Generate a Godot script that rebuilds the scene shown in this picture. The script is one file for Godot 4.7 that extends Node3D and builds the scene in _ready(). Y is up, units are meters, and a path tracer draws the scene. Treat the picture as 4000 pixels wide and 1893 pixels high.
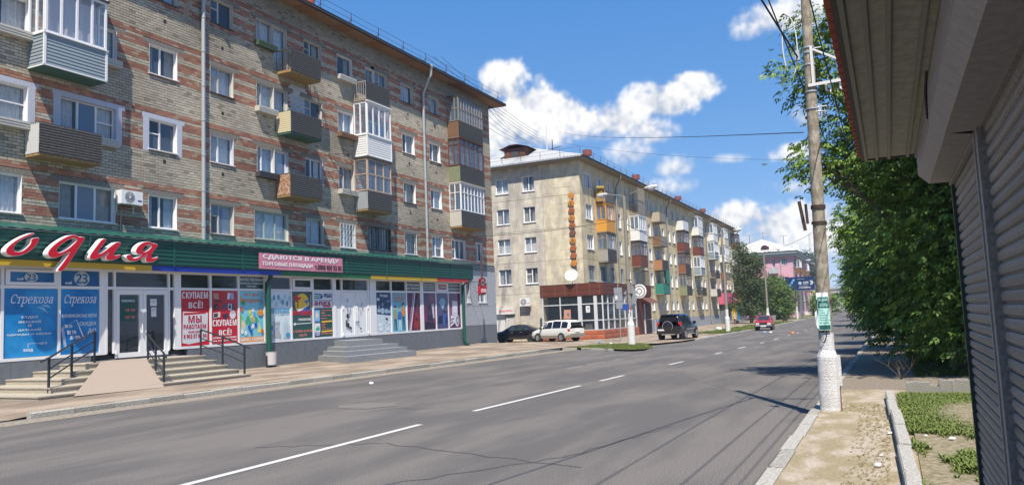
extends Node3D
# A street of five-storey blocks under a summer sky, built from code only. Metres, y up, the street runs along -z.

class MB:
	var v := PackedVector3Array()
	var n := PackedVector3Array()
	var c := PackedColorArray()
	var t := PackedVector2Array()
	var col := Color.WHITE
	func tri(a: Vector3, b: Vector3, d: Vector3, na: Vector3, nb: Vector3, nd: Vector3) -> void:
		v.append(a); v.append(d); v.append(b)
		n.append(na); n.append(nd); n.append(nb)
		for i in 3:
			c.append(col)
		t.append(Vector2(a.x, a.y)); t.append(Vector2(d.x, d.y)); t.append(Vector2(b.x, b.y))
	func face(a: Vector3, b: Vector3, d: Vector3) -> void:
		var m := (b - a).cross(d - a).normalized()
		tri(a, b, d, m, m, m)
	func quad(a: Vector3, b: Vector3, d: Vector3, e: Vector3) -> void:
		var m := (d - a).cross(e - b).normalized()
		tri(a, b, d, m, m, m)
		tri(a, d, e, m, m, m)
	func box(x0: float, y0: float, z0: float, x1: float, y1: float, z1: float, skip := "") -> void:
		var p := [Vector3(x0, y0, z0), Vector3(x1, y0, z0), Vector3(x1, y1, z0), Vector3(x0, y1, z0), Vector3(x0, y0, z1), Vector3(x1, y0, z1), Vector3(x1, y1, z1), Vector3(x0, y1, z1)]
		quad(p[4], p[5], p[6], p[7])
		if not "b" in skip: quad(p[1], p[0], p[3], p[2])
		quad(p[5], p[1], p[2], p[6])
		quad(p[0], p[4], p[7], p[3])
		quad(p[7], p[6], p[2], p[3])
		quad(p[0], p[1], p[5], p[4])
	func bar(a: Vector3, b: Vector3, w: float, h: float) -> void:
		var d := (b - a).normalized()
		var s := d.cross(Vector3.UP if absf(d.y) < 0.9 else Vector3.RIGHT).normalized() * w * 0.5
		var u := s.cross(d).normalized() * h * 0.5
		var q := [a - s - u, a + s - u, a + s + u, a - s + u]
		var r := [b - s - u, b + s - u, b + s + u, b - s + u]
		for i in 4:
			quad(q[i], r[i], r[(i + 1) % 4], q[(i + 1) % 4])
		quad(q[0], q[1], q[2], q[3]); quad(r[3], r[2], r[1], r[0])
	func tube(pts: Array, r0: float, r1: float, sides := 6, caps := true) -> void:
		var rings := []
		var nrm := []
		var up := Vector3.UP
		for i in pts.size():
			var d: Vector3 = (pts[mini(i + 1, pts.size() - 1)] - pts[maxi(i - 1, 0)]).normalized()
			if absf(d.dot(up)) > 0.95:
				up = Vector3(1, 0, 0.2).normalized() if absf(d.x) < 0.8 else Vector3(0, 1, 0.3).normalized()
			var s := d.cross(up).normalized()
			var w := s.cross(d)
			var r := lerpf(r0, r1, float(i) / maxf(1.0, pts.size() - 1))
			var ring := []
			var nn := []
			for k in sides:
				var o := s * cos(TAU * k / sides) + w * sin(TAU * k / sides)
				ring.append(pts[i] + o * r); nn.append(o)
			rings.append(ring); nrm.append(nn)
		for i in pts.size() - 1:
			for k in sides:
				var j := (k + 1) % sides
				tri(rings[i][k], rings[i + 1][k], rings[i + 1][j], nrm[i][k], nrm[i + 1][k], nrm[i + 1][j])
				tri(rings[i][k], rings[i + 1][j], rings[i][j], nrm[i][k], nrm[i + 1][j], nrm[i][j])
		if caps:
			for k in range(1, sides - 1):
				face(rings[0][0], rings[0][k], rings[0][k + 1])
				face(rings[-1][0], rings[-1][k + 1], rings[-1][k])
	func lathe(prof: Array, sides: int, x: Transform3D) -> void:
		for i in prof.size() - 1:
			var a: Vector2 = prof[i]
			var b: Vector2 = prof[i + 1]
			var m := Vector2(b.y - a.y, a.x - b.x).normalized()
			for k in sides:
				var f0 := TAU * k / sides
				var f1 := TAU * (k + 1) / sides
				var e0 := Vector3(cos(f0), 0, -sin(f0))
				var e1 := Vector3(cos(f1), 0, -sin(f1))
				var q := [x * (e0 * a.x + Vector3.UP * a.y), x * (e1 * a.x + Vector3.UP * a.y), x * (e1 * b.x + Vector3.UP * b.y), x * (e0 * b.x + Vector3.UP * b.y)]
				var n0 := (x.basis * (e0 * m.x + Vector3.UP * m.y)).normalized()
				var n1 := (x.basis * (e1 * m.x + Vector3.UP * m.y)).normalized()
				if a.x > 1e-4: tri(q[0], q[1], q[2], n0, n1, n1)
				if b.x > 1e-4: tri(q[0], q[2], q[3], n0, n1, n0)
	func poly(p: PackedVector2Array, z: float) -> void:
		var ix := Geometry2D.triangulate_polygon(p)
		for i in range(0, ix.size(), 3):
			var a := p[ix[i]]; var b := p[ix[i + 1]]; var d := p[ix[i + 2]]
			if (b - a).cross(d - a) < 0: var s := b; b = d; d = s
			tri(Vector3(a.x, a.y, z), Vector3(b.x, b.y, z), Vector3(d.x, d.y, z), Vector3.BACK, Vector3.BACK, Vector3.BACK)
	func prism(p: PackedVector2Array, z0: float, z1: float) -> void:
		poly(p, z1)
		var q := p.duplicate()
		if Geometry2D.is_polygon_clockwise(q): q.reverse()
		for i in q.size():
			var a := q[i]; var b := q[(i + 1) % q.size()]
			quad(Vector3(a.x, a.y, z0), Vector3(b.x, b.y, z0), Vector3(b.x, b.y, z1), Vector3(a.x, a.y, z1))
		var w := v.size()
		poly(p, z0)
		for i in range(w, v.size()): n[i] = Vector3.FORWARD
	func mesh() -> ArrayMesh:
		var a := []
		a.resize(Mesh.ARRAY_MAX)
		a[Mesh.ARRAY_VERTEX] = v; a[Mesh.ARRAY_NORMAL] = n; a[Mesh.ARRAY_COLOR] = c; a[Mesh.ARRAY_TEX_UV] = t
		var m := ArrayMesh.new()
		if v.size(): m.add_surface_from_arrays(Mesh.PRIMITIVE_TRIANGLES, a)
		return m

var M := {}
var rng := RandomNumberGenerator.new()
var cache := {}
var font_b := SystemFont.new()
var font_s := SystemFont.new()
const SUN := Vector3(-0.235, -0.857, -0.458)

func lin(r: float, g: float, b: float) -> Color:
	return Color(r, g, b).linear_to_srgb()

func mat(key: String, col: Color, rough := 0.8, metal := 0.0) -> StandardMaterial3D:
	var m := StandardMaterial3D.new()
	m.albedo_color = col; m.roughness = rough; m.metallic = metal
	m.resource_name = key
	M[key] = m
	return m

func noise_tex(a: Color, b: Color, freq: float, seed_: int, size := 256, lo := 0.3, hi := 0.7, oct := 4, kind := FastNoiseLite.TYPE_SIMPLEX_SMOOTH) -> NoiseTexture2D:
	var f := FastNoiseLite.new()
	f.noise_type = kind; f.frequency = freq; f.seed = seed_
	f.fractal_octaves = oct; f.fractal_gain = 0.6
	var g := Gradient.new()
	g.set_color(0, a); g.set_offset(0, lo)
	g.set_color(1, b); g.set_offset(1, hi)
	var x := NoiseTexture2D.new()
	x.width = size; x.height = size; x.seamless = true; x.noise = f; x.color_ramp = g
	return x

# a surface whose colour wanders between two tones, on world axes; scale = texture repeats per metre
func rough_mat(key: String, a: Color, b: Color, scale: float, rough := 0.9, freq := 0.02, relief := 0.0, oct := 4) -> StandardMaterial3D:
	var m := mat(key, Color.WHITE, rough)
	m.albedo_texture = noise_tex(a, b, freq, key.hash() % 1000, 256, 0.25, 0.75, oct)
	m.uv1_triplanar = true; m.uv1_world_triplanar = true
	m.uv1_scale = Vector3.ONE * scale
	if relief > 0.0:
		m.heightmap_enabled = true
		var hk := "relief%.3f" % freq
		if not cache.has(hk): cache[hk] = noise_tex(Color.BLACK, Color.WHITE, freq * 2.0, 77, 256, 0.2, 0.8, 3)
		m.heightmap_texture = cache[hk]
		m.heightmap_scale = relief
	return m

# a second, coarser layer that multiplies the first: stains, tracks, dirt with their own shape
func stain(m: StandardMaterial3D, a: Color, b: Color, sc: Vector3, freq := 0.012, seed_ := 5, lo := 0.3, hi := 0.7) -> void:
	m.detail_enabled = true
	m.detail_blend_mode = BaseMaterial3D.BLEND_MODE_MUL
	m.detail_uv_layer = BaseMaterial3D.DETAIL_UV_2
	m.detail_albedo = noise_tex(a, b, freq, seed_, 256, lo, hi, 5)
	m.uv2_triplanar = true; m.uv2_world_triplanar = true
	m.uv2_scale = sc

func put(parent: Node, called: String, what, m, at := Vector3.ZERO) -> MeshInstance3D:
	var o := MeshInstance3D.new()
	o.name = called
	o.mesh = what.mesh() if what is MB else what
	if o.mesh is ArrayMesh and o.mesh.get_surface_count() == 0: return o
	o.material_override = M[m] if m is String else m
	o.position = at
	parent.add_child(o, true)
	return o

func node(parent: Node, called: String, at := Vector3.ZERO, turn := 0.0) -> Node3D:
	var o := Node3D.new()
	o.name = called; o.position = at; o.rotation.y = turn
	parent.add_child(o, true)
	return o

func tag(o: Node, label: String, category: String, group := "") -> void:
	o.set_meta("label", label); o.set_meta("category", category)
	if group: o.set_meta("group", group)

func thing(called: String, label: String, category: String, at := Vector3.ZERO, turn := 0.0, group := "") -> Node3D:
	var o := node(self, called, at, turn)
	tag(o, label, category, group)
	return o

func struct(called: String, what, m, at := Vector3.ZERO) -> MeshInstance3D:
	var o := put(self, called, what, m, at)
	o.set_meta("kind", "structure")
	return o

func bx(x0: float, y0: float, z0: float, x1: float, y1: float, z1: float) -> MB:
	var b := MB.new()
	b.box(x0, y0, z0, x1, y1, z1)
	return b

# lettering scaled to fill the rectangle, standing proud of the sheet it is printed on
func text(parent: Node, s: String, x0: float, y0: float, x1: float, y1: float, z: float, m, depth := 0.004, f = null, slant := 0.0) -> void:
	var key := s + str(depth) + str(f)
	if not cache.has(key):
		var t := TextMesh.new()
		t.text = s; t.font = f if f else font_b; t.font_size = 40; t.pixel_size = 0.01; t.depth = 0.1
		t.curve_step = 3.0
		cache[key] = t
	var t: TextMesh = cache[key]
	var a := t.get_aabb()
	if a.size.x < 0.001: return
	var o := put(parent, "lettering", t, m)
	var sx := (x1 - x0) / a.size.x
	var sy := (y1 - y0) / a.size.y
	o.transform = Transform3D(Basis(Vector3(sx, 0, 0), Vector3(slant * sy, sy, 0), Vector3(0, 0, depth / 0.1)), Vector3(x0 - a.position.x * sx - slant * sy * (a.position.y + a.size.y * 0.5), y0 - a.position.y * sy, z + depth * 0.5))

func disc(b: MB, x: float, y: float, rx: float, ry: float, z: float, col: Color, k := 16) -> void:
	b.col = col
	var p := PackedVector2Array()
	for i in k: p.append(Vector2(x + rx * cos(TAU * i / k), y + ry * sin(TAU * i / k)))
	b.poly(p, z)

func shape(b: MB, pts: Array, z: float, col: Color) -> void:
	b.col = col
	var p := PackedVector2Array()
	for i in range(0, pts.size(), 2): p.append(Vector2(pts[i], pts[i + 1]))
	b.poly(p, z)

func sheet(x0f: Callable, x1f: Callable, z0: float, z1: float, nz: int, nx: int, h: Callable) -> MB:
	var b := MB.new()
	for i in nz:
		for j in nx:
			var q := []
			for e in [[0, 0], [0, 1], [1, 1], [1, 0]]:
				var z := lerpf(z0, z1, float(i + e[0]) / nz)
				var x := lerpf(x0f.call(z), x1f.call(z), float(j + e[1]) / nx)
				q.append(Vector3(x, h.call(x, z), z))
			b.quad(q[0], q[1], q[2], q[3])
	return b

func wire(parent: Node, called: String, a: Vector3, b: Vector3, sag: float, r: float, m = "cable") -> MeshInstance3D:
	var p := []
	var k := 10
	for i in k + 1:
		var f := float(i) / k
		p.append(a.lerp(b, f) - Vector3(0, sag * 4.0 * f * (1.0 - f), 0))
	var t := MB.new()
	t.tube(p, r, r, 5)
	return put(parent, called, t, m)
const CLOUDS := [
	[-25.61, 16.94, 2.06, 2.00, 0.5],
	[-23.73, 15.53, 2.84, 2.00, 0.5],
	[-21.69, 14.78, 2.48, 2.00, 0.5],
	[-25.72, 14.26, 2.66, 2.18, 0.5],
	[-23.09, 13.43, 3.55, 1.82, 0.7],
	[-26.67, 12.72, 2.13, 1.64, 0.8],
	[-12.03, 15.79, 2.15, 1.49, 0.5],
	[-14.21, 15.09, 2.97, 1.79, 0.5],
	[-16.87, 14.18, 2.99, 1.73, 0.6],
	[-18.95, 13.48, 2.47, 1.30, 0.8],
	[-16.43, 11.60, 2.11, 1.37, 0.9],
	[-14.91, 13.04, 2.10, 1.43, 0.8],
	[-13.36, 10.37, 1.91, 1.07, 0.9],
	[-14.01, 9.00, 3.48, 0.86, 1.2],
	[-9.17, 6.52, 2.90, 1.40, 0.6],
	[-6.55, 5.91, 3.70, 1.65, 0.6],
	[-4.03, 5.03, 2.98, 1.69, 0.7],
	[-2.31, 4.49, 1.96, 1.51, 0.7],
	[-8.21, 4.92, 5.43, 1.04, 1.0],
	[-5.54, 19.69, 3.53, 1.55, 0.8],
	[-2.90, 19.65, 2.15, 1.86, 0.7],
	[-7.48, 19.07, 1.70, 0.77, 1.2],
	[-4.21, 12.90, 1.50, 1.02, 0.8],
	[-4.91, 10.55, 2.00, 0.89, 0.8],
	[-5.33, 8.28, 2.51, 0.75, 1.2],
	[-6.86, 5.24, 1.01, 0.55, 0.6],
	[-3.94, 6.24, 1.98, 1.02, 0.8],
	[-9.72, 10.63, 1.54, 0.42, 1.6],
	[-6.89, 4.83, 7.74, 1.90, 1.5],
	[-3.64, 3.50, 5.27, 2.03, 1.4],
	[-10.88, 5.38, 3.78, 1.06, 1.4],
]
func _ready() -> void:
	rng.seed = 20240611
	font_b.font_names = PackedStringArray(["Droid Sans"]); font_b.font_weight = 700
	font_s.font_names = PackedStringArray(["Droid Serif"])
	# camera: a phone held at eye height, tipped up a little and turned towards the west side of the street
	var cam := Camera3D.new()
	cam.name = "camera"
	cam.transform = Transform3D(Basis(Vector3(0.8998420, -0.0399596, -0.4343819), Vector3(0.0781911, 0.9944428, 0.0704958), Vector3(0.4291509, -0.0973999, 0.8979659)), Vector3(0, 1.65, 0))
	cam.fov = 34.43
	cam.near = 0.05; cam.far = 4000.0
	add_child(cam)
	cam.current = true
	# sky, sun, exposure
	var env := Environment.new()
	env.background_mode = Environment.BG_SKY
	var sm := PanoramaSkyMaterial.new()
	sm.panorama = make_sky()
	sm.energy_multiplier = 1.0
	var sky := Sky.new()
	sky.sky_material = sm
	env.sky = sky
	env.background_energy_multiplier = 1.0
	env.tonemap_mode = Environment.TONE_MAPPER_LINEAR
	env.tonemap_exposure = 1.45
	env.sdfgi_enabled = true; env.ssao_enabled = true; env.ssil_enabled = true
	env.fog_enabled = true; env.fog_density = 0.00035; env.fog_light_color = Color(0.75, 0.82, 0.92)
	var we := WorldEnvironment.new()
	we.name = "environment"; we.environment = env
	add_child(we)
	var sun := DirectionalLight3D.new()
	sun.name = "sun"
	sun.light_energy = 1.6
	sun.light_color = Color(1.0, 0.965, 0.91)
	sun.light_angular_distance = 0.5
	sun.shadow_enabled = true
	add_child(sun)
	sun.look_at_from_position(Vector3.ZERO, SUN, Vector3.UP)
	materials()
	ground()
	brick_building()
	shops()
	panel_building()
	far_end()
	trees()
	kiosk()
	poles_and_wires()
	cars()
	people()
func materials() -> void:
	var m: StandardMaterial3D
	# ground
	m = rough_mat("asphalt", lin(0.085, 0.079, 0.074), lin(0.23, 0.215, 0.2), 1.9, 0.92, 0.09, 0.25, 5)
	stain(m, Color(0.84, 0.84, 0.85), Color(1, 0.99, 0.975), Vector3(0.13, 0.13, 0.03), 0.016, 9)
	m = rough_mat("pavement_dusty", lin(0.3, 0.24, 0.18), lin(0.4, 0.325, 0.25), 0.9, 0.95, 0.05, 0.25, 5)
	stain(m, Color(0.78, 0.77, 0.76), Color.WHITE, Vector3(0.09, 0.09, 0.05), 0.02, 21)
	m = rough_mat("gutter_dust", lin(0.2, 0.17, 0.14), lin(0.3, 0.26, 0.2), 0.8, 0.97, 0.03)
	m = rough_mat("dirt", lin(0.2, 0.16, 0.11), lin(0.3, 0.24, 0.17), 0.6, 0.97, 0.03, 0.6)
	rough_mat("earth", lin(0.1, 0.12, 0.04), lin(0.18, 0.17, 0.08), 0.05, 0.98, 0.02)
	m = rough_mat("pavement_east", lin(0.36, 0.305, 0.24), lin(0.47, 0.405, 0.33), 1.5, 0.95, 0.05, 0.5, 5)
	stain(m, Color(0.84, 0.82, 0.72), Color.WHITE, Vector3(0.4, 0.4, 0.2), 0.02, 33)
	rough_mat("slab_pale", lin(0.36, 0.315, 0.26), lin(0.46, 0.405, 0.34), 1.8, 0.95, 0.05, 0.3)
	rough_mat("path_dirt", lin(0.16, 0.13, 0.1), lin(0.26, 0.22, 0.17), 1.0, 0.97, 0.04, 0.6)
	m = rough_mat("lawn_patchy", lin(0.17, 0.15, 0.075), lin(0.3, 0.245, 0.175), 0.9, 0.97, 0.035, 1.2, 5)
	m = rough_mat("lawn_dry", lin(0.09, 0.12, 0.025), lin(0.22, 0.19, 0.1), 0.7, 0.97, 0.04, 1.0, 5)
	rough_mat("road_paint", lin(0.46, 0.45, 0.42), lin(0.66, 0.65, 0.62), 3.0, 0.8, 0.06)
	rough_mat("road_paint_worn", lin(0.2, 0.195, 0.185), lin(0.42, 0.41, 0.39), 4.0, 0.85, 0.09)
	mat("tar", lin(0.075, 0.072, 0.07), 0.9)
	rough_mat("patch_light", lin(0.11, 0.105, 0.097), lin(0.2, 0.19, 0.165), 5.0, 0.95, 0.08)
	m = rough_mat("kerb_stone", lin(0.3, 0.285, 0.25), lin(0.5, 0.48, 0.43), 1.6, 0.93, 0.05, 0.6, 5)
	m = rough_mat("kerb_stone_dark", lin(0.2, 0.19, 0.165), lin(0.42, 0.4, 0.35), 1.4, 0.93, 0.05, 0.6, 5)
	m = mat("grass_blade", Color.WHITE, 0.9); m.vertex_color_use_as_albedo = true; m.backlight_enabled = true; m.backlight = Color(0.2, 0.25, 0.04)
	mat("grass_dry", lin(0.3, 0.27, 0.15), 0.95)
	# brick block
	m = mat("brick_tint", Color.WHITE, 0.92); m.vertex_color_use_as_albedo = true
	rough_mat("mortar_grey", lin(0.055, 0.05, 0.042), lin(0.12, 0.11, 0.095), 2.0, 0.95, 0.04)
	rough_mat("mortar_light", lin(0.2, 0.17, 0.135), lin(0.38, 0.33, 0.27), 2.0, 0.95, 0.04)
	rough_mat("concrete_dirty", lin(0.16, 0.145, 0.125), lin(0.27, 0.25, 0.21), 1.2, 0.95, 0.04, 0.3)
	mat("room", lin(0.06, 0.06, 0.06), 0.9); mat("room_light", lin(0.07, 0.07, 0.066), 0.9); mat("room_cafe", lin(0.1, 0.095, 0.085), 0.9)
	mat("plaster_white", lin(0.74, 0.74, 0.74), 0.85); rough_mat("plaster_worn", lin(0.4, 0.38, 0.34), lin(0.68, 0.66, 0.62), 1.5, 0.9, 0.05)
	rough_mat("plaster_lilac", lin(0.42, 0.44, 0.53), lin(0.56, 0.58, 0.66), 1.2, 0.9, 0.05, 0.3)
	mat("pvc", lin(0.78, 0.78, 0.78), 0.35); mat("frame_white", lin(0.6, 0.61, 0.62), 0.4)
	rough_mat("old_paint", lin(0.4, 0.38, 0.33), lin(0.64, 0.62, 0.56), 2.5, 0.7, 0.06)
	mat("green_paint", lin(0.3, 0.4, 0.34), 0.7)
	for q in [["glass", 0.1], ["glass_clear", 0.03], ["glass_bright", 0.2], ["glass_shop", 0.0]]:
		m = mat(q[0], Color(0.75, 0.87, 1.0, 0.03), 0.02, q[1]); m.transparency = BaseMaterial3D.TRANSPARENCY_ALPHA; m.metallic_specular = 0.75
	rough_mat("tulle", lin(0.42, 0.43, 0.44), lin(0.55, 0.56, 0.56), 0.6, 0.9); rough_mat("drape", lin(0.24, 0.22, 0.19), lin(0.34, 0.32, 0.28), 0.6, 0.9); rough_mat("tulle_blue", lin(0.3, 0.38, 0.46), lin(0.42, 0.5, 0.58), 0.5, 0.9); rough_mat("lace", lin(0.3, 0.28, 0.32), lin(0.6, 0.58, 0.6), 1.5, 0.9, 0.08)
	m = mat("sheet_grey", lin(0.105, 0.1, 0.095), 0.6, 0.0); m = rough_mat("sheet_brown", lin(0.09, 0.08, 0.07), lin(0.16, 0.145, 0.13), 0.8, 0.6, 0.04)
	mat("sheet_pale", lin(0.52, 0.52, 0.5), 0.6); mat("sheet_pink", lin(0.45, 0.2, 0.15), 0.7)
	mat("siding_grey", lin(0.25, 0.3, 0.33), 0.55); mat("siding_white", lin(0.72, 0.72, 0.7), 0.5); mat("siding_cream", lin(0.62, 0.54, 0.36), 0.6)
	rough_mat("slab", lin(0.24, 0.2, 0.15), lin(0.36, 0.31, 0.24), 1.0, 0.95, 0.04); rough_mat("slab_rust", lin(0.24, 0.15, 0.06), lin(0.42, 0.28, 0.12), 0.8, 0.95, 0.04); mat("slab_green", lin(0.05, 0.12, 0.09), 0.8)
	rough_mat("board_rust", lin(0.3, 0.1, 0.04), lin(0.5, 0.42, 0.32), 0.8, 0.85, 0.03); rough_mat("board_brown", lin(0.14, 0.07, 0.035), lin(0.24, 0.14, 0.08), 1.2, 0.85, 0.04); rough_mat("board_green", lin(0.12, 0.16, 0.07), lin(0.3, 0.3, 0.2), 1.0, 0.85, 0.04); rough_mat("board_grey", lin(0.16, 0.15, 0.13), lin(0.3, 0.28, 0.25), 1.2, 0.85, 0.05); mat("board_pale", lin(0.45, 0.38, 0.28), 0.8); mat("board_orange", lin(0.36, 0.17, 0.08), 0.7); mat("board_orange_dark", lin(0.22, 0.085, 0.04), 0.7)
	mat("tile_cream", lin(0.66, 0.58, 0.38), 0.4); mat("tile_grey", lin(0.4, 0.38, 0.34), 0.6); mat("lattice_dark", lin(0.12, 0.12, 0.12), 0.7)
	m = mat("galvanised", lin(0.42, 0.44, 0.46), 0.5, 0.35); rough_mat("galvanised_dull", lin(0.2, 0.2, 0.19), lin(0.34, 0.33, 0.31), 1.5, 0.6, 0.05)
	mat("dark_metal", lin(0.055, 0.055, 0.055), 0.6); mat("green_dark", lin(0.06, 0.1, 0.06), 0.8); mat("white_metal", lin(0.6, 0.6, 0.58), 0.5)
	rough_mat("wood_peeling", lin(0.35, 0.15, 0.06), lin(0.6, 0.56, 0.48), 2.0, 0.8, 0.05); rough_mat("wood_weathered", lin(0.2, 0.17, 0.13), lin(0.36, 0.32, 0.26), 1.5, 0.85, 0.05); mat("wood_brown", lin(0.11, 0.045, 0.025), 0.6)
	mat("soffit_wood", lin(0.27, 0.15, 0.085), 0.8); mat("soffit_wood_dark", lin(0.24, 0.12, 0.06), 0.8); rough_mat("roof_black", lin(0.02, 0.02, 0.025), lin(0.05, 0.05, 0.055), 1.0, 0.8); mat("rail_iron", lin(0.07, 0.05, 0.045), 0.6); mat("hole", lin(0.03, 0.02, 0.015), 0.9)
	mat("cowl_red", lin(0.42, 0.09, 0.045), 0.6); rough_mat("cowl_brown", lin(0.17, 0.045, 0.035), lin(0.27, 0.08, 0.06), 1.5, 0.55, 0.05)
	rough_mat("clad_grey", lin(0.34, 0.36, 0.39), lin(0.42, 0.44, 0.47), 0.6, 0.55, 0.03); rough_mat("plinth_grey", lin(0.135, 0.15, 0.17), lin(0.16, 0.175, 0.195), 0.4, 0.5, 0.03)
	mat("grille_grey", lin(0.35, 0.35, 0.36), 0.6); mat("hose_beige", lin(0.5, 0.42, 0.3), 0.7); mat("blue_print", lin(0.03, 0.06, 0.25), 0.5); mat("red_print", lin(0.5, 0.03, 0.03), 0.5)
	# shops
	mat("canopy_green", lin(0.01, 0.078, 0.058), 0.4); mat("letter_white", lin(0.8, 0.8, 0.8), 0.4); mat("letter_red", lin(0.55, 0.006, 0.018), 0.3)
	mat("valance_yellow", lin(0.55, 0.36, 0.02), 0.35); mat("valance_blue", lin(0.01, 0.035, 0.3), 0.3); mat("valance_green", lin(0.01, 0.14, 0.04), 0.35); mat("valance_red", lin(0.5, 0.015, 0.015), 0.35)
	rough_mat("banner_pink", lin(0.58, 0.2, 0.28), lin(0.66, 0.26, 0.34), 0.8, 0.6, 0.03)
	for q in [["ink_white", 0.78, 0.78, 0.78], ["ink_black", 0.02, 0.02, 0.02], ["ink_pale", 0.6, 0.66, 0.7], ["ink_blue", 0.0, 0.12, 0.32], ["ink_crimson", 0.4, 0.01, 0.05], ["ink_orange", 0.75, 0.22, 0.06], ["ink_lightblue", 0.05, 0.32, 0.55], ["ink_red_bright", 0.6, 0.02, 0.03], ["ink_salmon", 0.65, 0.22, 0.17], ["ink_navy", 0.02, 0.05, 0.22], ["ink_magenta", 0.45, 0.02, 0.12], ["ink_green", 0.02, 0.14, 0.12], ["disc_letter", 0.25, 0.12, 0.05]]: mat(q[0], lin(q[1], q[2], q[3]), 0.6)
	for q in [["poster_blue", Color(0.0, 0.15, 0.44), Color(0.02, 0.28, 0.62), 0.25], ["poster_blue_dark", Color(0.0, 0.08, 0.26), Color(0.02, 0.14, 0.36), 0.3], ["poster_plum", Color(0.06, 0.012, 0.09), Color(0.2, 0.015, 0.1), 0.35]]:
		m = rough_mat(q[0], q[1].linear_to_srgb(), q[2].linear_to_srgb(), q[3], 0.3, 0.008); m.clearcoat_enabled = true; m.clearcoat = 0.5; m.clearcoat_roughness = 0.08
	m = mat("print_tint", Color.WHITE, 0.45); m.vertex_color_use_as_albedo = true
	m = mat("print_cloth", Color.WHITE, 0.9); m.vertex_color_use_as_albedo = true
	mat("paper", lin(0.72, 0.73, 0.74), 0.7); mat("bag_blue", lin(0.2, 0.4, 0.6), 0.5); mat("bag_orange", lin(0.7, 0.2, 0.06), 0.5)
	rough_mat("concrete_step", lin(0.34, 0.3, 0.235), lin(0.45, 0.405, 0.33), 1.2, 0.93, 0.04, 0.3); rough_mat("concrete_grey", lin(0.21, 0.22, 0.23), lin(0.31, 0.32, 0.33), 1.0, 0.93, 0.04, 0.3); rough_mat("ramp_paving", lin(0.24, 0.19, 0.15), lin(0.46, 0.385, 0.315), 1.2, 0.95, 0.16, 0.6)
	mat("iron_black", lin(0.025, 0.03, 0.04), 0.45); rough_mat("white_chipped", lin(0.4, 0.38, 0.36), lin(0.68, 0.67, 0.66), 3.0, 0.6, 0.07)
	mat("guitar_red", lin(0.22, 0.015, 0.03), 0.3); mat("guitar_neck", lin(0.1, 0.07, 0.06), 0.5)
	# panel block
	for q in [["panel_yellow", 0.56, 0.47, 0.29, 0.68, 0.585, 0.385], ["panel_yellow_pale", 0.6, 0.52, 0.34, 0.72, 0.63, 0.44], ["panel_end", 0.54, 0.5, 0.43, 0.66, 0.61, 0.53], ["panel_end_cream", 0.6, 0.54, 0.41, 0.74, 0.67, 0.52], ["panel_cream", 0.62, 0.56, 0.4, 0.7, 0.63, 0.47]]:
		m = rough_mat(q[0], lin(q[1], q[2], q[3]), lin(q[4], q[5], q[6]), 0.33, 0.93, 0.012, 0.0, 5)
		stain(m, Color(0.88, 0.87, 0.88), Color(1.0, 1.0, 0.98), Vector3(0.16, 0.05, 0.16), 0.016, 40)
	mat("joint_mortar", lin(0.42, 0.35, 0.22), 0.95); rough_mat("plinth_blue_grey", lin(0.27, 0.3, 0.34), lin(0.36, 0.39, 0.42), 0.5, 0.9, 0.03)
	rough_mat("slate_pale", lin(0.33, 0.34, 0.345), lin(0.45, 0.455, 0.46), 0.7, 0.85, 0.03); rough_mat("slate_white", lin(0.66, 0.65, 0.62), lin(0.76, 0.75, 0.72), 0.4, 0.85, 0.03); mat("dormer_red", lin(0.14, 0.035, 0.03), 0.6)
	mat("paint_orange", lin(0.62, 0.29, 0.04), 0.6); mat("paint_maroon", lin(0.15, 0.04, 0.025), 0.6); mat("paint_olive", lin(0.2, 0.23, 0.12), 0.8); mat("net_teal", lin(0.025, 0.19, 0.15), 0.8); mat("carpet_ochre", lin(0.32, 0.22, 0.06), 0.95)
	mat("disc_orange", lin(0.52, 0.22, 0.04), 0.6); mat("disc_rust", lin(0.34, 0.1, 0.035), 0.7); mat("disc_brown", lin(0.17, 0.07, 0.045), 0.7)
	rough_mat("fascia_red", lin(0.11, 0.027, 0.016), lin(0.17, 0.045, 0.027), 1.5, 0.6, 0.05); rough_mat("fascia_red_dark", lin(0.08, 0.02, 0.012), lin(0.13, 0.035, 0.02), 1.5, 0.6, 0.05); mat("tile_red", lin(0.42, 0.12, 0.06), 0.55); mat("tile_red_dark", lin(0.34, 0.1, 0.052), 0.6); rough_mat("poster_salmon", lin(0.5, 0.2, 0.13), lin(0.66, 0.4, 0.3), 2.0, 0.5, 0.04)
	mat("sign_pink", lin(0.62, 0.12, 0.22), 0.5); mat("sign_crimson", lin(0.42, 0.015, 0.05), 0.5); mat("sign_yellow", lin(0.75, 0.48, 0.01), 0.5); mat("sign_blue", lin(0.04, 0.25, 0.5), 0.5); mat("sign_ochre", lin(0.5, 0.33, 0.05), 0.6); mat("window_dark", lin(0.03, 0.035, 0.04), 0.1)
	# poles, cars, far end
	rough_mat("concrete_pole", lin(0.2, 0.185, 0.16), lin(0.3, 0.28, 0.24), 1.5, 0.95, 0.05); m = rough_mat("concrete_near", lin(0.38, 0.335, 0.26), lin(0.52, 0.465, 0.38), 2.5, 0.95, 0.06, 0.5, 5); stain(m, Color(0.75, 0.73, 0.7), Color.WHITE, Vector3(1.2, 0.6, 1.2), 0.03, 60)
	rough_mat("whitewash", lin(0.55, 0.55, 0.54), lin(0.78, 0.78, 0.77), 1.5, 0.9, 0.05); rough_mat("whitewash_near", lin(0.56, 0.545, 0.52), lin(0.84, 0.83, 0.81), 2.0, 0.95, 0.05, 1.5, 5)
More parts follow.
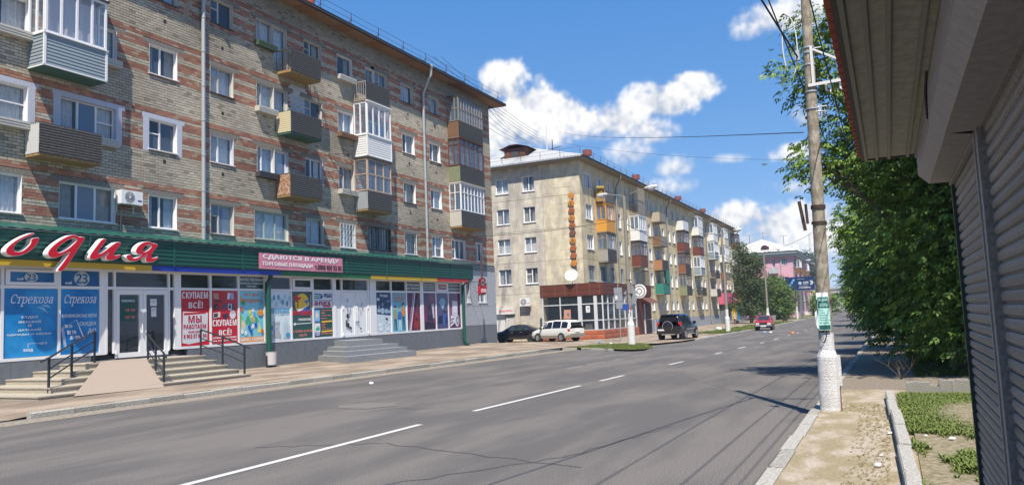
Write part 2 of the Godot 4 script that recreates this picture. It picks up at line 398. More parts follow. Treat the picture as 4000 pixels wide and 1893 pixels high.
	rough_mat("rust", lin(0.13, 0.06, 0.035), lin(0.22, 0.11, 0.06), 4.0, 0.85, 0.05); mat("rust_dark", lin(0.05, 0.028, 0.02), 0.8); mat("cable", lin(0.015, 0.015, 0.017), 0.6); mat("white_cable", lin(0.65, 0.65, 0.65), 0.5)
	rough_mat("poster_mint", lin(0.36, 0.66, 0.57), lin(0.44, 0.72, 0.64), 3.0, 0.6, 0.04); mat("sign_back", lin(0.3, 0.33, 0.36), 0.5, 0.2); mat("flag_blue", lin(0.02, 0.07, 0.32), 0.8); mat("lamp_white", lin(0.7, 0.7, 0.7), 0.35); mat("lamp_glass", lin(0.55, 0.57, 0.58), 0.15)
	m = mat("paint_black", lin(0.006, 0.007, 0.011), 0.25); m.clearcoat_enabled = true; m.clearcoat = 1.0; m.clearcoat_roughness = 0.04
	m = mat("paint_white", lin(0.7, 0.69, 0.65), 0.35); m.clearcoat_enabled = true; m.clearcoat = 0.8; m.clearcoat_roughness = 0.06
	m = mat("paint_red", lin(0.42, 0.015, 0.02), 0.35); m.clearcoat_enabled = true; m.clearcoat = 0.8; m.clearcoat_roughness = 0.08
	mat("paint_silver", lin(0.5, 0.51, 0.52), 0.3, 0.3); mat("paint_beige_dark", lin(0.24, 0.21, 0.165), 0.5); mat("tyre", lin(0.018, 0.018, 0.019), 0.85); mat("alloy", lin(0.5, 0.5, 0.5), 0.3, 0.6); mat("rim_dark", lin(0.05, 0.05, 0.055), 0.35, 0.4); mat("lamp_red", lin(0.5, 0.02, 0.02), 0.2)
	m = mat("car_glass", lin(0.025, 0.035, 0.04), 0.04); m.metallic_specular = 0.7; m = mat("car_glass_dark", lin(0.008, 0.008, 0.01), 0.05); m.metallic_specular = 0.6
	rough_mat("plaster_pink", lin(0.62, 0.33, 0.4), lin(0.7, 0.4, 0.47), 0.3, 0.9, 0.02); mat("plaster_grey", lin(0.42, 0.45, 0.46), 0.9); mat("plaster_cream", lin(0.55, 0.52, 0.47), 0.9); mat("billboard_blue", lin(0.012, 0.03, 0.11), 0.4)
	# trees, kiosk
	m = mat("leaf", Color.WHITE, 0.55); m.vertex_color_use_as_albedo = true; m.backlight_enabled = true; m.backlight = Color(0.5, 0.62, 0.12)
	rough_mat("bark", lin(0.1, 0.08, 0.06), lin(0.2, 0.165, 0.125), 2.0, 0.95, 0.06, 1.0); mat("twig_pale", lin(0.11, 0.09, 0.065), 0.9)
	for q in [["shutter_a", 0.17, 0.155, 0.14], ["shutter_b", 0.145, 0.132, 0.12], ["shutter_c", 0.2, 0.18, 0.165]]:
		m = rough_mat(q[0], lin(q[1] * 0.7, q[2] * 0.7, q[3] * 0.7), lin(q[1] * 1.4, q[2] * 1.4, q[3] * 1.4), 3.0, 0.5, 0.05, 0.0, 5)
	mat("kiosk_dark", lin(0.05, 0.048, 0.045), 0.9); mat("kiosk_green", lin(0.03, 0.05, 0.035), 0.6); rough_mat("post_metal", lin(0.2, 0.185, 0.17), lin(0.3, 0.28, 0.26), 3.0, 0.55, 0.05); rough_mat("box_metal", lin(0.3, 0.27, 0.26), lin(0.36, 0.33, 0.32), 1.5, 0.6, 0.04)
	rough_mat("awning_metal", lin(0.27, 0.26, 0.2), lin(0.36, 0.345, 0.27), 1.2, 0.6, 0.04); rough_mat("awning_metal_b", lin(0.31, 0.295, 0.23), lin(0.4, 0.38, 0.3), 1.2, 0.6, 0.04); mat("awning_rib", lin(0.24, 0.23, 0.19), 0.6); mat("awning_edge", lin(0.1, 0.085, 0.075), 0.8); mat("tile_roof_red", lin(0.42, 0.07, 0.035), 0.7)
	rough_mat("concrete_broken", lin(0.3, 0.28, 0.235), lin(0.44, 0.415, 0.36), 3.0, 0.95, 0.06, 1.0, 5)
# ---- the sky: air and cumulus, one function of direction evaluated everywhere, more finely near the street's end
func sky_colour(d: Vector3, clouds: Array, n1: FastNoiseLite, n2: FastNoiseLite) -> Color:
	var y := maxf(d.y, 0.0)
	var k := pow(clampf(1.0 - y, 0.0, 1.0), 3.2)
	var air := Color(0.032, 0.155, 0.44).lerp(Color(0.22, 0.42, 0.7), k)
	air = air.lerp(Color(0.48, 0.58, 0.72), pow(k, 5.0))
	var a := 0.0
	var lit := 0.0
	var wob := n1.get_noise_3dv(d * 60.0)
	var fine := n2.get_noise_3dv(d * 60.0)
	for cl in clouds:
		var e: Vector3 = cl[0]
		var dd := d - e
		if dd.length_squared() > 0.08: continue
		var side := Vector3(-e.z, 0, e.x).normalized()
		var px := dd.dot(side) / float(cl[1])
		var py := dd.dot(side.cross(e)) / float(cl[2])
		if py < 0.0: py *= 1.25
		var s: float = 1.0 - px * px - py * py + wob * 0.8 + fine * 0.3
		if s > 0.0:
			var q := smoothstep(0.0, float(cl[3]) * 1.5, s)
			var li := clampf(0.62 + py * 0.42 + wob * 0.9 + fine * 0.5, 0.0, 1.0)
			lit = lerpf(lit, li, q / maxf(q + a * (1.0 - q), 0.001))
			a = a + q * (1.0 - a)
	# scattered fair-weather cloud over the whole dome
	var p := Vector3(d.x, 0, d.z) / (y + 0.12)
	var g := n1.get_noise_3dv(p * 2.6) + 0.35 * wob
	var q2 := smoothstep(0.34, 0.75, g) * 0.8 * smoothstep(0.02, 0.2, y)
	a = a + q2 * 0.6 * (1.0 - a)
	lit = lerpf(lit, 0.8, q2 * 0.5)
	var haze := smoothstep(-0.1, 0.5, n1.get_noise_3dv(Vector3(d.x * 4.0, d.y * 22.0, d.z * 4.0) + Vector3(9, 3, 1))) * 0.35 * smoothstep(0.5, 0.02, y)
	air = air.lerp(Color(0.5, 0.57, 0.68), haze)
	var cc := Color(0.36, 0.4, 0.48).lerp(Color(0.74, 0.735, 0.73), lit)
	return air.lerp(cc, clampf(a, 0.0, 1.0))

func make_sky() -> ImageTexture:
	var n1 := FastNoiseLite.new()
	n1.noise_type = FastNoiseLite.TYPE_SIMPLEX_SMOOTH; n1.frequency = 0.25; n1.fractal_octaves = 4; n1.seed = 11
	var n2 := FastNoiseLite.new()
	n2.noise_type = FastNoiseLite.TYPE_SIMPLEX_SMOOTH; n2.frequency = 1.3; n2.fractal_octaves = 3; n2.seed = 4
	var clouds := []
	# azimuth east of north, elevation, half width, half height (degrees), softness
	for c in CLOUDS:
		var az := deg_to_rad(c[0]); var el := deg_to_rad(c[1])
		clouds.append([Vector3(sin(az) * cos(el), sin(el), -cos(az) * cos(el)), deg_to_rad(c[2]), deg_to_rad(c[3]), c[4]])
	var im := Image.create(512, 256, false, Image.FORMAT_RGBF)
	for j in 256:
		var el := PI * (0.5 - (j + 0.5) / 256.0)
		if el < -0.05:
			im.fill_rect(Rect2i(0, j, 512, 1), Color(0.22, 0.2, 0.18))
			continue
		for i in 512:
			var az := TAU * (i + 0.5) / 512.0
			im.set_pixel(i, j, sky_colour(Vector3(sin(az) * cos(el), sin(el), -cos(az) * cos(el)), clouds, n1, n2))
	im.resize(4096, 2048, Image.INTERPOLATE_BILINEAR)
	var j0 := int(2048 * (0.5 - 24.0 / 180.0))
	for j in range(j0, 1026):
		var el := PI * (0.5 - (j + 0.5) / 2048.0)
		for k in range(-720, 140):
			var az := TAU * (k + 0.5) / 4096.0
			im.set_pixel(posmod(k, 4096), j, sky_colour(Vector3(sin(az) * cos(el), sin(el), -cos(az) * cos(el)), clouds, n1, n2))
	return ImageTexture.create_from_image(im)
# ---- pieces shared by the buildings; a building's own axes: x along the face (to the right), y up, z out of the face
func free_runs(x0: float, x1: float, holes: Array) -> Array:
	var runs := [[x0, x1]]
	for h in holes:
		var next := []
		for r in runs:
			if h[1] <= r[0] or h[0] >= r[1]:
				next.append(r)
				continue
			if h[0] > r[0] + 0.01: next.append([r[0], h[0]])
			if h[1] < r[1] - 0.01: next.append([h[1], r[1]])
		runs = next
	return runs

func wall_strips(b: MB, x0: float, y0: float, x1: float, y1: float, holes: Array, z: float) -> void:
	var ys := [y0, y1]
	for h in holes:
		for y in [h[1], h[3]]:
			if y > y0 and y < y1 and not y in ys: ys.append(y)
	ys.sort()
	for i in ys.size() - 1:
		var m: float = (ys[i] + ys[i + 1]) * 0.5
		var cut := []
		for h in holes:
			if h[1] < m and h[3] > m: cut.append([h[0], h[2]])
		for r in free_runs(x0, x1, cut):
			b.quad(Vector3(r[0], ys[i], z), Vector3(r[1], ys[i], z), Vector3(r[1], ys[i + 1], z), Vector3(r[0], ys[i + 1], z))

func rim(b: MB, x0: float, y0: float, x1: float, y1: float, z0: float, z1: float) -> void:
	b.quad(Vector3(x1, y0, z1), Vector3(x1, y0, z0), Vector3(x1, y1, z0), Vector3(x1, y1, z1))
	b.quad(Vector3(x0, y0, z0), Vector3(x0, y0, z1), Vector3(x0, y1, z1), Vector3(x0, y1, z0))
	b.quad(Vector3(x0, y1, z1), Vector3(x1, y1, z1), Vector3(x1, y1, z0), Vector3(x0, y1, z0))
	b.quad(Vector3(x0, y0, z0), Vector3(x1, y0, z0), Vector3(x1, y0, z1), Vector3(x0, y0, z1))

func curtain_mesh(w: float, h: float, key: int) -> ArrayMesh:
	var k := "cur%.2f,%.2f,%d" % [w, h, key]
	if not cache.has(k):
		var b := MB.new()
		var s := 14
		for i in s:
			var x0 := w * i / s
			var x1 := w * (i + 1) / s
			var a := sin(i * 2.1 + key) * 0.025
			var c2 := sin((i + 1) * 2.1 + key) * 0.025
			b.quad(Vector3(x0, 0, a), Vector3(x1, 0, c2), Vector3(x1, h, c2), Vector3(x0, h, a))
		cache[k] = b.mesh()
	return cache[k]

# cols: mullions as fractions of the width; tr: {column: height fraction of a transom}
func window(par: Node3D, x0: float, y0: float, x1: float, y1: float, o := {}) -> Node3D:
	var w := x1 - x0
	var h := y1 - y0
	var d: float = o.get("depth", 0.15)
	var z: float = o.get("z", 0.0)
	var called: String = o.get("name", "window")
	var r := node(par, called, Vector3(x0, y0, z))
	var key := "win%.2f,%.2f,%s" % [w, h, str(o)]
	var cols: Array = o.get("cols", [0.47])
	var tr: Dictionary = o.get("tr", {})
	var ft: float = o.get("bar", 0.055)
	if not cache.has(key):
		var b := MB.new()
		b.box(0.015, 0.015, -d - 0.03, ft, h - 0.015, -d + 0.03)
		b.box(w - ft, 0.015, -d - 0.03, w - 0.015, h - 0.015, -d + 0.03)
		b.box(ft, 0.015, -d - 0.03, w - ft, ft + 0.01, -d + 0.03)
		b.box(ft, h - ft, -d - 0.03, w - ft, h - 0.015, -d + 0.03)
		var xs := [ft]
		for f in cols:
			b.box(w * f - ft * 0.6, ft + 0.01, -d - 0.028, w * f + ft * 0.6, h - ft, -d + 0.034)
			xs.append(w * f)
		xs.append(w - ft)
		for k in tr:
			b.box(xs[k], h * tr[k] - ft * 0.4, -d - 0.026, xs[k + 1], h * tr[k] + ft * 0.4, -d + 0.026)
		cache[key] = b.mesh()
		var rv := MB.new()
		rv.box(0, 0, -d - 0.05, 0.014, h, 0.012); rv.box(w - 0.014, 0, -d - 0.05, w, h, 0.012)
		rv.box(0.014, h - 0.014, -d - 0.05, w - 0.014, h, 0.010)
		rv.box(0.014, 0, -d - 0.05, w - 0.014, 0.014, 0.008)
		cache[key + "r"] = rv.mesh()
	put(r, "reveal", cache[key + "r"], o.get("reveal", "plaster_white"))
	put(r, "frame", cache[key], o.get("frame", "pvc"))
	var xs := [ft]
	for f in cols: xs.append(w * f)
	xs.append(w - ft)
	for i in xs.size() - 1:
		var cells := [[ft, h - ft]]
		if tr.has(i): cells = [[ft, h * tr[i]], [h * tr[i], h - ft]]
		for ce in cells:
			var pk := "pane%.2f,%.2f" % [xs[i + 1] - xs[i], ce[1] - ce[0]]
			if not cache.has(pk):
				var p := MB.new()
				p.quad(Vector3(0, 0, 0), Vector3(xs[i + 1] - xs[i], 0, 0), Vector3(xs[i + 1] - xs[i], ce[1] - ce[0], 0), Vector3(0, ce[1] - ce[0], 0))
				cache[pk] = p.mesh()
			var pane := put(r, "pane", cache[pk], o.get("glass", ["glass", "glass_clear", "glass_bright"][rng.randi() % 3]), Vector3(xs[i], ce[0], -d))
			pane.rotation = Vector3(rng.randf_range(-0.012, 0.012), rng.randf_range(-0.015, 0.015), 0)
	if o.get("sill", true):
		put(r, "sill", bx(-0.04, -0.035, -d, w + 0.05, 0.0, 0.07), o.get("sill_mat", "pvc"))
	var cu: float = o.get("curtain", rng.randf())
	if cu > 0.12:
		var cm: String = o.get("cloth", ["tulle", "tulle", "drape", "tulle_blue"][rng.randi() % 4])
		if cu > 0.6:
			put(r, "curtain", curtain_mesh(w, h, rng.randi() % 3), cm, Vector3(0, 0, -d - 0.16))
		else:
			put(r, "curtain", curtain_mesh(w * 0.3, h, 1), cm, Vector3(0, 0, -d - 0.14))
			put(r, "curtain", curtain_mesh(w * 0.32, h, 2), cm, Vector3(w * 0.68, 0, -d - 0.14))
	if o.has("grille"):
		var g := MB.new()
		var n := int(w / 0.22)
		for i in n + 1:
			g.bar(Vector3(w * i / n, 0.02, 0.0), Vector3(w * i / n, h - 0.02, 0.0), 0.014, 0.014)
		for i in n:
			var cx := w * (i + 0.5) / n
			for j in 4:
				var y := h * (j + 0.5) / 4.0
				for q in 8:
					var a0 := TAU * q / 8; var a1 := TAU * (q + 1) / 8
					g.bar(Vector3(cx + cos(a0) * 0.1, y + sin(a0) * 0.14, 0.0), Vector3(cx + cos(a1) * 0.1, y + sin(a1) * 0.14, 0.0), 0.01, 0.01)
		put(r, "grille", g, o.grille, Vector3(0, 0, 0.03))
	return r

# profiled sheet in the xy plane, ridges along x (across = false) or along y
func profiled(w: float, h: float, pitch: float, amp: float, across := false) -> MB:
	var b := MB.new()
	var len := w if across else h
	var n := maxi(1, roundi(len / pitch))
	var p := len / n
	var pr := [[0.0, 0.0], [0.3, 0.0], [0.45, 1.0], [0.85, 1.0], [1.0, 0.0]]
	for i in n:
		for k in 4:
			var a: float = (i + pr[k][0]) * p
			var c2: float = (i + pr[k + 1][0]) * p
			var za: float = pr[k][1] * amp
			var zc: float = pr[k + 1][1] * amp
			if across: b.quad(Vector3(a, 0, za), Vector3(c2, 0, zc), Vector3(c2, h, zc), Vector3(a, h, za))
			else: b.quad(Vector3(0, a, za), Vector3(w, a, za), Vector3(w, c2, zc), Vector3(0, c2, zc))
	return b

# one wall of a balcony's parapet; face = node whose xy plane is that wall, z out
func parapet(par: Node3D, kind: String, m, w: float, h: float, at: Transform3D) -> void:
	match kind:
		"wave":
			var o := put(par, "panel", profiled(w, h, 0.092, 0.036), m); o.transform = at
		"wave_up":
			var o := put(par, "panel", profiled(w, h, 0.085, 0.022, true), m); o.transform = at
		"flat":
			var o := put(par, "panel", bx(0, 0, -0.015, w, h, 0.015), m); o.transform = at
		"board", "siding":
			var up := kind == "board"
			var n := maxi(2, roundi((w if up else h) / 0.12))
			for i in n:
				var k := "brd%s%.2f,%.2f" % [kind, w, h]
				if not cache.has(k):
					var b := MB.new()
					if up: b.box(0.006, 0, -0.01, w / n - 0.006, h, 0.012)
					else:
						b.quad(Vector3(0, 0, 0.022), Vector3(w, 0, 0.022), Vector3(w, h / n, 0.004), Vector3(0, h / n, 0.004))
						b.quad(Vector3(0, 0, -0.005), Vector3(w, 0, -0.005), Vector3(w, 0, 0.022), Vector3(0, 0, 0.022))
					cache[k] = b.mesh()
				var o := put(par, "plank" if up else "siding_board", cache[k], m)
				o.transform = at * Transform3D(Basis(), Vector3(w * i / n, rng.randf_range(-0.012, 0.012), rng.randf_range(0, 0.006)) if up else Vector3(0, h * i / n, 0))
		"rail":
			var b := MB.new()
			b.bar(Vector3(0, h - 0.02, 0), Vector3(w, h - 0.02, 0), 0.04, 0.03); b.bar(Vector3(0, 0.1, 0), Vector3(w, 0.1, 0), 0.03, 0.02)
			var n := maxi(3, int(w / 0.14))
			for i in n + 1: b.bar(Vector3(w * i / n, 0, 0), Vector3(w * i / n, h, 0), 0.016, 0.016)
			var o := put(par, "railing", b, m); o.transform = at
		"tile":
			var b := MB.new()
			var nx := roundi(w / 0.1); var ny := roundi(h / 0.1)
			for i in nx:
				for j in ny:
					b.box(w * i / nx + 0.006, h * j / ny + 0.006, 0, w * (i + 1) / nx - 0.006, h * (j + 1) / ny - 0.006, 0.02)
			var o := put(par, "panel", b, m); o.transform = at
			var o2 := put(par, "backing", bx(0, 0, -0.02, w, h, 0.004), "dark_metal"); o2.transform = at

func glazing(par: Node3D, w: float, h: float, cols: int, at: Transform3D, frame, tr := 0.0, bar := 0.05) -> void:
	var k := "glz%.2f,%.2f,%d,%.2f,%.3f" % [w, h, cols, tr, bar]
	if not cache.has(k):
		var b := MB.new()
		for i in cols + 1: b.box(w * i / cols - (bar * 0.5 if i else 0.0) - (bar * 0.5 if i == cols else 0.0), 0, -0.03, w * i / cols + (bar * 0.5 if i < cols else 0.0) + (bar * 0.5 if i == 0 else 0.0), h, 0.03)
		b.box(0, 0, -0.032, w, bar, 0.034); b.box(0, h - bar, -0.032, w, h, 0.034)
		if tr > 0.0: b.box(0, h * tr - bar * 0.4, -0.028, w, h * tr + bar * 0.4, 0.031)
		cache[k] = b.mesh()
	var f := put(par, "frame", cache[k], frame)
	f.transform = at
	for i in cols:
		var p := put(par, "pane", _pane(w / cols - bar * 0.6, h - bar), "glass")
		p.transform = at * Transform3D(Basis(Vector3.UP, rng.randf_range(-0.012, 0.012)), Vector3(w * i / cols + bar * 0.3, bar * 0.5, 0))

func _pane(w: float, h: float) -> ArrayMesh:
	var k := "pn%.2f,%.2f" % [w, h]
	if not cache.has(k):
		var b := MB.new()
		b.quad(Vector3.ZERO, Vector3(w, 0, 0), Vector3(w, h, 0), Vector3(0, h, 0))
		cache[k] = b.mesh()
	return cache[k]

# o: front/side = [kind, material]; h parapet height; glass = {front: n, side: n, h, frame, tr}; under = underside material
func balcony(par: Node3D, x0: float, x1: float, y: float, d: float, o: Dictionary) -> Node3D:
	var r := node(par, "balcony", Vector3(x0, y, 0))
	var w := x1 - x0
	var h: float = o.get("h", 1.05)
	put(r, "slab", bx(0.0, -0.14, 0.0, w, -0.02, d - 0.02), o.get("under", "slab"))
	var front := Transform3D(Basis(), Vector3(0, -0.05, d))
	var left := Transform3D(Basis(Vector3.UP, -PI / 2), Vector3(0, -0.05, 0.0))
	var right := Transform3D(Basis(Vector3.UP, PI / 2), Vector3(w, -0.05, d))
	parapet(r, o.front[0], o.front[1], w, h, front)
	var side: Array = o.get("side", o.front)
	parapet(r, side[0], side[1], d, h, left)
	parapet(r, side[0], side[1], d, h, right)
	if o.has("trim"):
		var t := MB.new()
		for p in [Vector3(0, 0, d), Vector3(w, 0, d)]: t.box(p.x - 0.04, -0.06, p.z - 0.03, p.x + 0.04, h - 0.05, p.z + 0.035)
		t.box(-0.05, h - 0.05, -0.0, w + 0.06, h - 0.02, d + 0.07)
		t.box(-0.03, -0.09, 0.0, w + 0.03, -0.05, d + 0.035)
		put(r, "trim", t, o.trim)
	else:
		var t := MB.new()
		t.bar(Vector3(0, h - 0.04, d), Vector3(w, h - 0.04, d), 0.04, 0.03)
		t.bar(Vector3(0, h - 0.045, 0), Vector3(0, h - 0.045, d), 0.04, 0.03); t.bar(Vector3(w, h - 0.045, 0), Vector3(w, h - 0.045, d), 0.04, 0.03)
		put(r, "handrail", t, "dark_metal")
	if o.has("glass"):
		var g: Dictionary = o.glass
		var gh: float = g.h
		var up := Transform3D(Basis(), Vector3(0, h - 0.02 + 0.05, 0))
		glazing(r, w, gh, g.front, up * front, g.frame, g.get("tr", 0.0), g.get("bar", 0.05))
		glazing(r, d, gh, g.side, up * left, g.frame, g.get("tr", 0.0), g.get("bar", 0.05))
		glazing(r, d, gh, g.side, up * right, g.frame, g.get("tr", 0.0), g.get("bar", 0.05))
		put(r, "roof", bx(-0.06, h + gh - 0.01, 0.0, w + 0.06, h + gh + 0.05, d + 0.1), g.get("roof", "dark_metal"))
		if g.get("cloth", "") != "":
			put(r, "curtain", curtain_mesh(w * 0.8, gh, 1), g.cloth, Vector3(w * 0.1, h, d * 0.7))
	return r

func planter(par: Node3D, x0: float, x1: float, y: float, m: String, d := 0.28) -> void:
	var r := node(par, "flower_box", Vector3(x0, y, 0))
	for i in 3:
		put(r, "slat", bx(0, -0.24 + i * 0.085, d - 0.03 + i * 0.012, x1 - x0, -0.165 + i * 0.085, d + i * 0.012), m)
	put(r, "base", bx(0, -0.25, 0.0, x1 - x0, -0.22, d - 0.031), m)
	put(r, "end_board", bx(-0.02, -0.24, 0, 0.0, 0.0, d), m); put(r, "end_board", bx(x1 - x0, -0.24, 0, x1 - x0 + 0.02, 0.0, d), m)

func downpipe(par: Node3D, x: float, y0: float, y1: float, z: float, r: float, m: String, neck := 0.0) -> void:
	var o := node(par, "downpipe", Vector3(x, y0, z))
	var b := MB.new()
	var pts := [Vector3(0.02, -0.1, 0.16), Vector3(0, 0.02, 0.02), Vector3(0, 0.12, 0), Vector3(0, y1 - y0 - 0.9 - neck, 0)]
	if neck > 0.0: pts.append_array([Vector3(0, y1 - y0 - 0.75 - neck, 0.05), Vector3(0.0, y1 - y0 - 0.55, neck * 0.75), Vector3(0, y1 - y0 - 0.4, neck), Vector3(0, y1 - y0, neck)])
	b.tube(pts, r, r, 10, false)
	put(o, "pipe", b, m)
	if neck > 0.0:
		var f := MB.new()
		f.lathe([Vector2(r * 1.05, 0), Vector2(r * 1.9, 0.18), Vector2(r * 1.9, 0.3), Vector2(r * 1.7, 0.3)], 10, Transform3D(Basis(), Vector3(0, y1 - y0 - 0.05, neck)))
		put(o, "funnel", f, m)
	var y := 1.0
	while y < y1 - y0 - 1.0:
		var c2 := MB.new()
		c2.lathe([Vector2(r * 1.0, -0.03), Vector2(r * 1.18, -0.03), Vector2(r * 1.18, 0.03), Vector2(r, 0.03)], 10, Transform3D(Basis(), Vector3(0, y, 0)))
		c2.bar(Vector3(0, y, 0), Vector3(0, y, -z), 0.02, 0.02)
		put(o, "clamp", c2, m)
		y += 1.48

func roof_rail(par: Node3D, x0: float, x1: float, y: float, z: float, step: float, m: String) -> void:
	var o := node(par, "roof_railing", Vector3(0, y, z))
	var b := MB.new()
	for h in [0.3, 0.62]:
		var pts := []
		var k := int((x1 - x0) / step) * 2
		for i in k + 1: pts.append(Vector3(lerpf(x0, x1, float(i) / k), h + (rng.randf_range(-0.03, 0.02) if i % 2 else 0.0), 0))
		b.tube(pts, 0.012, 0.012, 4)
	put(o, "rail", b, m)
	var n := int((x1 - x0) / step)
	for i in n + 1:
		var p := MB.new()
		var x := lerpf(x0, x1, float(i) / n)
		p.bar(Vector3(x, -0.1, 0), Vector3(x, 0.64, 0), 0.03, 0.03)
		p.bar(Vector3(x, 0.3, 0), Vector3(x, -0.05, -0.4), 0.025, 0.025)
		put(o, "post", p, m)

func cowl(par: Node3D, x: float, y: float, z: float, s: float, m: String) -> void:
	var o := node(par, "vent_cowl", Vector3(x, y, z))
	var b := MB.new()
	b.lathe([Vector2(0.001, 1.0), Vector2(0.46, 1.0), Vector2(0.46, 0.48), Vector2(0.42, 0.46), Vector2(0.2, 0.36)], 18, Transform3D(Basis().scaled(Vector3.ONE * s), Vector3.ZERO))
	put(o, "cap", b, m)
	var d := MB.new()
	d.lathe([Vector2(0.2, 0.37), Vector2(0.2, 0.2), Vector2(0.27, 0.12), Vector2(0.27, -0.9)], 14, Transform3D(Basis().scaled(Vector3.ONE * s), Vector3.ZERO))
	put(o, "neck", d, m)

# ---- the brick block and its bricks
const ROW0 := 5.70
const COURSE := 0.10661
func brick_red(y: float) -> bool:
	var k := posmod(floori((y - ROW0) / COURSE + 0.001), 28)
	return k in [0, 1, 2, 5, 6, 7, 10, 11, 12, 14, 15]

func brick_building() -> void:
	var root := thing("brick_apartment_block", "five-storey grey and red striped brick apartment block with mixed balconies above green-roofed shops", "apartment building", Vector3(-25.3, 0, 0), PI / 2)
	var rows := [[5.70, 6.98], [8.76, 9.97], [11.77, 12.95], [14.85, 15.97]]
	var W := []   # x0, y0, x1, y1, options
	var pv := {"cols": [0.45]}
	var old := {"cols": [0.42], "tr": {0: 0.62}, "frame": "old_paint", "reveal": "plaster_worn", "sill_mat": "dark_metal"}
	var pv3 := {"cols": [0.34, 0.67]}
	for r in 4:
		var y0: float = rows[r][0]
		var y1: float = rows[r][1]
		W.append([13.6, y0, 16.02 if r != 0 else 15.88, y1, {"cols": [0.5], "tr": {1: 0.5} if r == 1 else {}, "curtain": 0.5, "sill_mat": "old_paint"}])
		W.append([17.15, y0, 19.32, y1, {"cols": [0.33, 0.66], "tr": {2: 0.5} if r == 1 else {}, "reveal": "plaster_lilac" if r == 1 else "plaster_white", "curtain": 0.4}])
		W.append([20.74, y0, 22.08, y1, {"cols": [0.45], "tr": {0: 0.55} if r == 1 else {}, "curtain": [0.4, 0.05, 0.3, 0.7][r]} if r < 3 else old])
		W.append([23.79, y0, 25.10, y1, [old, {"cols": [0.4], "reveal": "plaster_lilac"}, old, old][r]])
		if r == 0: W.append([26.3, y0, 28.5, y1, {"cols": [0.34, 0.66], "frame": "green_paint", "reveal": "plaster_worn", "sill_mat": "old_paint", "curtain": 0.9, "cloth": "tulle"}])
		else:
			W.append([26.5, y0 + 0.02, 27.62, y1, {"cols": [0.35], "tr": {0: 0.6} if r > 1 else {}, "frame": "old_paint" if r > 1 else "pvc", "reveal": "plaster_worn", "curtain": 0.9}])
			W.append([27.62, y0 - 1.0, 28.55, y1, {"cols": [], "frame": "old_paint" if r > 1 else "pvc", "reveal": "plaster_lilac" if r == 1 else "plaster_worn", "sill": false, "curtain": 0.8, "bar": 0.08, "name": "balcony_door"}])
		W.append([29.76, y0, 31.1, y1, [{"cols": [0.4], "frame": "old_paint", "reveal": "plaster_worn", "curtain": 0.9}, {"cols": [0.4], "reveal": "plaster_lilac"}, old, old][r]])
		W.append([32.36, y0, 33.66, y1, [{"cols": [0.4], "grille": "white_metal", "curtain": 0.9, "cloth": "tulle_blue"}, old, {"cols": [0.5], "curtain": 0.7}, {"cols": [0.0001], "frame": "old_paint", "curtain": 0.4}][r]])
		if r == 0: W.append([34.84, y0 + 0.05, 36.9, y1 + 0.05, {"cols": [0.34, 0.67], "grille": "dark_metal", "frame": "old_paint", "reveal": "dark_metal", "sill_mat": "dark_metal", "curtain": 0.5}])
		else:
			W.append([34.86, y0 - 1.0, 35.7, y1, {"cols": [], "frame": "old_paint", "sill": false, "bar": 0.08, "curtain": 0.3, "name": "balcony_door"}])
			W.append([35.7, y0, 36.95, y1, {"cols": [0.45], "tr": {0: 0.5}, "frame": "old_paint", "reveal": "plaster_worn", "curtain": 0.1}])
		W.append([38.37, y0, 39.7, y1, [{"cols": [0.3], "grille": "dark_metal", "curtain": 0.9, "cloth": "tulle_blue"}, {"cols": [0.35], "tr": {0: 0.55}, "frame": "old_paint", "curtain": 0.9, "sill_mat": "dark_metal"}, pv, old][r]])
		W.append([41.42, y0, 42.74, y1, [{"cols": [0.45], "tr": {1: 0.45}}, pv, pv, old][r]])
		if r == 0:
			W.append([43.83, y0, 45.68, y1, {"cols": [0.35, 0.66], "tr": {0: 0.5}, "curtain": 0.05}])
			W.append([47.09, y0, 48.1, y1, pv])
		else:
			W.append([44.4, y0 - 1.0, 46.6, y1, {"cols": [0.33, 0.66], "frame": "old_paint", "sill": false, "curtain": 0.4}])
	var holes := []
	for w in W: holes.append([w[0], w[1], w[2], w[3]])
	holes.append_array([[45.55, 2.85, 46.15, 4.2], [47.2, 2.85, 48.5, 4.2]])
	# wall behind the brick faces, in mortar, and the closed box of the house
	var core := MB.new()
	wall_strips(core, 5.0, -0.4, 49.82, 17.3, holes, 0.0)
	core.quad(Vector3(49.82, -0.4, 0), Vector3(49.82, -0.4, -12), Vector3(49.82, 17.3, -12), Vector3(49.82, 17.3, 0))
	core.quad(Vector3(5, -0.4, -12), Vector3(5, -0.4, 0), Vector3(5, 17.3, 0), Vector3(5, 17.3, -12))
	core.quad(Vector3(49.82, -0.4, -12), Vector3(5, -0.4, -12), Vector3(5, 17.3, -12), Vector3(49.82, 17.3, -12))
	put(root, "wall", core, "mortar_grey")
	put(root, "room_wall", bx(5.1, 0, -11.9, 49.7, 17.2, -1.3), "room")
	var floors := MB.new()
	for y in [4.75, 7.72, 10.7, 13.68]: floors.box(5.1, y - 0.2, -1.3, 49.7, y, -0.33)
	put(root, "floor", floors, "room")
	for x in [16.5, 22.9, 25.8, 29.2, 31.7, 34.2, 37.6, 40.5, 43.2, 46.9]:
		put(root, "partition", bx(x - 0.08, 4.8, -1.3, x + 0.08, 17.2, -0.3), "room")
	# lintels, painted surrounds
	var taken := []
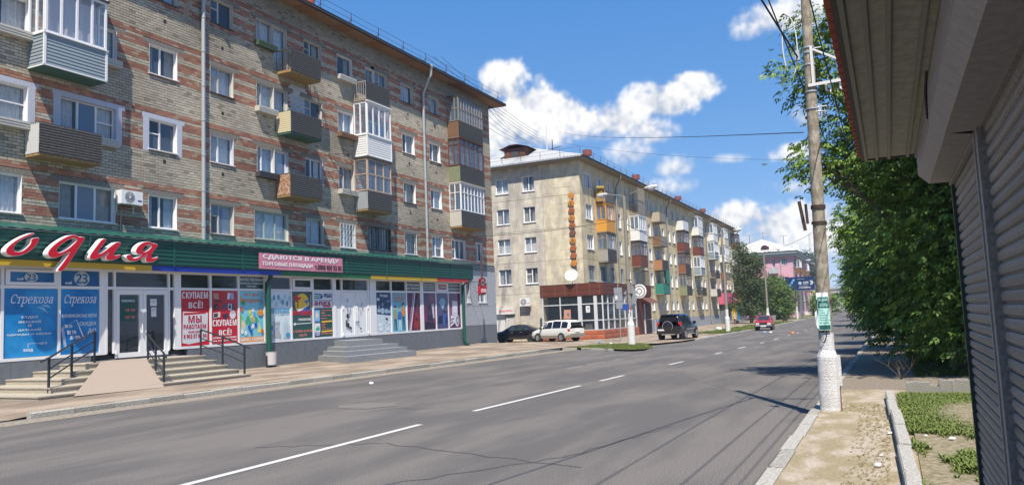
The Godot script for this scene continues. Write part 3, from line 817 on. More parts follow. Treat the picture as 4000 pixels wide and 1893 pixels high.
	for w in W:
		if w[3] - w[1] > 1.8 and w[0] < 30 and w[1] > 6: pass
		var l := [w[0] - 0.3, w[3] + 0.004, w[2] + 0.36, w[3] + 0.19]
		if w[4].get("name", "") == "balcony_door" or (w[0] == 26.5 and w[1] > 8): l = [w[0] - (0.3 if w[0] == 26.5 else -0.01), w[3] + 0.004, w[2] + (0.0 if w[0] == 26.5 else 0.36), w[3] + 0.19]
		if w[4].get("name", "") == "balcony_door" and w[0] > 30: l[2] = w[2] - 0.005
		taken.append([l[0], l[1], l[2], l[3]])
		var lilac: bool = w[1] > 8 and w[1] < 9 and w[0] < 21
		put(root, "lintel", bx(l[0], l[1], -0.02, l[2], l[3], 0.014), "plaster_lilac" if lilac else "concrete_dirty")
		if lilac:
			for s in [[w[0] - 0.26, w[1] - 0.1, w[0] - 0.001, w[3] + 0.003], [w[2] + 0.001, w[1] - 0.1, w[2] + 0.24, w[3] + 0.003]]:
				taken.append(s)
				put(root, "surround", bx(s[0], s[1], -0.02, s[2], s[3], 0.016), "plaster_lilac")
	for w in W: window(root, w[0], w[1], w[2], w[3], w[4])
	# bricks: course by course between the openings; the nearest 300 single, the rest in one part
	var xf := []
	var cols := []
	var near := []
	var light := MB.new()
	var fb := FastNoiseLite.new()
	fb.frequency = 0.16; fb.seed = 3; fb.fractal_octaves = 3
	var all := holes + taken
	var k := 0
	var y := ROW0 - COURSE * 4.0
	while y < 17.22:
		var m := y + COURSE * 0.5
		var cut := []
		for h in all:
			if h[1] < m and h[3] > m: cut.append([h[0], h[2]])
		var red := brick_red(m)
		for run in free_runs(12.6 if m > 5.45 else 12.6, 49.82 if m > 5.45 else 43.0, cut):
			if red: light.quad(Vector3(run[0], y, 0.003), Vector3(run[1], y, 0.003), Vector3(run[1], y + COURSE, 0.003), Vector3(run[0], y + COURSE, 0.003))
			var x: float = floorf(run[0] / 0.27) * 0.27 + (0.135 if k % 2 else 0.0) - 0.27
			while x < run[1]:
				var a := maxf(x, run[0])
				var e := minf(x + 0.27, run[1])
				x += 0.27
				if e - a < 0.05: continue
				var t := rng.randf()
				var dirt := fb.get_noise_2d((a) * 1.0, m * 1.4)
				var top := smoothstep(15.6, 17.2, m + dirt * 1.2)  # shade under the eaves painted into the upper courses, along with grime
				var c: Color
				if red:
					c = Color(0.27, 0.115, 0.075).lerp(Color(0.4, 0.19, 0.125), t) * (1.0 + dirt * 0.5)
					if fmod(t * 37.0, 1.0) < 0.14: c = c.lerp(Color(0.44, 0.37, 0.28), 0.55)
				else:
					c = Color(0.37, 0.325, 0.25).lerp(Color(0.5, 0.445, 0.35), t) * (1.0 + dirt * 0.42)
					if t < 0.05: c = c * 0.72
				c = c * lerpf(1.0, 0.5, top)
				if a > 28.55 and a < 29.8 and m > 10.9 and m < 13.4: c = Color(0.55, 0.55, 0.58) * (0.85 + 0.2 * t)
				c.a = 1.0
				var gap := 0.017
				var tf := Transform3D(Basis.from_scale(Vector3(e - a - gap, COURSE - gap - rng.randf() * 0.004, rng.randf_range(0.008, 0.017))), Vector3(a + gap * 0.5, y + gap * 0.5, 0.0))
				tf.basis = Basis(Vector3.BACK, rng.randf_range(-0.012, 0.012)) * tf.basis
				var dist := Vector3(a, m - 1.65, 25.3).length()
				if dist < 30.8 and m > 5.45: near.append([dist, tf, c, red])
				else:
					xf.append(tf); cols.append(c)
		y += COURSE
		k += 1
	near.sort_custom(func(p, q): return p[0] < q[0])
	var bm := MB.new()
	bm.box(0, 0, 0, 1, 1, 1, "b")
	var unit := bm.mesh()
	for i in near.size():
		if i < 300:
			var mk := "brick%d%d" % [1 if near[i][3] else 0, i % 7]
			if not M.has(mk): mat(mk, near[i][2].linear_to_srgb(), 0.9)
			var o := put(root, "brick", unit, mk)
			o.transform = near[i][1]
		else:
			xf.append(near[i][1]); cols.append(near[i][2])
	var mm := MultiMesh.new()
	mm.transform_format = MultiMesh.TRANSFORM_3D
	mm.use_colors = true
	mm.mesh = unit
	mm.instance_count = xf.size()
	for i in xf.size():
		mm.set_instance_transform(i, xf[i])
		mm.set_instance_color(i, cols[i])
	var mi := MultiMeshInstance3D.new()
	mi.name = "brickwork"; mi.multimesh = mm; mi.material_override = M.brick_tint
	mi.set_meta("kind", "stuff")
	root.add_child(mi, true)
	put(root, "red_band_mortar", light, "mortar_light")
	# grey cladding at the corner of the ground floor
	var cl := holes.slice(-2)
	var xs := [42.6, 44.3, 46.05, 47.9, 49.84]
	for i in 4:
		for yy in [[-0.35, 1.32, "plinth_grey"], [1.335, 2.62, "clad_grey"], [2.635, 5.03, "clad_grey"], [5.045, 5.44, "plinth_grey"]]:
			var b := MB.new()
			wall_strips(b, xs[i] + 0.006, yy[0], xs[i + 1] - 0.006, yy[1], cl, 0.035)
			rim(b, xs[i] + 0.006, yy[0], xs[i + 1] - 0.006, yy[1], 0.004, 0.035)
			put(root, "cladding_panel", b, yy[2])
	for h in cl: window(root, h[0], h[1], h[2], h[3], {"cols": [0.5], "depth": 0.2, "reveal": "clad_grey", "curtain": 0.0})
	# balconies
	balcony(root, 16.0, 18.25, 13.62, 0.85, {"front": ["siding", "siding_white"], "trim": "pvc", "h": 1.1})
	balcony(root, 16.0, 18.25, 10.68, 0.85, {"front": ["siding", "siding_grey"], "trim": "pvc", "h": 1.06, "under": "slab_green", "glass": {"front": 4, "side": 2, "h": 1.75, "frame": "pvc", "bar": 0.075, "cloth": "lace"}})
	balcony(root, 15.95, 18.2, 7.72, 0.72, {"front": ["wave", "sheet_brown"], "side": ["wave_up", "sheet_pale"], "under": "slab_rust", "h": 1.0})
	balcony(root, 27.85, 29.97, 13.76, 0.86, {"front": ["wave", "sheet_grey"], "side": ["rail", "dark_metal"], "under": "slab_rust", "h": 1.02})
	balcony(root, 27.8, 29.98, 10.8, 0.86, {"front": ["wave", "sheet_grey"], "side": ["tile", "tile_cream"], "under": "slab_green", "h": 0.98})
	balcony(root, 27.7, 29.94, 7.82, 0.86, {"front": ["wave", "sheet_grey"], "side": ["board", "board_rust"], "under": "slab_rust", "h": 0.98})
	balcony(root, 33.68, 35.92, 13.74, 0.86, {"front": ["wave", "sheet_grey"], "side": ["rail", "old_paint"], "h": 1.02})
	balcony(root, 33.74, 35.95, 10.72, 0.86, {"front": ["siding", "siding_white"], "trim": "pvc", "h": 1.1, "glass": {"front": 4, "side": 2, "h": 1.78, "frame": "pvc", "bar": 0.07, "roof": "pvc"}})
	balcony(root, 33.68, 35.86, 7.82, 0.86, {"front": ["wave", "sheet_grey"], "side": ["flat", "galvanised"], "under": "slab_rust", "h": 0.95, "glass": {"front": 3, "side": 1, "h": 1.72, "frame": "wood_peeling", "bar": 0.06, "tr": 0.52}})
	balcony(root, 43.78, 47.1, 13.72, 0.86, {"front": ["wave", "sheet_grey"], "side": ["board", "board_brown"], "h": 1.0, "glass": {"front": 9, "side": 3, "h": 1.62, "frame": "wood_weathered", "bar": 0.04, "tr": 0.5}})
	balcony(root, 43.78, 47.0, 10.76, 0.86, {"front": ["wave", "sheet_grey"], "side": ["board", "board_green"], "h": 1.0, "glass": {"front": 5, "side": 2, "h": 1.78, "frame": "wood_brown", "bar": 0.07, "tr": 0.78, "roof": "wood_brown"}})
	balcony(root, 43.76, 46.96, 7.82, 0.86, {"front": ["wave", "sheet_grey"], "side": ["board", "old_paint"], "under": "slab_rust", "h": 0.98, "glass": {"front": 7, "side": 2, "h": 1.78, "frame": "pvc", "bar": 0.05, "tr": 0.66, "roof": "old_paint"}})
	planter(root, 13.8, 16.05, 11.76, "old_paint"); planter(root, 13.8, 16.1, 8.72, "old_paint")
	planter(root, 26.4, 27.6, 14.84, "green_dark"); planter(root, 26.4, 27.6, 11.75, "old_paint"); planter(root, 26.4, 27.65, 8.74, "dark_metal")
	planter(root, 32.3, 33.7, 14.82, "old_paint"); planter(root, 32.3, 33.7, 11.74, "board_brown"); planter(root, 32.3, 33.75, 8.72, "old_paint")
	planter(root, 18.6, 19.4, 11.76, "old_paint", 0.22); planter(root, 18.6, 19.3, 8.74, "old_paint", 0.22)
	# roof: soffit planks, black edge, slope
	for i in 46:
		put(root, "soffit_plank", bx(5.0 + i * 1.0, 17.3 + 0.004 * (i % 3), 0.0, 5.985 + i * 1.0, 17.33, 0.74), "soffit_wood" if i % 3 else "soffit_wood_dark")
	var rf := MB.new()
	rf.quad(Vector3(4.5, 17.5, 0.86), Vector3(51.1, 17.5, 0.86), Vector3(51.1, 19.6, -6), Vector3(4.5, 19.6, -6))
	rf.quad(Vector3(51.1, 17.5, -12.8), Vector3(4.5, 17.5, -12.8), Vector3(4.5, 19.6, -6), Vector3(51.1, 19.6, -6))
	rf.face(Vector3(51.1, 17.5, 0.86), Vector3(51.1, 17.5, -12.8), Vector3(51.1, 19.6, -6))
	rf.box(4.5, 17.34, 0.74, 51.1, 17.49, 0.85)
	rf.box(51.0, 17.34, -12.7, 51.1, 17.49, 0.739)
	rf.box(49.83, 17.32, -12.7, 50.99, 17.38, 0.73)
	put(root, "roof", rf, "roof_black")
	roof_rail(root, 18.0, 50.4, 17.62, 0.55, 2.32, "rail_iron")
	cowl(root, 31.8, 18.2, -1.6, 1.15, "cowl_red"); cowl(root, 46.5, 18.4, -7.0, 1.0, "cowl_red")
	downpipe(root, 23.3, 4.95, 17.4, 0.14, 0.085, "galvanised", 0.62)
	downpipe(root, 40.65, 5.0, 17.3, 0.14, 0.085, "galvanised", 0.62)
	for p in [[21.4, 14.0], [21.4, 8.3], [24.4, 13.8], [24.4, 10.9], [24.4, 8.25], [33.1, 10.6], [39.0, 14.1], [39.0, 11.1], [39.0, 8.1], [42.1, 14.0], [42.1, 11.0], [42.1, 8.0]]:
		put(root, "vent_hole", bx(p[0], p[1], 0.0, p[0] + 0.13, p[1] + 0.13, 0.022), "hole")
	# television aerial arm on the wall
	var ae := MB.new()
	ae.bar(Vector3(31.5, 10.4, 0), Vector3(32.6, 10.55, 0.7), 0.03, 0.03); ae.bar(Vector3(31.5, 9.5, 0), Vector3(32.6, 9.7, 0.7), 0.03, 0.03)
	ae.bar(Vector3(32.6, 9.4, 0.7), Vector3(32.6, 10.7, 0.7), 0.03, 0.03)
	put(root, "aerial_bracket", ae, "rail_iron")
	# air conditioner, a thing of its own on the wall
	air_conditioner(Vector3(-25.3, 6.42, -19.26), PI / 2, "white air conditioner on a wall bracket between two second-floor windows of the brick block", 0.9, 0.5, true)

func air_conditioner(at: Vector3, turn: float, label: String, w: float, h: float, stains := false) -> void:
	var o := thing("air_conditioner", label, "air conditioner", at, turn)
	put(o, "case", bx(0, 0, 0.12, w, h, 0.42), "pvc")
	var g := MB.new()
	for i in 9:
		var a := TAU * i / 9
		g.bar(Vector3(w * 0.38, h * 0.5, 0.432), Vector3(w * 0.38 + cos(a + 0.5) * h * 0.4, h * 0.5 + sin(a + 0.5) * h * 0.4, 0.432), 0.012, 0.012)
	disc(g, w * 0.38, h * 0.5, h * 0.42, h * 0.42, 0.424, Color.WHITE, 20)
	put(o, "fan_grille", g, "grille_grey")
	var hub := MB.new()
	disc(hub, w * 0.38, h * 0.5, h * 0.09, h * 0.09, 0.44, Color.WHITE, 12)
	put(o, "hub", hub, "pvc")
	put(o, "label_plate", bx(w * 0.76, h * 0.25, 0.42, w * 0.95, h * 0.36, 0.425), "blue_print" if stains else "red_print")
	var b := MB.new()
	for x in [0.1, w - 0.1]:
		b.box(x - 0.02, -0.03, 0.0, x + 0.02, -0.001, 0.42); b.box(x - 0.02, -0.3, 0.0, x + 0.02, -0.031, 0.03)
	put(o, "bracket", b, "white_metal")
	var t := MB.new()
	t.tube([Vector3(w * 0.9, 0.05, 0.3), Vector3(w * 0.6, -0.15, 0.2), Vector3(w * 0.3, -0.2, 0.05), Vector3(w * 0.28, -1.2, 0.03)], 0.02, 0.02, 5)
	put(o, "hose", t, "hose_beige")
# ---- the row of shops in front of the brick block
func shop_frame() -> Transform3D:
	var ry := Basis(Vector3.UP, PI / 2)
	var b := ry * Basis(Vector3.BACK, 0.0068)
	return Transform3D(b, Vector3(-23.3, 0, 0) + ry * Vector3(14, 0, 0) - b * Vector3(14, 0, 0))

# a top-level thing fixed to the shop front; its own axes are those of the front, origin at (x, y, z) there
func on_shop(called: String, label: String, category: String, x: float, y: float, z: float, group := "") -> Node3D:
	var o := thing(called, label, category, Vector3.ZERO, 0.0, group)
	o.transform = shop_frame() * Transform3D(Basis(), Vector3(x, y, z))
	return o

func glyph(pts: Array) -> PackedVector2Array:
	var p := PackedVector2Array()
	var n := pts.size() / 2
	for i in n:
		var a := Vector2(pts[i * 2], pts[i * 2 + 1])
		var b := Vector2(pts[(i * 2 + 2) % (n * 2)], pts[(i * 2 + 3) % (n * 2)])
		p.append(a.lerp(b, 0.22)); p.append(a.lerp(b, 0.78))
	return p

func with_hole(outer: PackedVector2Array, hole: PackedVector2Array) -> PackedVector2Array:
	if Geometry2D.is_polygon_clockwise(outer): outer.reverse()
	if not Geometry2D.is_polygon_clockwise(hole): hole.reverse()
	var bi := 0; var bj := 0; var best := 1e9
	for i in outer.size():
		for j in hole.size():
			var d := outer[i].distance_squared_to(hole[j])
			if d < best: best = d; bi = i; bj = j
	var p := PackedVector2Array()
	for i in outer.size():
		p.append(outer[i])
		if i == bi:
			for j in hole.size() + 1: p.append(hole[(bj + j) % hole.size()])
			p.append(outer[i] + Vector2(0.0004, 0.0004))
	return p

func shrink(p: PackedVector2Array, d: float) -> PackedVector2Array:
	var r := Geometry2D.offset_polygon(p, -d, Geometry2D.JOIN_MITER)
	var best := p
	var area := 0.0
	for q in r:
		var a := 0.0
		for i in q.size(): a += q[i].cross(q[(i + 1) % q.size()])
		if absf(a) > area: area = absf(a); best = q
	return best

func sign_letters() -> void:
	var o := on_shop("letter_sign", "red script shop letters with white sides mounted across the green canopy above the blue windows", "shop sign", 0, 0, 0.62)
	var L := [
		[[14.57,4.75,14.34,4.66,14.11,4.53,13.91,4.38,13.78,4.24,13.75,4.13,13.80,4.06,13.93,4.01,14.14,4.03,14.35,4.11,14.54,4.25,14.67,4.41,14.73,4.55,14.72,4.62,14.49,4.57,14.48,4.42,14.38,4.30,14.25,4.19,14.10,4.15,13.99,4.17,13.98,4.25,14.04,4.37,14.17,4.48,14.34,4.58,14.59,4.68], []],
		[[16.22,4.70,16.07,4.74,16.01,4.71,15.89,4.77,15.72,4.76,15.51,4.66,15.26,4.49,15.06,4.30,14.99,4.17,15.01,4.08,15.10,4.02,15.25,4.02,15.41,4.09,15.56,4.17,15.71,4.24,15.64,4.13,15.48,3.90,15.27,3.63,15.47,3.61,15.75,3.99,15.98,4.36], [15.91,4.65,15.76,4.66,15.57,4.55,15.36,4.39,15.27,4.27,15.31,4.19,15.43,4.21,15.64,4.33,15.83,4.50,15.94,4.62]],
		[[16.81,4.74,16.97,4.69,16.75,4.43,16.64,4.25,16.70,4.22,16.89,4.33,17.12,4.52,17.34,4.66,17.51,4.62,17.29,4.36,17.20,4.22,17.27,4.20,17.47,4.25,17.44,4.15,17.25,4.06,17.08,4.02,16.94,4.04,16.91,4.13,17.06,4.32,16.87,4.17,16.61,4.05,16.43,4.01,16.35,4.06,16.36,4.16,16.52,4.38], []],
		[[18.94,4.65,18.78,4.70,18.73,4.68,18.54,4.75,18.31,4.70,18.11,4.56,18.02,4.40,18.06,4.30,18.18,4.27,18.31,4.29,18.13,4.18,17.98,4.14,17.88,4.17,17.86,4.28,17.68,4.23,17.67,4.14,17.76,4.05,17.93,4.02,18.13,4.07,18.34,4.19,18.52,4.32,18.42,4.20,18.40,4.08,18.52,4.02,18.71,4.04,18.89,4.13,18.94,4.26,18.76,4.18,18.65,4.19,18.65,4.30,18.78,4.46], [18.68,4.61,18.52,4.63,18.34,4.53,18.29,4.43,18.34,4.37,18.44,4.39,18.60,4.50]],
	]
	for l in L:
		var outer := glyph(l[0])
		var side := MB.new()
		var red := MB.new()
		if l[1].size():
			var hole := glyph(l[1])
			side.prism(with_hole(outer.duplicate(), hole.duplicate()), -0.1, 0.13)
			var grown: Array = Geometry2D.offset_polygon(hole, 0.016)
			if Geometry2D.is_polygon_clockwise(hole):
				hole.reverse(); grown = Geometry2D.offset_polygon(hole, 0.016)
			red.prism(with_hole(shrink(outer, 0.016), grown[0]), 0.131, 0.15)
		else:
			side.prism(outer, -0.1, 0.13)
			red.prism(shrink(outer, 0.016), 0.131, 0.15)
		var n := node(o, "letter")
		put(n, "return", side, "letter_white")
		put(n, "face", red, "letter_red")

func poster(label: String, x0: float, y0: float, x1: float, y1: float, col, category := "window poster") -> Node3D:
	var o := on_shop("window_poster", label, category, x0, y0, -0.005)
	put(o, "sheet", bx(0, 0, 0, x1 - x0, y1 - y0, 0.006), col if col is String else print_mat(col))
	return o

func print_mat(c: Color) -> StandardMaterial3D:
	var k := "print" + c.to_html()
	if not M.has(k):
		var m := mat(k, c.linear_to_srgb(), 0.35)
		m.clearcoat_enabled = true; m.clearcoat = 0.5; m.clearcoat_roughness = 0.08
	return M[k]

func shapes(o: Node3D, list: Array) -> void:
	var b := MB.new()
	var z := 0.008
	for s in list:
		if s[0] is String: disc(b, s[1], s[2], s[3], s[4], z, s[5], 14)
		else: shape(b, s[0], z, s[1])
		z += 0.0012
	put(o, "print", b, "print_tint")

func shops() -> void:
	var root := on_shop("shop_row", "single-storey shop row with white glazed front, grey plinth and green corrugated canopy", "shop", 0, 0, 0)
	var W := Color(0.75, 0.75, 0.73)
	# body
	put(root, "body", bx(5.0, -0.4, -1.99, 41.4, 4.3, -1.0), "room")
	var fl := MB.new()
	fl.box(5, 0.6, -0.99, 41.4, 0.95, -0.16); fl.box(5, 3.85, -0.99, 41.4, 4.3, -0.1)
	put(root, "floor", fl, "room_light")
	put(root, "end_wall", bx(41.42, -0.4, -1.95, 41.6, 4.3, -0.02), "clad_grey")
	# plinth in panels
	var px := 8.0
	while px < 41.4:
		var w := minf(1.28, 41.45 - px)
		if (px + w < 17.55 or px > 20.2) and (px + w < 29.7 or px > 31.5 or true):
			put(root, "plinth_panel", bx(px + 0.004, -0.35, -0.14, px + w - 0.004, 1.0, 0.03), "plinth_grey")
		px += 1.28
	put(root, "threshold", bx(17.3, -0.3, -0.15, 20.4, 0.84, -0.02), "plinth_grey")
	# mullions and rails
	var fr := MB.new()
	for x in [12.62, 14.09, 15.83, 23.30, 26.34, 27.76, 33.89, 35.31, 38.33, 39.72]:
		fr.box(x, 1.0, -0.06, x + 0.09, 3.8, 0.03)
	for x in [[17.25, 17.52], [20.26, 20.52], [21.87, 21.96], [24.73, 25.11], [29.17, 29.42], [32.1, 32.59], [36.71, 37.03], [41.2, 41.5]]:
		fr.box(x[0], 1.0, -0.08, x[1], 3.8, 0.034)
	for x in [[17.46, 17.54], [17.77, 17.84], [19.96, 20.03], [20.22, 20.28], [29.28, 29.34], [29.81, 29.9], [31.9, 31.98], [32.06, 32.12]]:
		fr.box(x[0], 1.02, -0.05, x[1], 3.8, 0.041)
	fr.box(8.0, 1.0, -0.07, 17.3, 1.09, 0.04); fr.box(20.3, 1.0, -0.07, 29.3, 1.09, 0.04); fr.box(32.1, 1.0, -0.07, 41.5, 1.09, 0.04)
	fr.box(8.0, 3.14, -0.055, 41.5, 3.23, 0.025)
	fr.box(8.0, 3.72, -0.055, 41.5, 3.82, 0.026)
	put(root, "window_frame", fr, "pvc")
	var gl := [[12.7, 14.09], [14.18, 15.83], [15.92, 17.25], [20.52, 21.87], [21.96, 23.3], [23.39, 24.73], [25.11, 26.34], [26.43, 27.76], [27.85, 29.17], [32.59, 33.89], [33.98, 35.31], [35.4, 36.71], [37.03, 38.33], [38.42, 39.72], [39.81, 41.2]]
	for g in gl:
		put(root, "pane", _pane(g[1] - g[0], 0.5), "glass_shop", Vector3(g[0], 3.225, -0.02))
		put(root, "pane", _pane(g[1] - g[0], 2.06), "glass_shop", Vector3(g[0], 1.085, -0.02))
	for g in [[17.54, 17.77, 1.0], [20.03, 20.22, 1.0]]:
		put(root, "pane", _pane(g[1] - g[0], 2.06), "glass_shop", Vector3(g[0], 1.085, -0.02))
		put(root, "pane", _pane(g[1] - g[0], 0.5), "glass_shop", Vector3(g[0], 3.225, -0.02))
	put(root, "pane", _pane(2.12, 0.5), "glass_shop", Vector3(17.84, 3.225, -0.02))
	put(root, "pane", _pane(2.0, 0.5), "glass_shop", Vector3(29.9, 3.225, -0.02))
	put(root, "white_panel", bx(29.34, 0.98, -0.03, 29.81, 3.14, 0.0), "pvc"); put(root, "white_panel", bx(31.98, 0.98, -0.03, 32.06, 3.14, 0.0), "pvc")
	# small hopper windows in the upper lights
	for x in [[14.2, 15.81], [26.45, 27.74], [38.44, 39.7]]:
		var b := MB.new()
		b.box(x[0], 3.24, 0.031, x[0] + 0.13, 3.71, 0.06); b.box(x[1] - 0.13, 3.24, 0.031, x[1], 3.71, 0.06)
		b.box(x[0] + 0.13, 3.24, 0.031, x[1] - 0.13, 3.33, 0.06); b.box(x[0] + 0.13, 3.63, 0.031, x[1] - 0.13, 3.71, 0.06)
		put(root, "hopper_frame", b, "pvc")
	# doors
	for dd in [[17.86, 19.95, 0.86, true], [29.92, 31.88, 0.98, false]]:
		var mid: float = (dd[0] + dd[1]) * 0.5
		for s in 2:
			var x0: float = dd[0] if s == 0 else mid + 0.008
			var x1: float = mid - 0.008 if s == 0 else dd[1]
			var d := node(root, "door", Vector3(x0, dd[2], 0.0))
			var w: float = x1 - x0
			var h: float = 3.13 - dd[2]
			var b := MB.new()
			var m := 0.13
			b.box(0, 0, -0.04, m, h, 0.03); b.box(w - m, 0, -0.04, w, h, 0.03); b.box(m, 0, -0.04, w - m, 0.16, 0.03); b.box(m, h - 0.16, -0.04, w - m, h, 0.03)
			put(d, "leaf_frame", b, "pvc")
			if dd[3]: put(d, "pane", _pane(w - 2 * m, h - 0.32), "glass_shop", Vector3(m, 0.16, -0.005))
			else: put(d, "panel", bx(m, 0.16, -0.02, w - m, h - 0.16, 0.01), "pvc")
			var hx: float = w - 0.06 if s == 0 else 0.06
			var hb := MB.new()
			hb.tube([Vector3(hx, h * 0.36, 0.031), Vector3(hx, h * 0.36, 0.09), Vector3(hx, h * 0.66, 0.09), Vector3(hx, h * 0.66, 0.031)], 0.02, 0.02, 6)
			put(d, "handle", hb, "pvc")
			for y in [0.12, h - 0.8, h - 0.28]:
				put(d, "hinge", bx((-0.03 if s == 0 else w - 0.01), y, 0.031, (0.01 if s == 0 else w + 0.03), y + 0.13, 0.07), "pvc")
	# canopy: fascia of profiled sheets, coloured valance, roof
	var cx := 10.05
	while cx < 42.1:
		var w := minf(3.28, 42.12 - cx)
		put(root, "canopy_panel", profiled(w - 0.03, 0.86, 0.143, 0.028), "canopy_green", Vector3(cx, 3.97, 0.4))
		put(root, "seam_strip", bx(cx - 0.06, 3.965, 0.38, cx + 0.04, 4.84, 0.436), "canopy_green")
		cx += 3.28
	put(root, "canopy_end", bx(42.1, 3.96, -1.98, 42.16, 4.86, 0.43), "canopy_green")
	var cr := MB.new()
	var n := 150
	for i in n:
		var x0 := 10.0 + 32.2 * i / n
		var x1 := 10.0 + 32.2 * (i + 1) / n
		var za := 0.035 if i % 2 else 0.0
		cr.quad(Vector3(x0, 4.86 + za, 0.52), Vector3(x1, 4.86 + 0.035 - za, 0.52), Vector3(x1, 5.36 + 0.035 - za, -1.985), Vector3(x0, 5.36 + za, -1.985))
	put(root, "canopy_roof", cr, "canopy_green")
	put(root, "canopy_edge", bx(10.0, 4.838, 0.437, 42.16, 4.852, 0.5), "galvanised")
	put(root, "canopy_soffit", bx(10.0, 3.83, 0.031, 42.1, 3.955, 0.36), "plinth_grey")
	for v in [[10.0, 18.98, "valance_yellow"], [18.98, 25.37, "valance_blue"], [25.37, 31.7, "valance_green"], [31.7, 37.98, "valance_yellow"], [37.98, 41.6, "valance_red"]]:
		put(root, "valance", bx(v[0] + 0.003, 3.78, 0.362, v[1] - 0.003, 3.962, 0.388), v[2])
	var dp := node(root, "downpipe", Vector3(24.82, 0.1, 0.17))
	var b1 := MB.new(); b1.tube([Vector3(0.06, 3.7, 0.12), Vector3(0, 3.35, 0), Vector3(0, 2.8, 0), Vector3(0, 0, 0.02)], 0.11, 0.115, 12)
	put(dp, "pipe", b1, "canopy_green")
	var dp2 := node(root, "downpipe", Vector3(41.3, 0.0, 0.15))
	var b2 := MB.new(); b2.tube([Vector3(0.3, 3.85, 0.2), Vector3(0.05, 3.6, 0.0), Vector3(0, 0.35, 0), Vector3(0.06, 0.12, 0.06), Vector3(0.25, 0.02, 0.14)], 0.1, 0.1, 12)
	put(dp2, "pipe", b2, "canopy_green")
	sign_letters()
	# rent banner
	var bn := on_shop("rent_banner", "pink fabric banner offering retail space to rent, tied to the green canopy", "banner", 24.02, 4.02, 0.45)
	var bb := MB.new()
	for i in 12:
		var x0 := 5.38 * i / 12.0; var x1 := 5.38 * (i + 1) / 12.0
		var f := func(x): return 0.012 * sin(x * 3.1) - 0.02 * sin(PI * x / 5.38)
		bb.quad(Vector3(x0, f.call(x0) * 0.5, 0), Vector3(x1, f.call(x1) * 0.5, 0), Vector3(x1, 0.66 + f.call(x1), 0.01), Vector3(x0, 0.66 + f.call(x0), 0.01))
		bb.quad(Vector3(x1, f.call(x1) * 0.5, -0.01), Vector3(x0, f.call(x0) * 0.5, -0.01), Vector3(x0, 0.66 + f.call(x0), -0.004), Vector3(x1, 0.66 + f.call(x1), -0.004))
	put(bn, "fabric", bb, "banner_pink")
	text(bn, "СДАЮТСЯ В АРЕНДУ", 0.22, 0.37, 5.1, 0.6, 0.012, "ink_white", 0.006)
	text(bn, "ТОРГОВЫЕ ПЛОЩАДИ", 0.18, 0.1, 3.28, 0.3, 0.012, "ink_white", 0.006)
	text(bn, "т.8908 650 93 50", 3.42, 0.08, 5.28, 0.29, 0.012, "ink_black", 0.006)
	posters()
	steps()

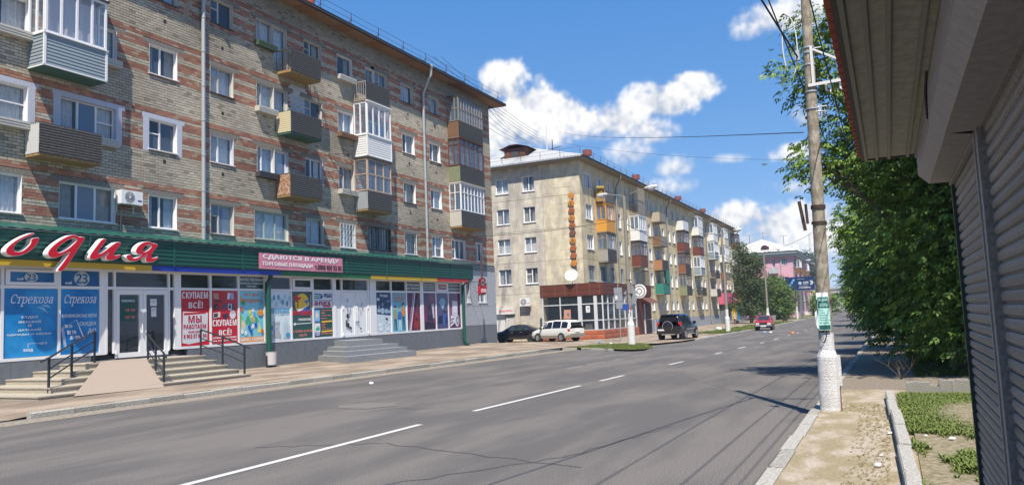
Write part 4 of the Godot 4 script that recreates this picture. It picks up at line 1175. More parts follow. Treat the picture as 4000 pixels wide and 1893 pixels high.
func posters() -> void:
	var white := Color(0.8, 0.8, 0.8)
	var o := poster("blue window poster at the frame's left edge showing only the ends of two words", 12.72, 1.1, 14.08, 3.13, "poster_blue")
	text(o, "лы", 1.1, 1.75, 1.3, 1.85, 0.007, "ink_white"); text(o, "ка", 1.02, 1.3, 1.3, 1.4, 0.007, "ink_white")
	o = poster("blue clothing shop poster listing the women's and children's department, with the word ВХОД below", 14.19, 1.1, 15.82, 3.13, "poster_blue")
	text(o, "Стрекоза", 0.2, 1.5, 1.5, 1.86, 0.007, "ink_white", 0.003, font_s, 0.25)
	for t in [["отдел", 0.52, 1.13], ["женской", 0.42, 1.01], ["и", 0.72, 0.89], ["детской", 0.42, 0.76], ["одежды и обуви", 0.1, 0.63]]:
		text(o, t[0], t[1], t[2], 1.54 - t[1] + 0.0, t[2] + 0.085, 0.007, "ink_pale")
	text(o, "ВХОД", 0.6, 0.14, 0.88, 0.24, 0.007, "ink_white"); text(o, "каб. 23", 1.08, 0.36, 1.32, 0.42, 0.007, "ink_white")
	shapes(o, [[[0.72, 0.28, 0.735, 0.28, 0.735, 0.39, 0.72, 0.39], white], [[0.72, 0.385, 1.05, 0.385, 1.05, 0.395, 0.72, 0.395], white], [[0.95, 1.5, 1.12, 1.42, 1.35, 1.28, 1.2, 1.46], Color(0.25, 0.5, 0.7)], [[1.1, 1.52, 1.3, 1.56, 1.45, 1.44, 1.2, 1.5], Color(0.25, 0.5, 0.7)]])
	o = poster("blue clothing shop poster with a white calendar sketch and anti-crisis discount lettering", 15.93, 1.1, 17.24, 3.13, "poster_blue")
	text(o, "Стрекоза", 0.12, 1.5, 1.22, 1.86, 0.007, "ink_white", 0.003, font_s, 0.25)
	text(o, "АНТИКРИЗИСНЫЕ МЕРЫ!", 0.04, 1.14, 1.24, 1.25, 0.007, "ink_pale")
	text(o, "СКИДКА", 0.64, 0.84, 1.22, 1.0, 0.007, "ink_pale"); text(o, "ДО", 0.92, 0.6, 1.22, 0.78, 0.007, "ink_pale")
	var ln := []
	for k in 3:
		var e := 0.03 * k
		for s in [[0.08 - e, 0.86 - e, 0.52, 1.06], [0.08 - e, 0.86 - e, 0.2 - e, 0.2 - e], [0.2 - e, 0.2 - e, 0.75 + e, 0.5 - e], [0.52, 1.06, 0.75 + e, 0.5 - e]]:
			ln.append([[s[0], s[1], s[2], s[3], s[2] + 0.012, s[3] + 0.008, s[0] + 0.012, s[1] + 0.008], white])
	shapes(o, ln)
	text(o, "2019", 0.12, 0.82, 0.38, 0.92, 0.02, "ink_white"); text(o, "ОТ 5%", 0.22, 0.62, 0.52, 0.74, 0.02, "ink_white"); text(o, "ДО 30%", 0.32, 0.44, 0.66, 0.57, 0.02, "ink_white")
	o = poster("small blue number plate for cabin 23 in the white hopper window", 14.34, 3.335, 15.67, 3.625, "poster_blue_dark", "number sign")
	o.translate_object_local(Vector3(0, 0, 0.05))
	shapes(o, [["d", 0.62, 0.145, 0.21, 0.145, Color(0.5, 0.53, 0.5)]])
	text(o, "23", 0.49, 0.05, 0.76, 0.24, 0.01, "ink_blue"); text(o, "каб", 0.2, 0.05, 0.38, 0.13, 0.008, "ink_white")
	o = poster("large blue number plate for cabin 23 with a grey disc beside the hopper window", 15.94, 3.24, 17.24, 3.71, "poster_blue_dark", "number sign")
	shapes(o, [["d", 0.7, 0.235, 0.27, 0.232, Color(0.5, 0.53, 0.5)]])
	text(o, "23", 0.5, 0.08, 0.9, 0.39, 0.01, "ink_blue"); text(o, "каб", 0.14, 0.05, 0.36, 0.14, 0.008, "ink_white")
	# buy-everything posters
	var red := Color(0.5, 0.004, 0.02)
	o = poster("red buy-up poster half covered by a white paper notice, beside the glazed entrance", 20.53, 1.1, 21.86, 3.13, red)
	text(o, "СКУПАЕМ", 0.06, 1.74, 1.27, 1.98, 0.007, "ink_white"); text(o, "ВСЁ!", 0.36, 1.38, 1.02, 1.66, 0.007, "ink_white")
	shapes(o, [[[0.06, 0.12, 0.36, 0.06, 1.22, 0.16, 1.27, 1.2, 0.1, 1.26], Color(0.62, 0.62, 0.64)], [[0.14, 1.12, 1.16, 1.17, 1.16, 1.22, 0.14, 1.21], Color(0.45, 0.01, 0.03)]])
	text(o, "МЫ", 0.34, 0.84, 0.95, 1.1, 0.012, "ink_crimson"); text(o, "РАБОТАЕМ", 0.12, 0.62, 1.16, 0.78, 0.012, "ink_crimson"); text(o, "КОЛЛ ЦЕНТР", 0.34, 0.46, 0.98, 0.54, 0.012, "ink_crimson"); text(o, "8 902 57 89 06", 0.12, 0.28, 1.18, 0.42, 0.012, "ink_crimson")
	o = poster("red buy-up poster with pictures of a laptop, camera, drill and multicooker", 21.97, 1.1, 23.29, 3.13, red)
	shapes(o, [[[0.1, 1.7, 0.46, 1.66, 0.6, 1.58, 0.2, 1.6], Color(0.05, 0.04, 0.04)], [[0.12, 1.72, 0.36, 1.7, 0.34, 1.93, 0.1, 1.94], Color(0.45, 0.3, 0.18)], [[0.78, 1.7, 0.92, 1.72, 0.96, 1.94, 0.82, 1.96], Color(0.75, 0.75, 0.8)], [[0.98, 1.68, 1.14, 1.72, 1.1, 1.96, 0.95, 1.95], Color(0.3, 0.42, 0.7)],
		["d", 0.22, 1.42, 0.12, 0.11, Color(0.03, 0.03, 0.04)], ["d", 0.25, 1.4, 0.06, 0.06, Color(0.12, 0.12, 0.14)], [[0.55, 1.5, 0.78, 1.52, 0.74, 1.42, 0.66, 1.42, 0.64, 1.28, 0.56, 1.28], Color(0.05, 0.1, 0.2)], [[0.82, 1.3, 1.0, 1.28, 1.02, 1.52, 0.82, 1.52], Color(0.75, 0.77, 0.8)], [[0.85, 1.33, 0.97, 1.32, 0.98, 1.49, 0.85, 1.49], Color(0.05, 0.1, 0.25)], [[1.02, 1.3, 1.14, 1.32, 1.12, 1.54, 1.02, 1.52], Color(0.1, 0.1, 0.12)],
		[[0.08, 0.98, 0.42, 1.02, 0.42, 1.22, 0.08, 1.18], Color(0.65, 0.65, 0.65)], [[0.1, 1.01, 0.3, 1.03, 0.3, 1.18, 0.1, 1.15], Color(0.05, 0.05, 0.05)], [[0.52, 1.1, 0.8, 1.16, 0.84, 1.06, 0.72, 1.04, 0.7, 0.94, 0.64, 0.94], Color(0.03, 0.04, 0.08)], ["d", 1.05, 1.1, 0.16, 0.17, Color(0.7, 0.7, 0.72)], ["d", 1.05, 1.2, 0.13, 0.07, Color(0.5, 0.5, 0.52)]])
	text(o, "СКУПАЕМ", 0.05, 0.68, 1.26, 0.92, 0.007, "ink_white"); text(o, "ВСЁ!", 0.36, 0.32, 1.0, 0.58, 0.007, "ink_white"); text(o, "СЕРТИФИКАТЫ НА ТЕХНИКУ", 0.05, 0.2, 1.26, 0.26, 0.007, "ink_white"); text(o, "тел. 8 (902) 577 88 90", 0.05, 0.08, 1.26, 0.15, 0.007, "ink_white")
	o = poster("pale blue party poster full of coloured balloons above an orange helium strip", 23.4, 1.1, 24.72, 3.13, Color(0.2, 0.58, 0.7))
	var bl := [[[0, 0, 1.32, 0, 1.32, 0.2, 0, 0.2], Color(0.75, 0.3, 0.05)], [[0.0, 1.22, 0.14, 1.0, 0.24, 0.6, 0.05, 0.55], Color(0.15, 0.5, 0.08)], [[0.1, 0.9, 0.3, 0.75, 0.28, 0.5, 0.08, 0.5], Color(0.75, 0.6, 0.4)], [[0.95, 0.35, 1.2, 0.35, 1.08, 0.75], Color(0.8, 0.7, 0.2)]]
	var bc := [Color(0.02, 0.1, 0.5), Color(0.8, 0.65, 0.05), Color(0.05, 0.4, 0.1), Color(0.65, 0.15, 0.05), Color(0.1, 0.4, 0.75), Color(0.8, 0.8, 0.8), Color(0.75, 0.35, 0.1)]
	for q in [[0.55, 1.2], [0.72, 1.28], [0.82, 1.08], [0.65, 1.02], [0.45, 0.95], [0.38, 0.82], [0.56, 0.76], [0.72, 0.86], [0.9, 0.88], [0.5, 0.58], [0.7, 0.62], [0.86, 0.66], [0.12, 0.42], [0.3, 0.36], [0.1, 1.3], [1.15, 1.14], [0.06, 1.7], [0.2, 1.55], [1.2, 1.6], [1.22, 0.4], [0.6, 0.4]]:
		bl.append(["d", q[0], q[1], 0.075, 0.095, bc[int(q[0] * 50 + q[1] * 31) % 7]])
	bl.append(["d", 1.12, 1.16, 0.17, 0.13, Color(0.75, 0.3, 0.06)])
	shapes(o, bl)
	text(o, "ВСЁ ДЛЯ", 0.28, 1.8, 1.08, 1.97, 0.012, "ink_orange"); text(o, "ПРАЗДНИКА", 0.08, 1.54, 1.25, 1.72, 0.012, "ink_orange"); text(o, "ШАРЫ С ГЕЛИЕМ!", 0.04, 0.04, 1.28, 0.17, 0.012, "ink_white")
	o = poster("dark green menswear strip in the pane above the balloon poster", 23.4, 3.24, 24.72, 3.71, Color(0.012, 0.04, 0.038))
	text(o, "КАЧЕСТВЕННАЯ", 0.04, 0.3, 1.28, 0.42, 0.007, "ink_pale"); text(o, "МУЖСКАЯ И ЖЕНСКАЯ", 0.04, 0.17, 1.28, 0.24, 0.007, "ink_pale"); text(o, "ОДЕЖДА", 0.4, 0.05, 0.92, 0.12, 0.007, "ink_pale")
	o = poster("white and blue toy poster with a grey teddy bear behind the green downpipe", 25.12, 1.1, 26.33, 3.13, Color(0.66, 0.76, 0.8))
	var tb := []
	for i in 9: tb.append(["d", 0.1 + i * 0.13, 1.66 + 0.16 * sin(i * 2.4), 0.07, 0.12, Color(0.1, 0.3, 0.5) if i % 2 else Color(0.35, 0.58, 0.75)])
	var gr := Color(0.42, 0.45, 0.47)
	for q in [[0.35, 0.3, 0.2, 0.22], [0.35, 0.6, 0.17, 0.15], [0.22, 0.72, 0.06, 0.06], [0.48, 0.72, 0.06, 0.06], [0.18, 0.16, 0.09, 0.1], [0.52, 0.16, 0.09, 0.1]]: tb.append(["d", q[0], q[1], q[2], q[3], gr])
	tb.append(["d", 0.35, 0.56, 0.08, 0.06, Color(0.62, 0.64, 0.65)]); tb.append(["d", 0.35, 0.59, 0.022, 0.018, Color(0.05, 0.05, 0.06)]); tb.append(["d", 0.29, 0.65, 0.015, 0.018, Color(0.05, 0.05, 0.06)]); tb.append(["d", 0.41, 0.65, 0.015, 0.018, Color(0.05, 0.05, 0.06)])
	for q in [[0.7, 0.08, 0.84, 0.7], [0.87, 0.06, 0.98, 0.86], [1.0, 0.05, 1.14, 0.55]]: tb.append([[q[0], q[1], q[2], q[1], q[2], q[3], (q[0] + q[2]) * 0.5, q[3] + 0.09, q[0], q[3]], Color(0.55, 0.66, 0.72)])
	tb.append(["d", 1.02, 0.16, 0.14, 0.13, Color(0.08, 0.3, 0.5)]); tb.append(["d", 0.07, 0.5, 0.06, 0.12, Color(0.1, 0.3, 0.5)])
	shapes(o, tb)
	text(o, "ИГРУШКИ", -0.06, 1.1, 1.1, 1.32, 0.03, "ink_lightblue")
	o = poster("dark green travel agency poster with a yellow sun, red palm and white arrow", 26.44, 1.1, 27.75, 3.13, Color(0.014, 0.075, 0.068))
	shapes(o, [["d", 0.66, 1.5, 0.47, 0.46, Color(0.85, 0.55, 0.05)], [[0.2, 1.3, 0.5, 1.16, 1.1, 1.42, 1.14, 1.2, 0.9, 1.06, 0.4, 1.06], Color(0.03, 0.1, 0.4)], [[0.3, 1.22, 0.7, 1.34, 1.1, 1.52, 0.75, 1.28, 0.4, 1.14], Color(0.8, 0.8, 0.75)], [[0.32, 1.3, 0.38, 1.3, 0.42, 1.75, 0.36, 1.75], Color(0.4, 0.02, 0.02)], [[0.08, 1.75, 0.28, 1.93, 0.4, 1.78, 0.62, 1.8, 0.5, 1.66, 0.38, 1.74, 0.26, 1.66], Color(0.6, 0.02, 0.03)], [[0.2, 1.6, 0.34, 1.72, 0.44, 1.6, 0.4, 1.56], Color(0.6, 0.02, 0.03)],
		[[0.74, 1.6, 1.05, 1.68, 1.16, 1.76, 1.1, 1.62, 1.0, 1.56, 0.98, 1.44, 0.9, 1.54], Color(0.05, 0.15, 0.5)], [[0.12, 0.61, 1.22, 0.63, 1.22, 0.66, 0.12, 0.645], white], [[0.02, 0.62, 0.2, 0.55, 0.2, 0.7], white], [[1.2, 0.66, 1.23, 0.66, 1.23, 1.0, 1.2, 1.0], white], [[1.2, 1.22, 1.23, 1.22, 1.23, 1.9, 1.2, 1.9], white]])
	text(o, "КРУГОSВЕТКА", 0.03, 1.0, 1.28, 1.2, 0.024, "ink_red_bright"); text(o, "ТУРАГЕНТСТВО", 0.38, 0.76, 1.18, 0.86, 0.012, "ink_white"); text(o, "т. 8(3955) 63-63-20", 0.02, 0.24, 1.28, 0.36, 0.012, "ink_salmon"); text(o, "пав.14", 0.42, 0.08, 0.9, 0.2, 0.012, "ink_salmon")
	o = poster("travel poster with three operator emblems in white panels above a dark green list", 27.86, 1.1, 29.16, 3.13, Color(0.014, 0.075, 0.068))
	var tz := [[[0, 1.66, 1.3, 1.66, 1.3, 2.03, 0, 2.03], white], [[0, 1.3, 1.3, 1.3, 1.3, 1.63, 0, 1.63], white]]
	for i in 3: tz.append([[0.03, 1.72 + i * 0.09, 0.55, 1.72 + i * 0.09, 0.5, 1.775 + i * 0.09, 0.03, 1.775 + i * 0.09], [Color(0.02, 0.1, 0.35), Color(0.03, 0.4, 0.15), Color(0.02, 0.1, 0.35)][i]])
	tz.append_array([[[0.42, 1.74, 0.56, 1.98, 0.58, 1.86, 0.66, 1.9, 0.6, 1.74], Color(0.02, 0.1, 0.35)], [[0.02, 0.66, 0.4, 0.66, 0.4, 1.22, 0.02, 1.22], Color(0.05, 0.2, 0.5)], [[0.04, 0.72, 0.38, 0.72, 0.38, 1.2, 0.04, 1.2], Color(0.25, 0.5, 0.75)], ["d", 0.2, 0.98, 0.1, 0.13, Color(0.75, 0.6, 0.5)], [[0.02, 0.06, 0.4, 0.06, 0.4, 0.62, 0.02, 0.62], Color(0.78, 0.8, 0.8)], [[0.06, 0.3, 0.18, 0.5, 0.24, 0.42, 0.32, 0.52, 0.38, 0.32, 0.22, 0.28], Color(0.05, 0.4, 0.25)], [[0.5, 0.64, 1.24, 0.66, 1.24, 0.73, 0.5, 0.71], Color(0.8, 0.5, 0.05)], [[0.48, 0.2, 1.24, 0.22, 1.24, 0.29, 0.48, 0.27], Color(0.8, 0.5, 0.05)], [[0.02, 0.06, 0.4, 0.06, 0.4, 0.24, 0.02, 0.24], Color(0.05, 0.1, 0.4)]])
	shapes(o, tz)
	text(o, "PEGAS", 0.7, 1.76, 1.25, 1.96, 0.026, "ink_navy"); text(o, "anex", 0.04, 1.42, 1.18, 1.6, 0.026, "ink_magenta"); text(o, "tour", 0.62, 1.32, 1.18, 1.44, 0.026, "ink_magenta"); text(o, "TEZ", 0.04, 0.15, 0.38, 0.23, 0.026, "ink_white"); text(o, "TOUR", 0.08, 0.07, 0.34, 0.13, 0.026, "ink_white")
	var ls := ["Туры Байкал", "визы", "АВИА и Ж/Д", "билеты"]
	for i in 4: text(o, ls[i], 0.5, 1.16 - i * 0.12, 0.5 + ls[i].length() * 0.068, 1.22 - i * 0.12, 0.012, "ink_salmon")
	ls = ["-Байкал", "-ОАЭ", "-Сочи", "-Крым, Абхазия"]
	for i in 4: text(o, ls[i], 0.5, 0.56 - i * 0.08, 0.5 + ls[i].length() * 0.055, 0.61 - i * 0.08, 0.012, "ink_salmon")
	text(o, "пенсионерам скидки", 0.48, 0.1, 1.24, 0.16, 0.012, "ink_salmon")
	# stickers on the white door
	o = on_shop("door_sticker", "grey and black product stickers of lamps and electrical goods on the white double door", "sticker", 29.92, 0.98, 0.032)
	var st := []
	for q in [[0.34, 1.75, 0.04, 0.1], [0.32, 1.4, 0.07, 0.09], [0.55, 1.3, 0.04, 0.13], [0.45, 1.15, 0.05, 0.09], [1.15, 1.45, 0.06, 0.13], [1.5, 1.48, 0.05, 0.15], [1.35, 1.2, 0.03, 0.14]]: st.append(["d", q[0], q[1], q[2], q[3], Color(0.3, 0.36, 0.42)])
	st.append_array([[[0.2, 0.95, 0.42, 0.9, 0.4, 1.12, 0.26, 1.14], Color(0.03, 0.03, 0.05)], [[0.16, 0.52, 0.26, 0.5, 0.3, 0.78, 0.18, 0.84], Color(0.01, 0.02, 0.03)], [[0.3, 0.46, 0.42, 0.44, 0.42, 0.68, 0.3, 0.7], Color(0.01, 0.02, 0.03)], [[0.46, 0.38, 0.6, 0.36, 0.6, 0.48, 0.46, 0.54], Color(0.01, 0.02, 0.03)], [[1.1, 0.7, 1.28, 0.7, 1.28, 0.72, 1.12, 0.74], Color(0.2, 0.2, 0.22)], [[1.26, 0.34, 1.36, 0.35, 1.36, 0.45, 1.26, 0.44], Color(0.05, 0.08, 0.12)]])
	shapes(o, st)
	# crockery, costumes, instruments
	o = poster("dark blue crockery poster with white dishes on its pale lower half", 32.6, 1.1, 33.88, 3.13, Color(0.55, 0.66, 0.74))
	var cr := [[[0, 0.95, 1.28, 0.85, 1.28, 2.03, 0, 2.03], Color(0.02, 0.06, 0.16)]]
	for q in [[0.25, 1.12, 0.16, 0.1], [0.55, 1.1, 0.18, 0.16], [0.9, 1.08, 0.17, 0.12], [1.15, 1.05, 0.1, 0.08], [0.56, 1.42, 0.07, 0.09], [0.25, 1.32, 0.06, 0.07]]: cr.append(["d", q[0], q[1], q[2], q[3], Color(0.28, 0.4, 0.5)])
	for q in [[0.3, 0.4, 0.16, 0.12], [0.62, 0.34, 0.1, 0.16], [0.35, 0.18, 0.2, 0.1], [0.95, 0.16, 0.15, 0.08], [1.1, 0.5, 0.08, 0.07], [0.85, 0.6, 0.1, 0.08]]: cr.append(["d", q[0], q[1], q[2], q[3], Color(0.72, 0.78, 0.82)])
	cr.append_array([["d", 0.62, 0.36, 0.04, 0.08, Color(0.1, 0.3, 0.5)], [[0.78, 0.62, 0.98, 0.6, 0.98, 0.72, 0.78, 0.76], Color(0.06, 0.08, 0.1)], [[0.05, 1.62, 0.28, 1.62, 0.28, 1.76, 0.05, 1.76], Color(0.6, 0.68, 0.72)], [[0.88, 1.54, 1.2, 1.54, 1.2, 1.64, 0.88, 1.64], Color(0.15, 0.25, 0.4)]])
	shapes(o, cr)
	text(o, "Посуда", 0.32, 1.78, 0.98, 1.95, 0.03, "ink_white", 0.003)
	o = poster("turquoise costume hire poster with three people in fancy dress", 34.0, 1.1, 35.3, 3.13, Color(0.14, 0.5, 0.68))
	var cs := []
	for q in [[0.28, Color(0.33, 0.3, 0.14), Color(0.05, 0.04, 0.03), 0.0], [0.68, Color(0.03, 0.16, 0.5), Color(0.6, 0.7, 0.75), -0.06], [1.02, Color(0.6, 0.22, 0.06), Color(0.05, 0.07, 0.1), 0.14]]:
		var x: float = q[0]; var y: float = q[3]
		cs.append([[x - 0.13, 0.62 + y, x + 0.13, 0.62 + y, x + 0.1, 1.1 + y, x - 0.1, 1.1 + y], q[1]])
		cs.append([[x - 0.11, 0.06, x - 0.04, 0.04, x + 0.0, 0.66 + y, x - 0.1, 0.66 + y], q[2]]); cs.append([[x + 0.05, 0.06, x + 0.14, 0.05, x + 0.1, 0.66 + y, x + 0.0, 0.66 + y], q[2]])
		cs.append([[x - 0.13, 1.08 + y, x - 0.2, 0.75 + y, x - 0.15, 0.74 + y, x - 0.07, 1.05 + y], q[1]]); cs.append([[x + 0.13, 1.08 + y, x + 0.2, 0.75 + y, x + 0.15, 0.74 + y, x + 0.07, 1.05 + y], q[1]])
		cs.append(["d", x, 1.2 + y, 0.07, 0.09, Color(0.6, 0.38, 0.27)]); cs.append([[x - 0.12, 1.25 + y, x + 0.12, 1.25 + y, x + 0.05, 1.36 + y, x - 0.05, 1.36 + y], Color(0.05, 0.04, 0.06) if y >= 0 else Color(0.3, 0.2, 0.1)])
	shapes(o, cs)
	text(o, "ПРОКАТ ДЕТСКИХ", 0.06, 1.86, 1.22, 1.95, 0.04, "ink_orange"); text(o, "КАРНАВАЛЬНЫХ", 0.14, 1.7, 1.15, 1.8, 0.04, "ink_orange"); text(o, "КОСТЮМОВ", 0.26, 1.54, 1.04, 1.64, 0.04, "ink_orange")
	o = poster("purple poster with a slanting piano keyboard and a dark red guitar", 35.42, 1.1, 36.7, 3.13, "poster_plum")
	var kb := [[[0.1, 0.02, 0.34, 0.02, 0.84, 2.0, 0.6, 2.0], Color(0.72, 0.72, 0.72)]]
	for i in 22:
		var f := i / 22.0
		kb.append([[0.11 + 0.5 * f, 0.06 + 1.94 * f, 0.24 + 0.5 * f, 0.06 + 1.94 * f, 0.25 + 0.5 * f, 0.11 + 1.94 * f, 0.12 + 0.5 * f, 0.11 + 1.94 * f], Color(0.02, 0.02, 0.03)])
	kb.append_array([["d", 0.82, 0.34, 0.27, 0.3, Color(0.28, 0.03, 0.02)], ["d", 0.86, 0.74, 0.2, 0.22, Color(0.28, 0.03, 0.02)], ["d", 0.85, 0.6, 0.09, 0.1, Color(0.03, 0.01, 0.01)], [[0.84, 0.8, 0.92, 0.8, 1.0, 1.9, 0.94, 1.9], Color(0.2, 0.08, 0.05)], [[0.92, 1.75, 1.06, 1.75, 1.06, 2.0, 0.94, 2.0], Color(0.1, 0.02, 0.02)]])
	shapes(o, kb)
	o = poster("purple poster with a dark amplifier and a white speaker edge", 37.04, 1.1, 38.32, 3.13, "poster_plum")
	shapes(o, [[[0.4, 0.5, 0.98, 0.42, 0.98, 1.38, 0.45, 1.3], Color(0.03, 0.02, 0.06)], [[0.98, 0.6, 1.14, 0.64, 1.1, 1.45, 0.86, 1.38], Color(0.55, 0.5, 0.62)], [[0.1, 0.0, 1.2, 0.0, 1.15, 0.35, 0.15, 0.45], Color(0.02, 0.015, 0.04)], ["d", 0.66, 0.9, 0.16, 0.18, Color(0.06, 0.05, 0.12)]])
	o = poster("dark blue poster of a stage lit by a fan of pale beams", 38.47, 1.1, 39.71, 3.13, Color(0.06, 0.05, 0.16))
	var bm := []
	for i in 9:
		var a := -0.9 + i * 0.22
		bm.append([[0.62, 1.1, 0.66, 1.1, 0.64 + sin(a) * 0.42 + 0.05, 1.2 + cos(a) * 0.55, 0.64 + sin(a) * 0.42 - 0.05, 1.2 + cos(a) * 0.55], Color(0.12, 0.3, 0.5) if i % 2 else Color(0.4, 0.6, 0.7)])
	bm.append_array([[[0.1, 0.3, 1.1, 0.3, 1.05, 0.7, 0.2, 0.75], Color(0.015, 0.02, 0.05)], [[0.55, 0.15, 0.85, 0.12, 0.95, 0.85, 0.6, 0.8], Color(0.03, 0.12, 0.4)], [[0.7, 0.95, 1.1, 0.92, 1.1, 1.0, 0.7, 1.02], Color(0.02, 0.03, 0.05)]])
	shapes(o, bm)
	o = poster("purple poster with a white loudspeaker, megaphone and sheet of keys", 39.87, 1.1, 41.19, 3.13, "poster_plum")
	shapes(o, [["d", 0.2, 0.9, 0.16, 0.34, Color(0.25, 0.12, 0.2)], [[0.3, 0.6, 0.95, 0.6, 1.0, 1.56, 0.36, 1.6], Color(0.6, 0.58, 0.66)], [[0.38, 0.9, 0.9, 0.9, 0.93, 1.48, 0.43, 1.5], Color(0.72, 0.7, 0.76)], [[0.05, 0.05, 0.6, 0.3, 0.68, 0.6, 0.14, 0.74], Color(0.7, 0.7, 0.72)], [[0.1, 0.2, 0.4, 0.34, 0.42, 0.42, 0.12, 0.3], Color(0.05, 0.05, 0.08)], [[0.14, 0.42, 0.5, 0.52, 0.5, 0.58, 0.14, 0.5], Color(0.05, 0.05, 0.08)], ["d", 0.86, 0.42, 0.27, 0.36, Color(0.68, 0.66, 0.74)], ["d", 0.9, 0.42, 0.19, 0.27, Color(0.3, 0.28, 0.4)], ["d", 0.91, 0.42, 0.06, 0.08, Color(0.7, 0.7, 0.75)]])
	for q in [[35.42, 36.7, ["МУЗЫКАЛЬНЫЕ", "ИНСТРУМЕНТЫ"], "dark strip announcing musical instruments in the pane above the keyboard poster"], [37.04, 38.32, ["ЗВУКОВОЕ И", "СВЕТОВОЕ", "ОБОРУДОВАНИЕ"], "dark strip announcing sound and light equipment in the pane above the amplifier poster"], [39.87, 41.19, ["ТРАНСЛЯЦИЯ И", "ОПОВЕЩЕНИЕ"], "dark strip announcing public address systems in the last pane by the corner downpipe"]]:
		o = poster(q[3], q[0], 3.24, q[1], 3.71, Color(0.02, 0.025, 0.028))
		var n: int = q[2].size()
		for i in n: text(o, q[2][i], 0.05, 0.44 - (i + 0.9) * 0.4 / n, q[1] - q[0] - 0.05, 0.44 - (i + 0.9) * 0.4 / n + 0.28 / n, 0.007, "ink_pale")
	o = poster("small dark red sign reading СВЕТ И МУЗЫКА in a white hopper frame", 38.58, 3.335, 39.56, 3.625, Color(0.28, 0.02, 0.06), "shop sign")
	o.translate_object_local(Vector3(0, 0, 0.05))
	shapes(o, [["d", 0.13, 0.15, 0.08, 0.1, Color(0.75, 0.7, 0.7)], ["d", 0.14, 0.15, 0.055, 0.075, Color(0.28, 0.02, 0.06)]])
	text(o, "СВЕТ И МУЗЫКА", 0.26, 0.1, 0.92, 0.2, 0.012, "ink_white")
	# notices inside the entrance door
	o = on_shop("opening_hours_sign", "dark green opening hours board hanging inside the glass entrance leaf", "sign", 18.02, 2.06, 0.0)
	put(o, "board", bx(0, 0, 0, 0.62, 0.82, 0.01), "canopy_green")
	text(o, "РЕЖИМ РАБОТЫ", 0.06, 0.66, 0.56, 0.74, 0.011, "ink_pale"); text(o, "10.00 - 20.00", 0.2, 0.34, 0.58, 0.44, 0.011, "ink_salmon"); text(o, "10.00 - 18.00", 0.2, 0.1, 0.58, 0.2, 0.011, "ink_salmon")
	shapes(o, [[[0.06, 0.26, 0.11, 0.26, 0.11, 0.54, 0.06, 0.54], Color(0.5, 0.15, 0.1)], [[0.06, 0.08, 0.11, 0.08, 0.11, 0.22, 0.06, 0.22], Color(0.5, 0.15, 0.1)]])
	for q in [[19.22, 2.58, 0.27, 0.24], [19.26, 2.2, 0.21, 0.33]]:
		o = on_shop("paper_notice", "%s white paper notice taped inside the glass entrance door" % ("upper, wider" if q[1] > 2.5 else "lower, narrower"), "notice", q[0], q[1], 0.0)
		put(o, "sheet", bx(0, 0, 0, q[2], q[3], 0.004), "paper")
		shapes(o, [[[0.03, q[3] - 0.08, q[2] - 0.03, q[3] - 0.08, q[2] - 0.03, q[3] - 0.06, 0.03, q[3] - 0.06], Color(0.3, 0.3, 0.3)], [[0.03, q[3] - 0.13, q[2] - 0.05, q[3] - 0.13, q[2] - 0.05, q[3] - 0.115, 0.03, q[3] - 0.115], Color(0.35, 0.35, 0.35)]])

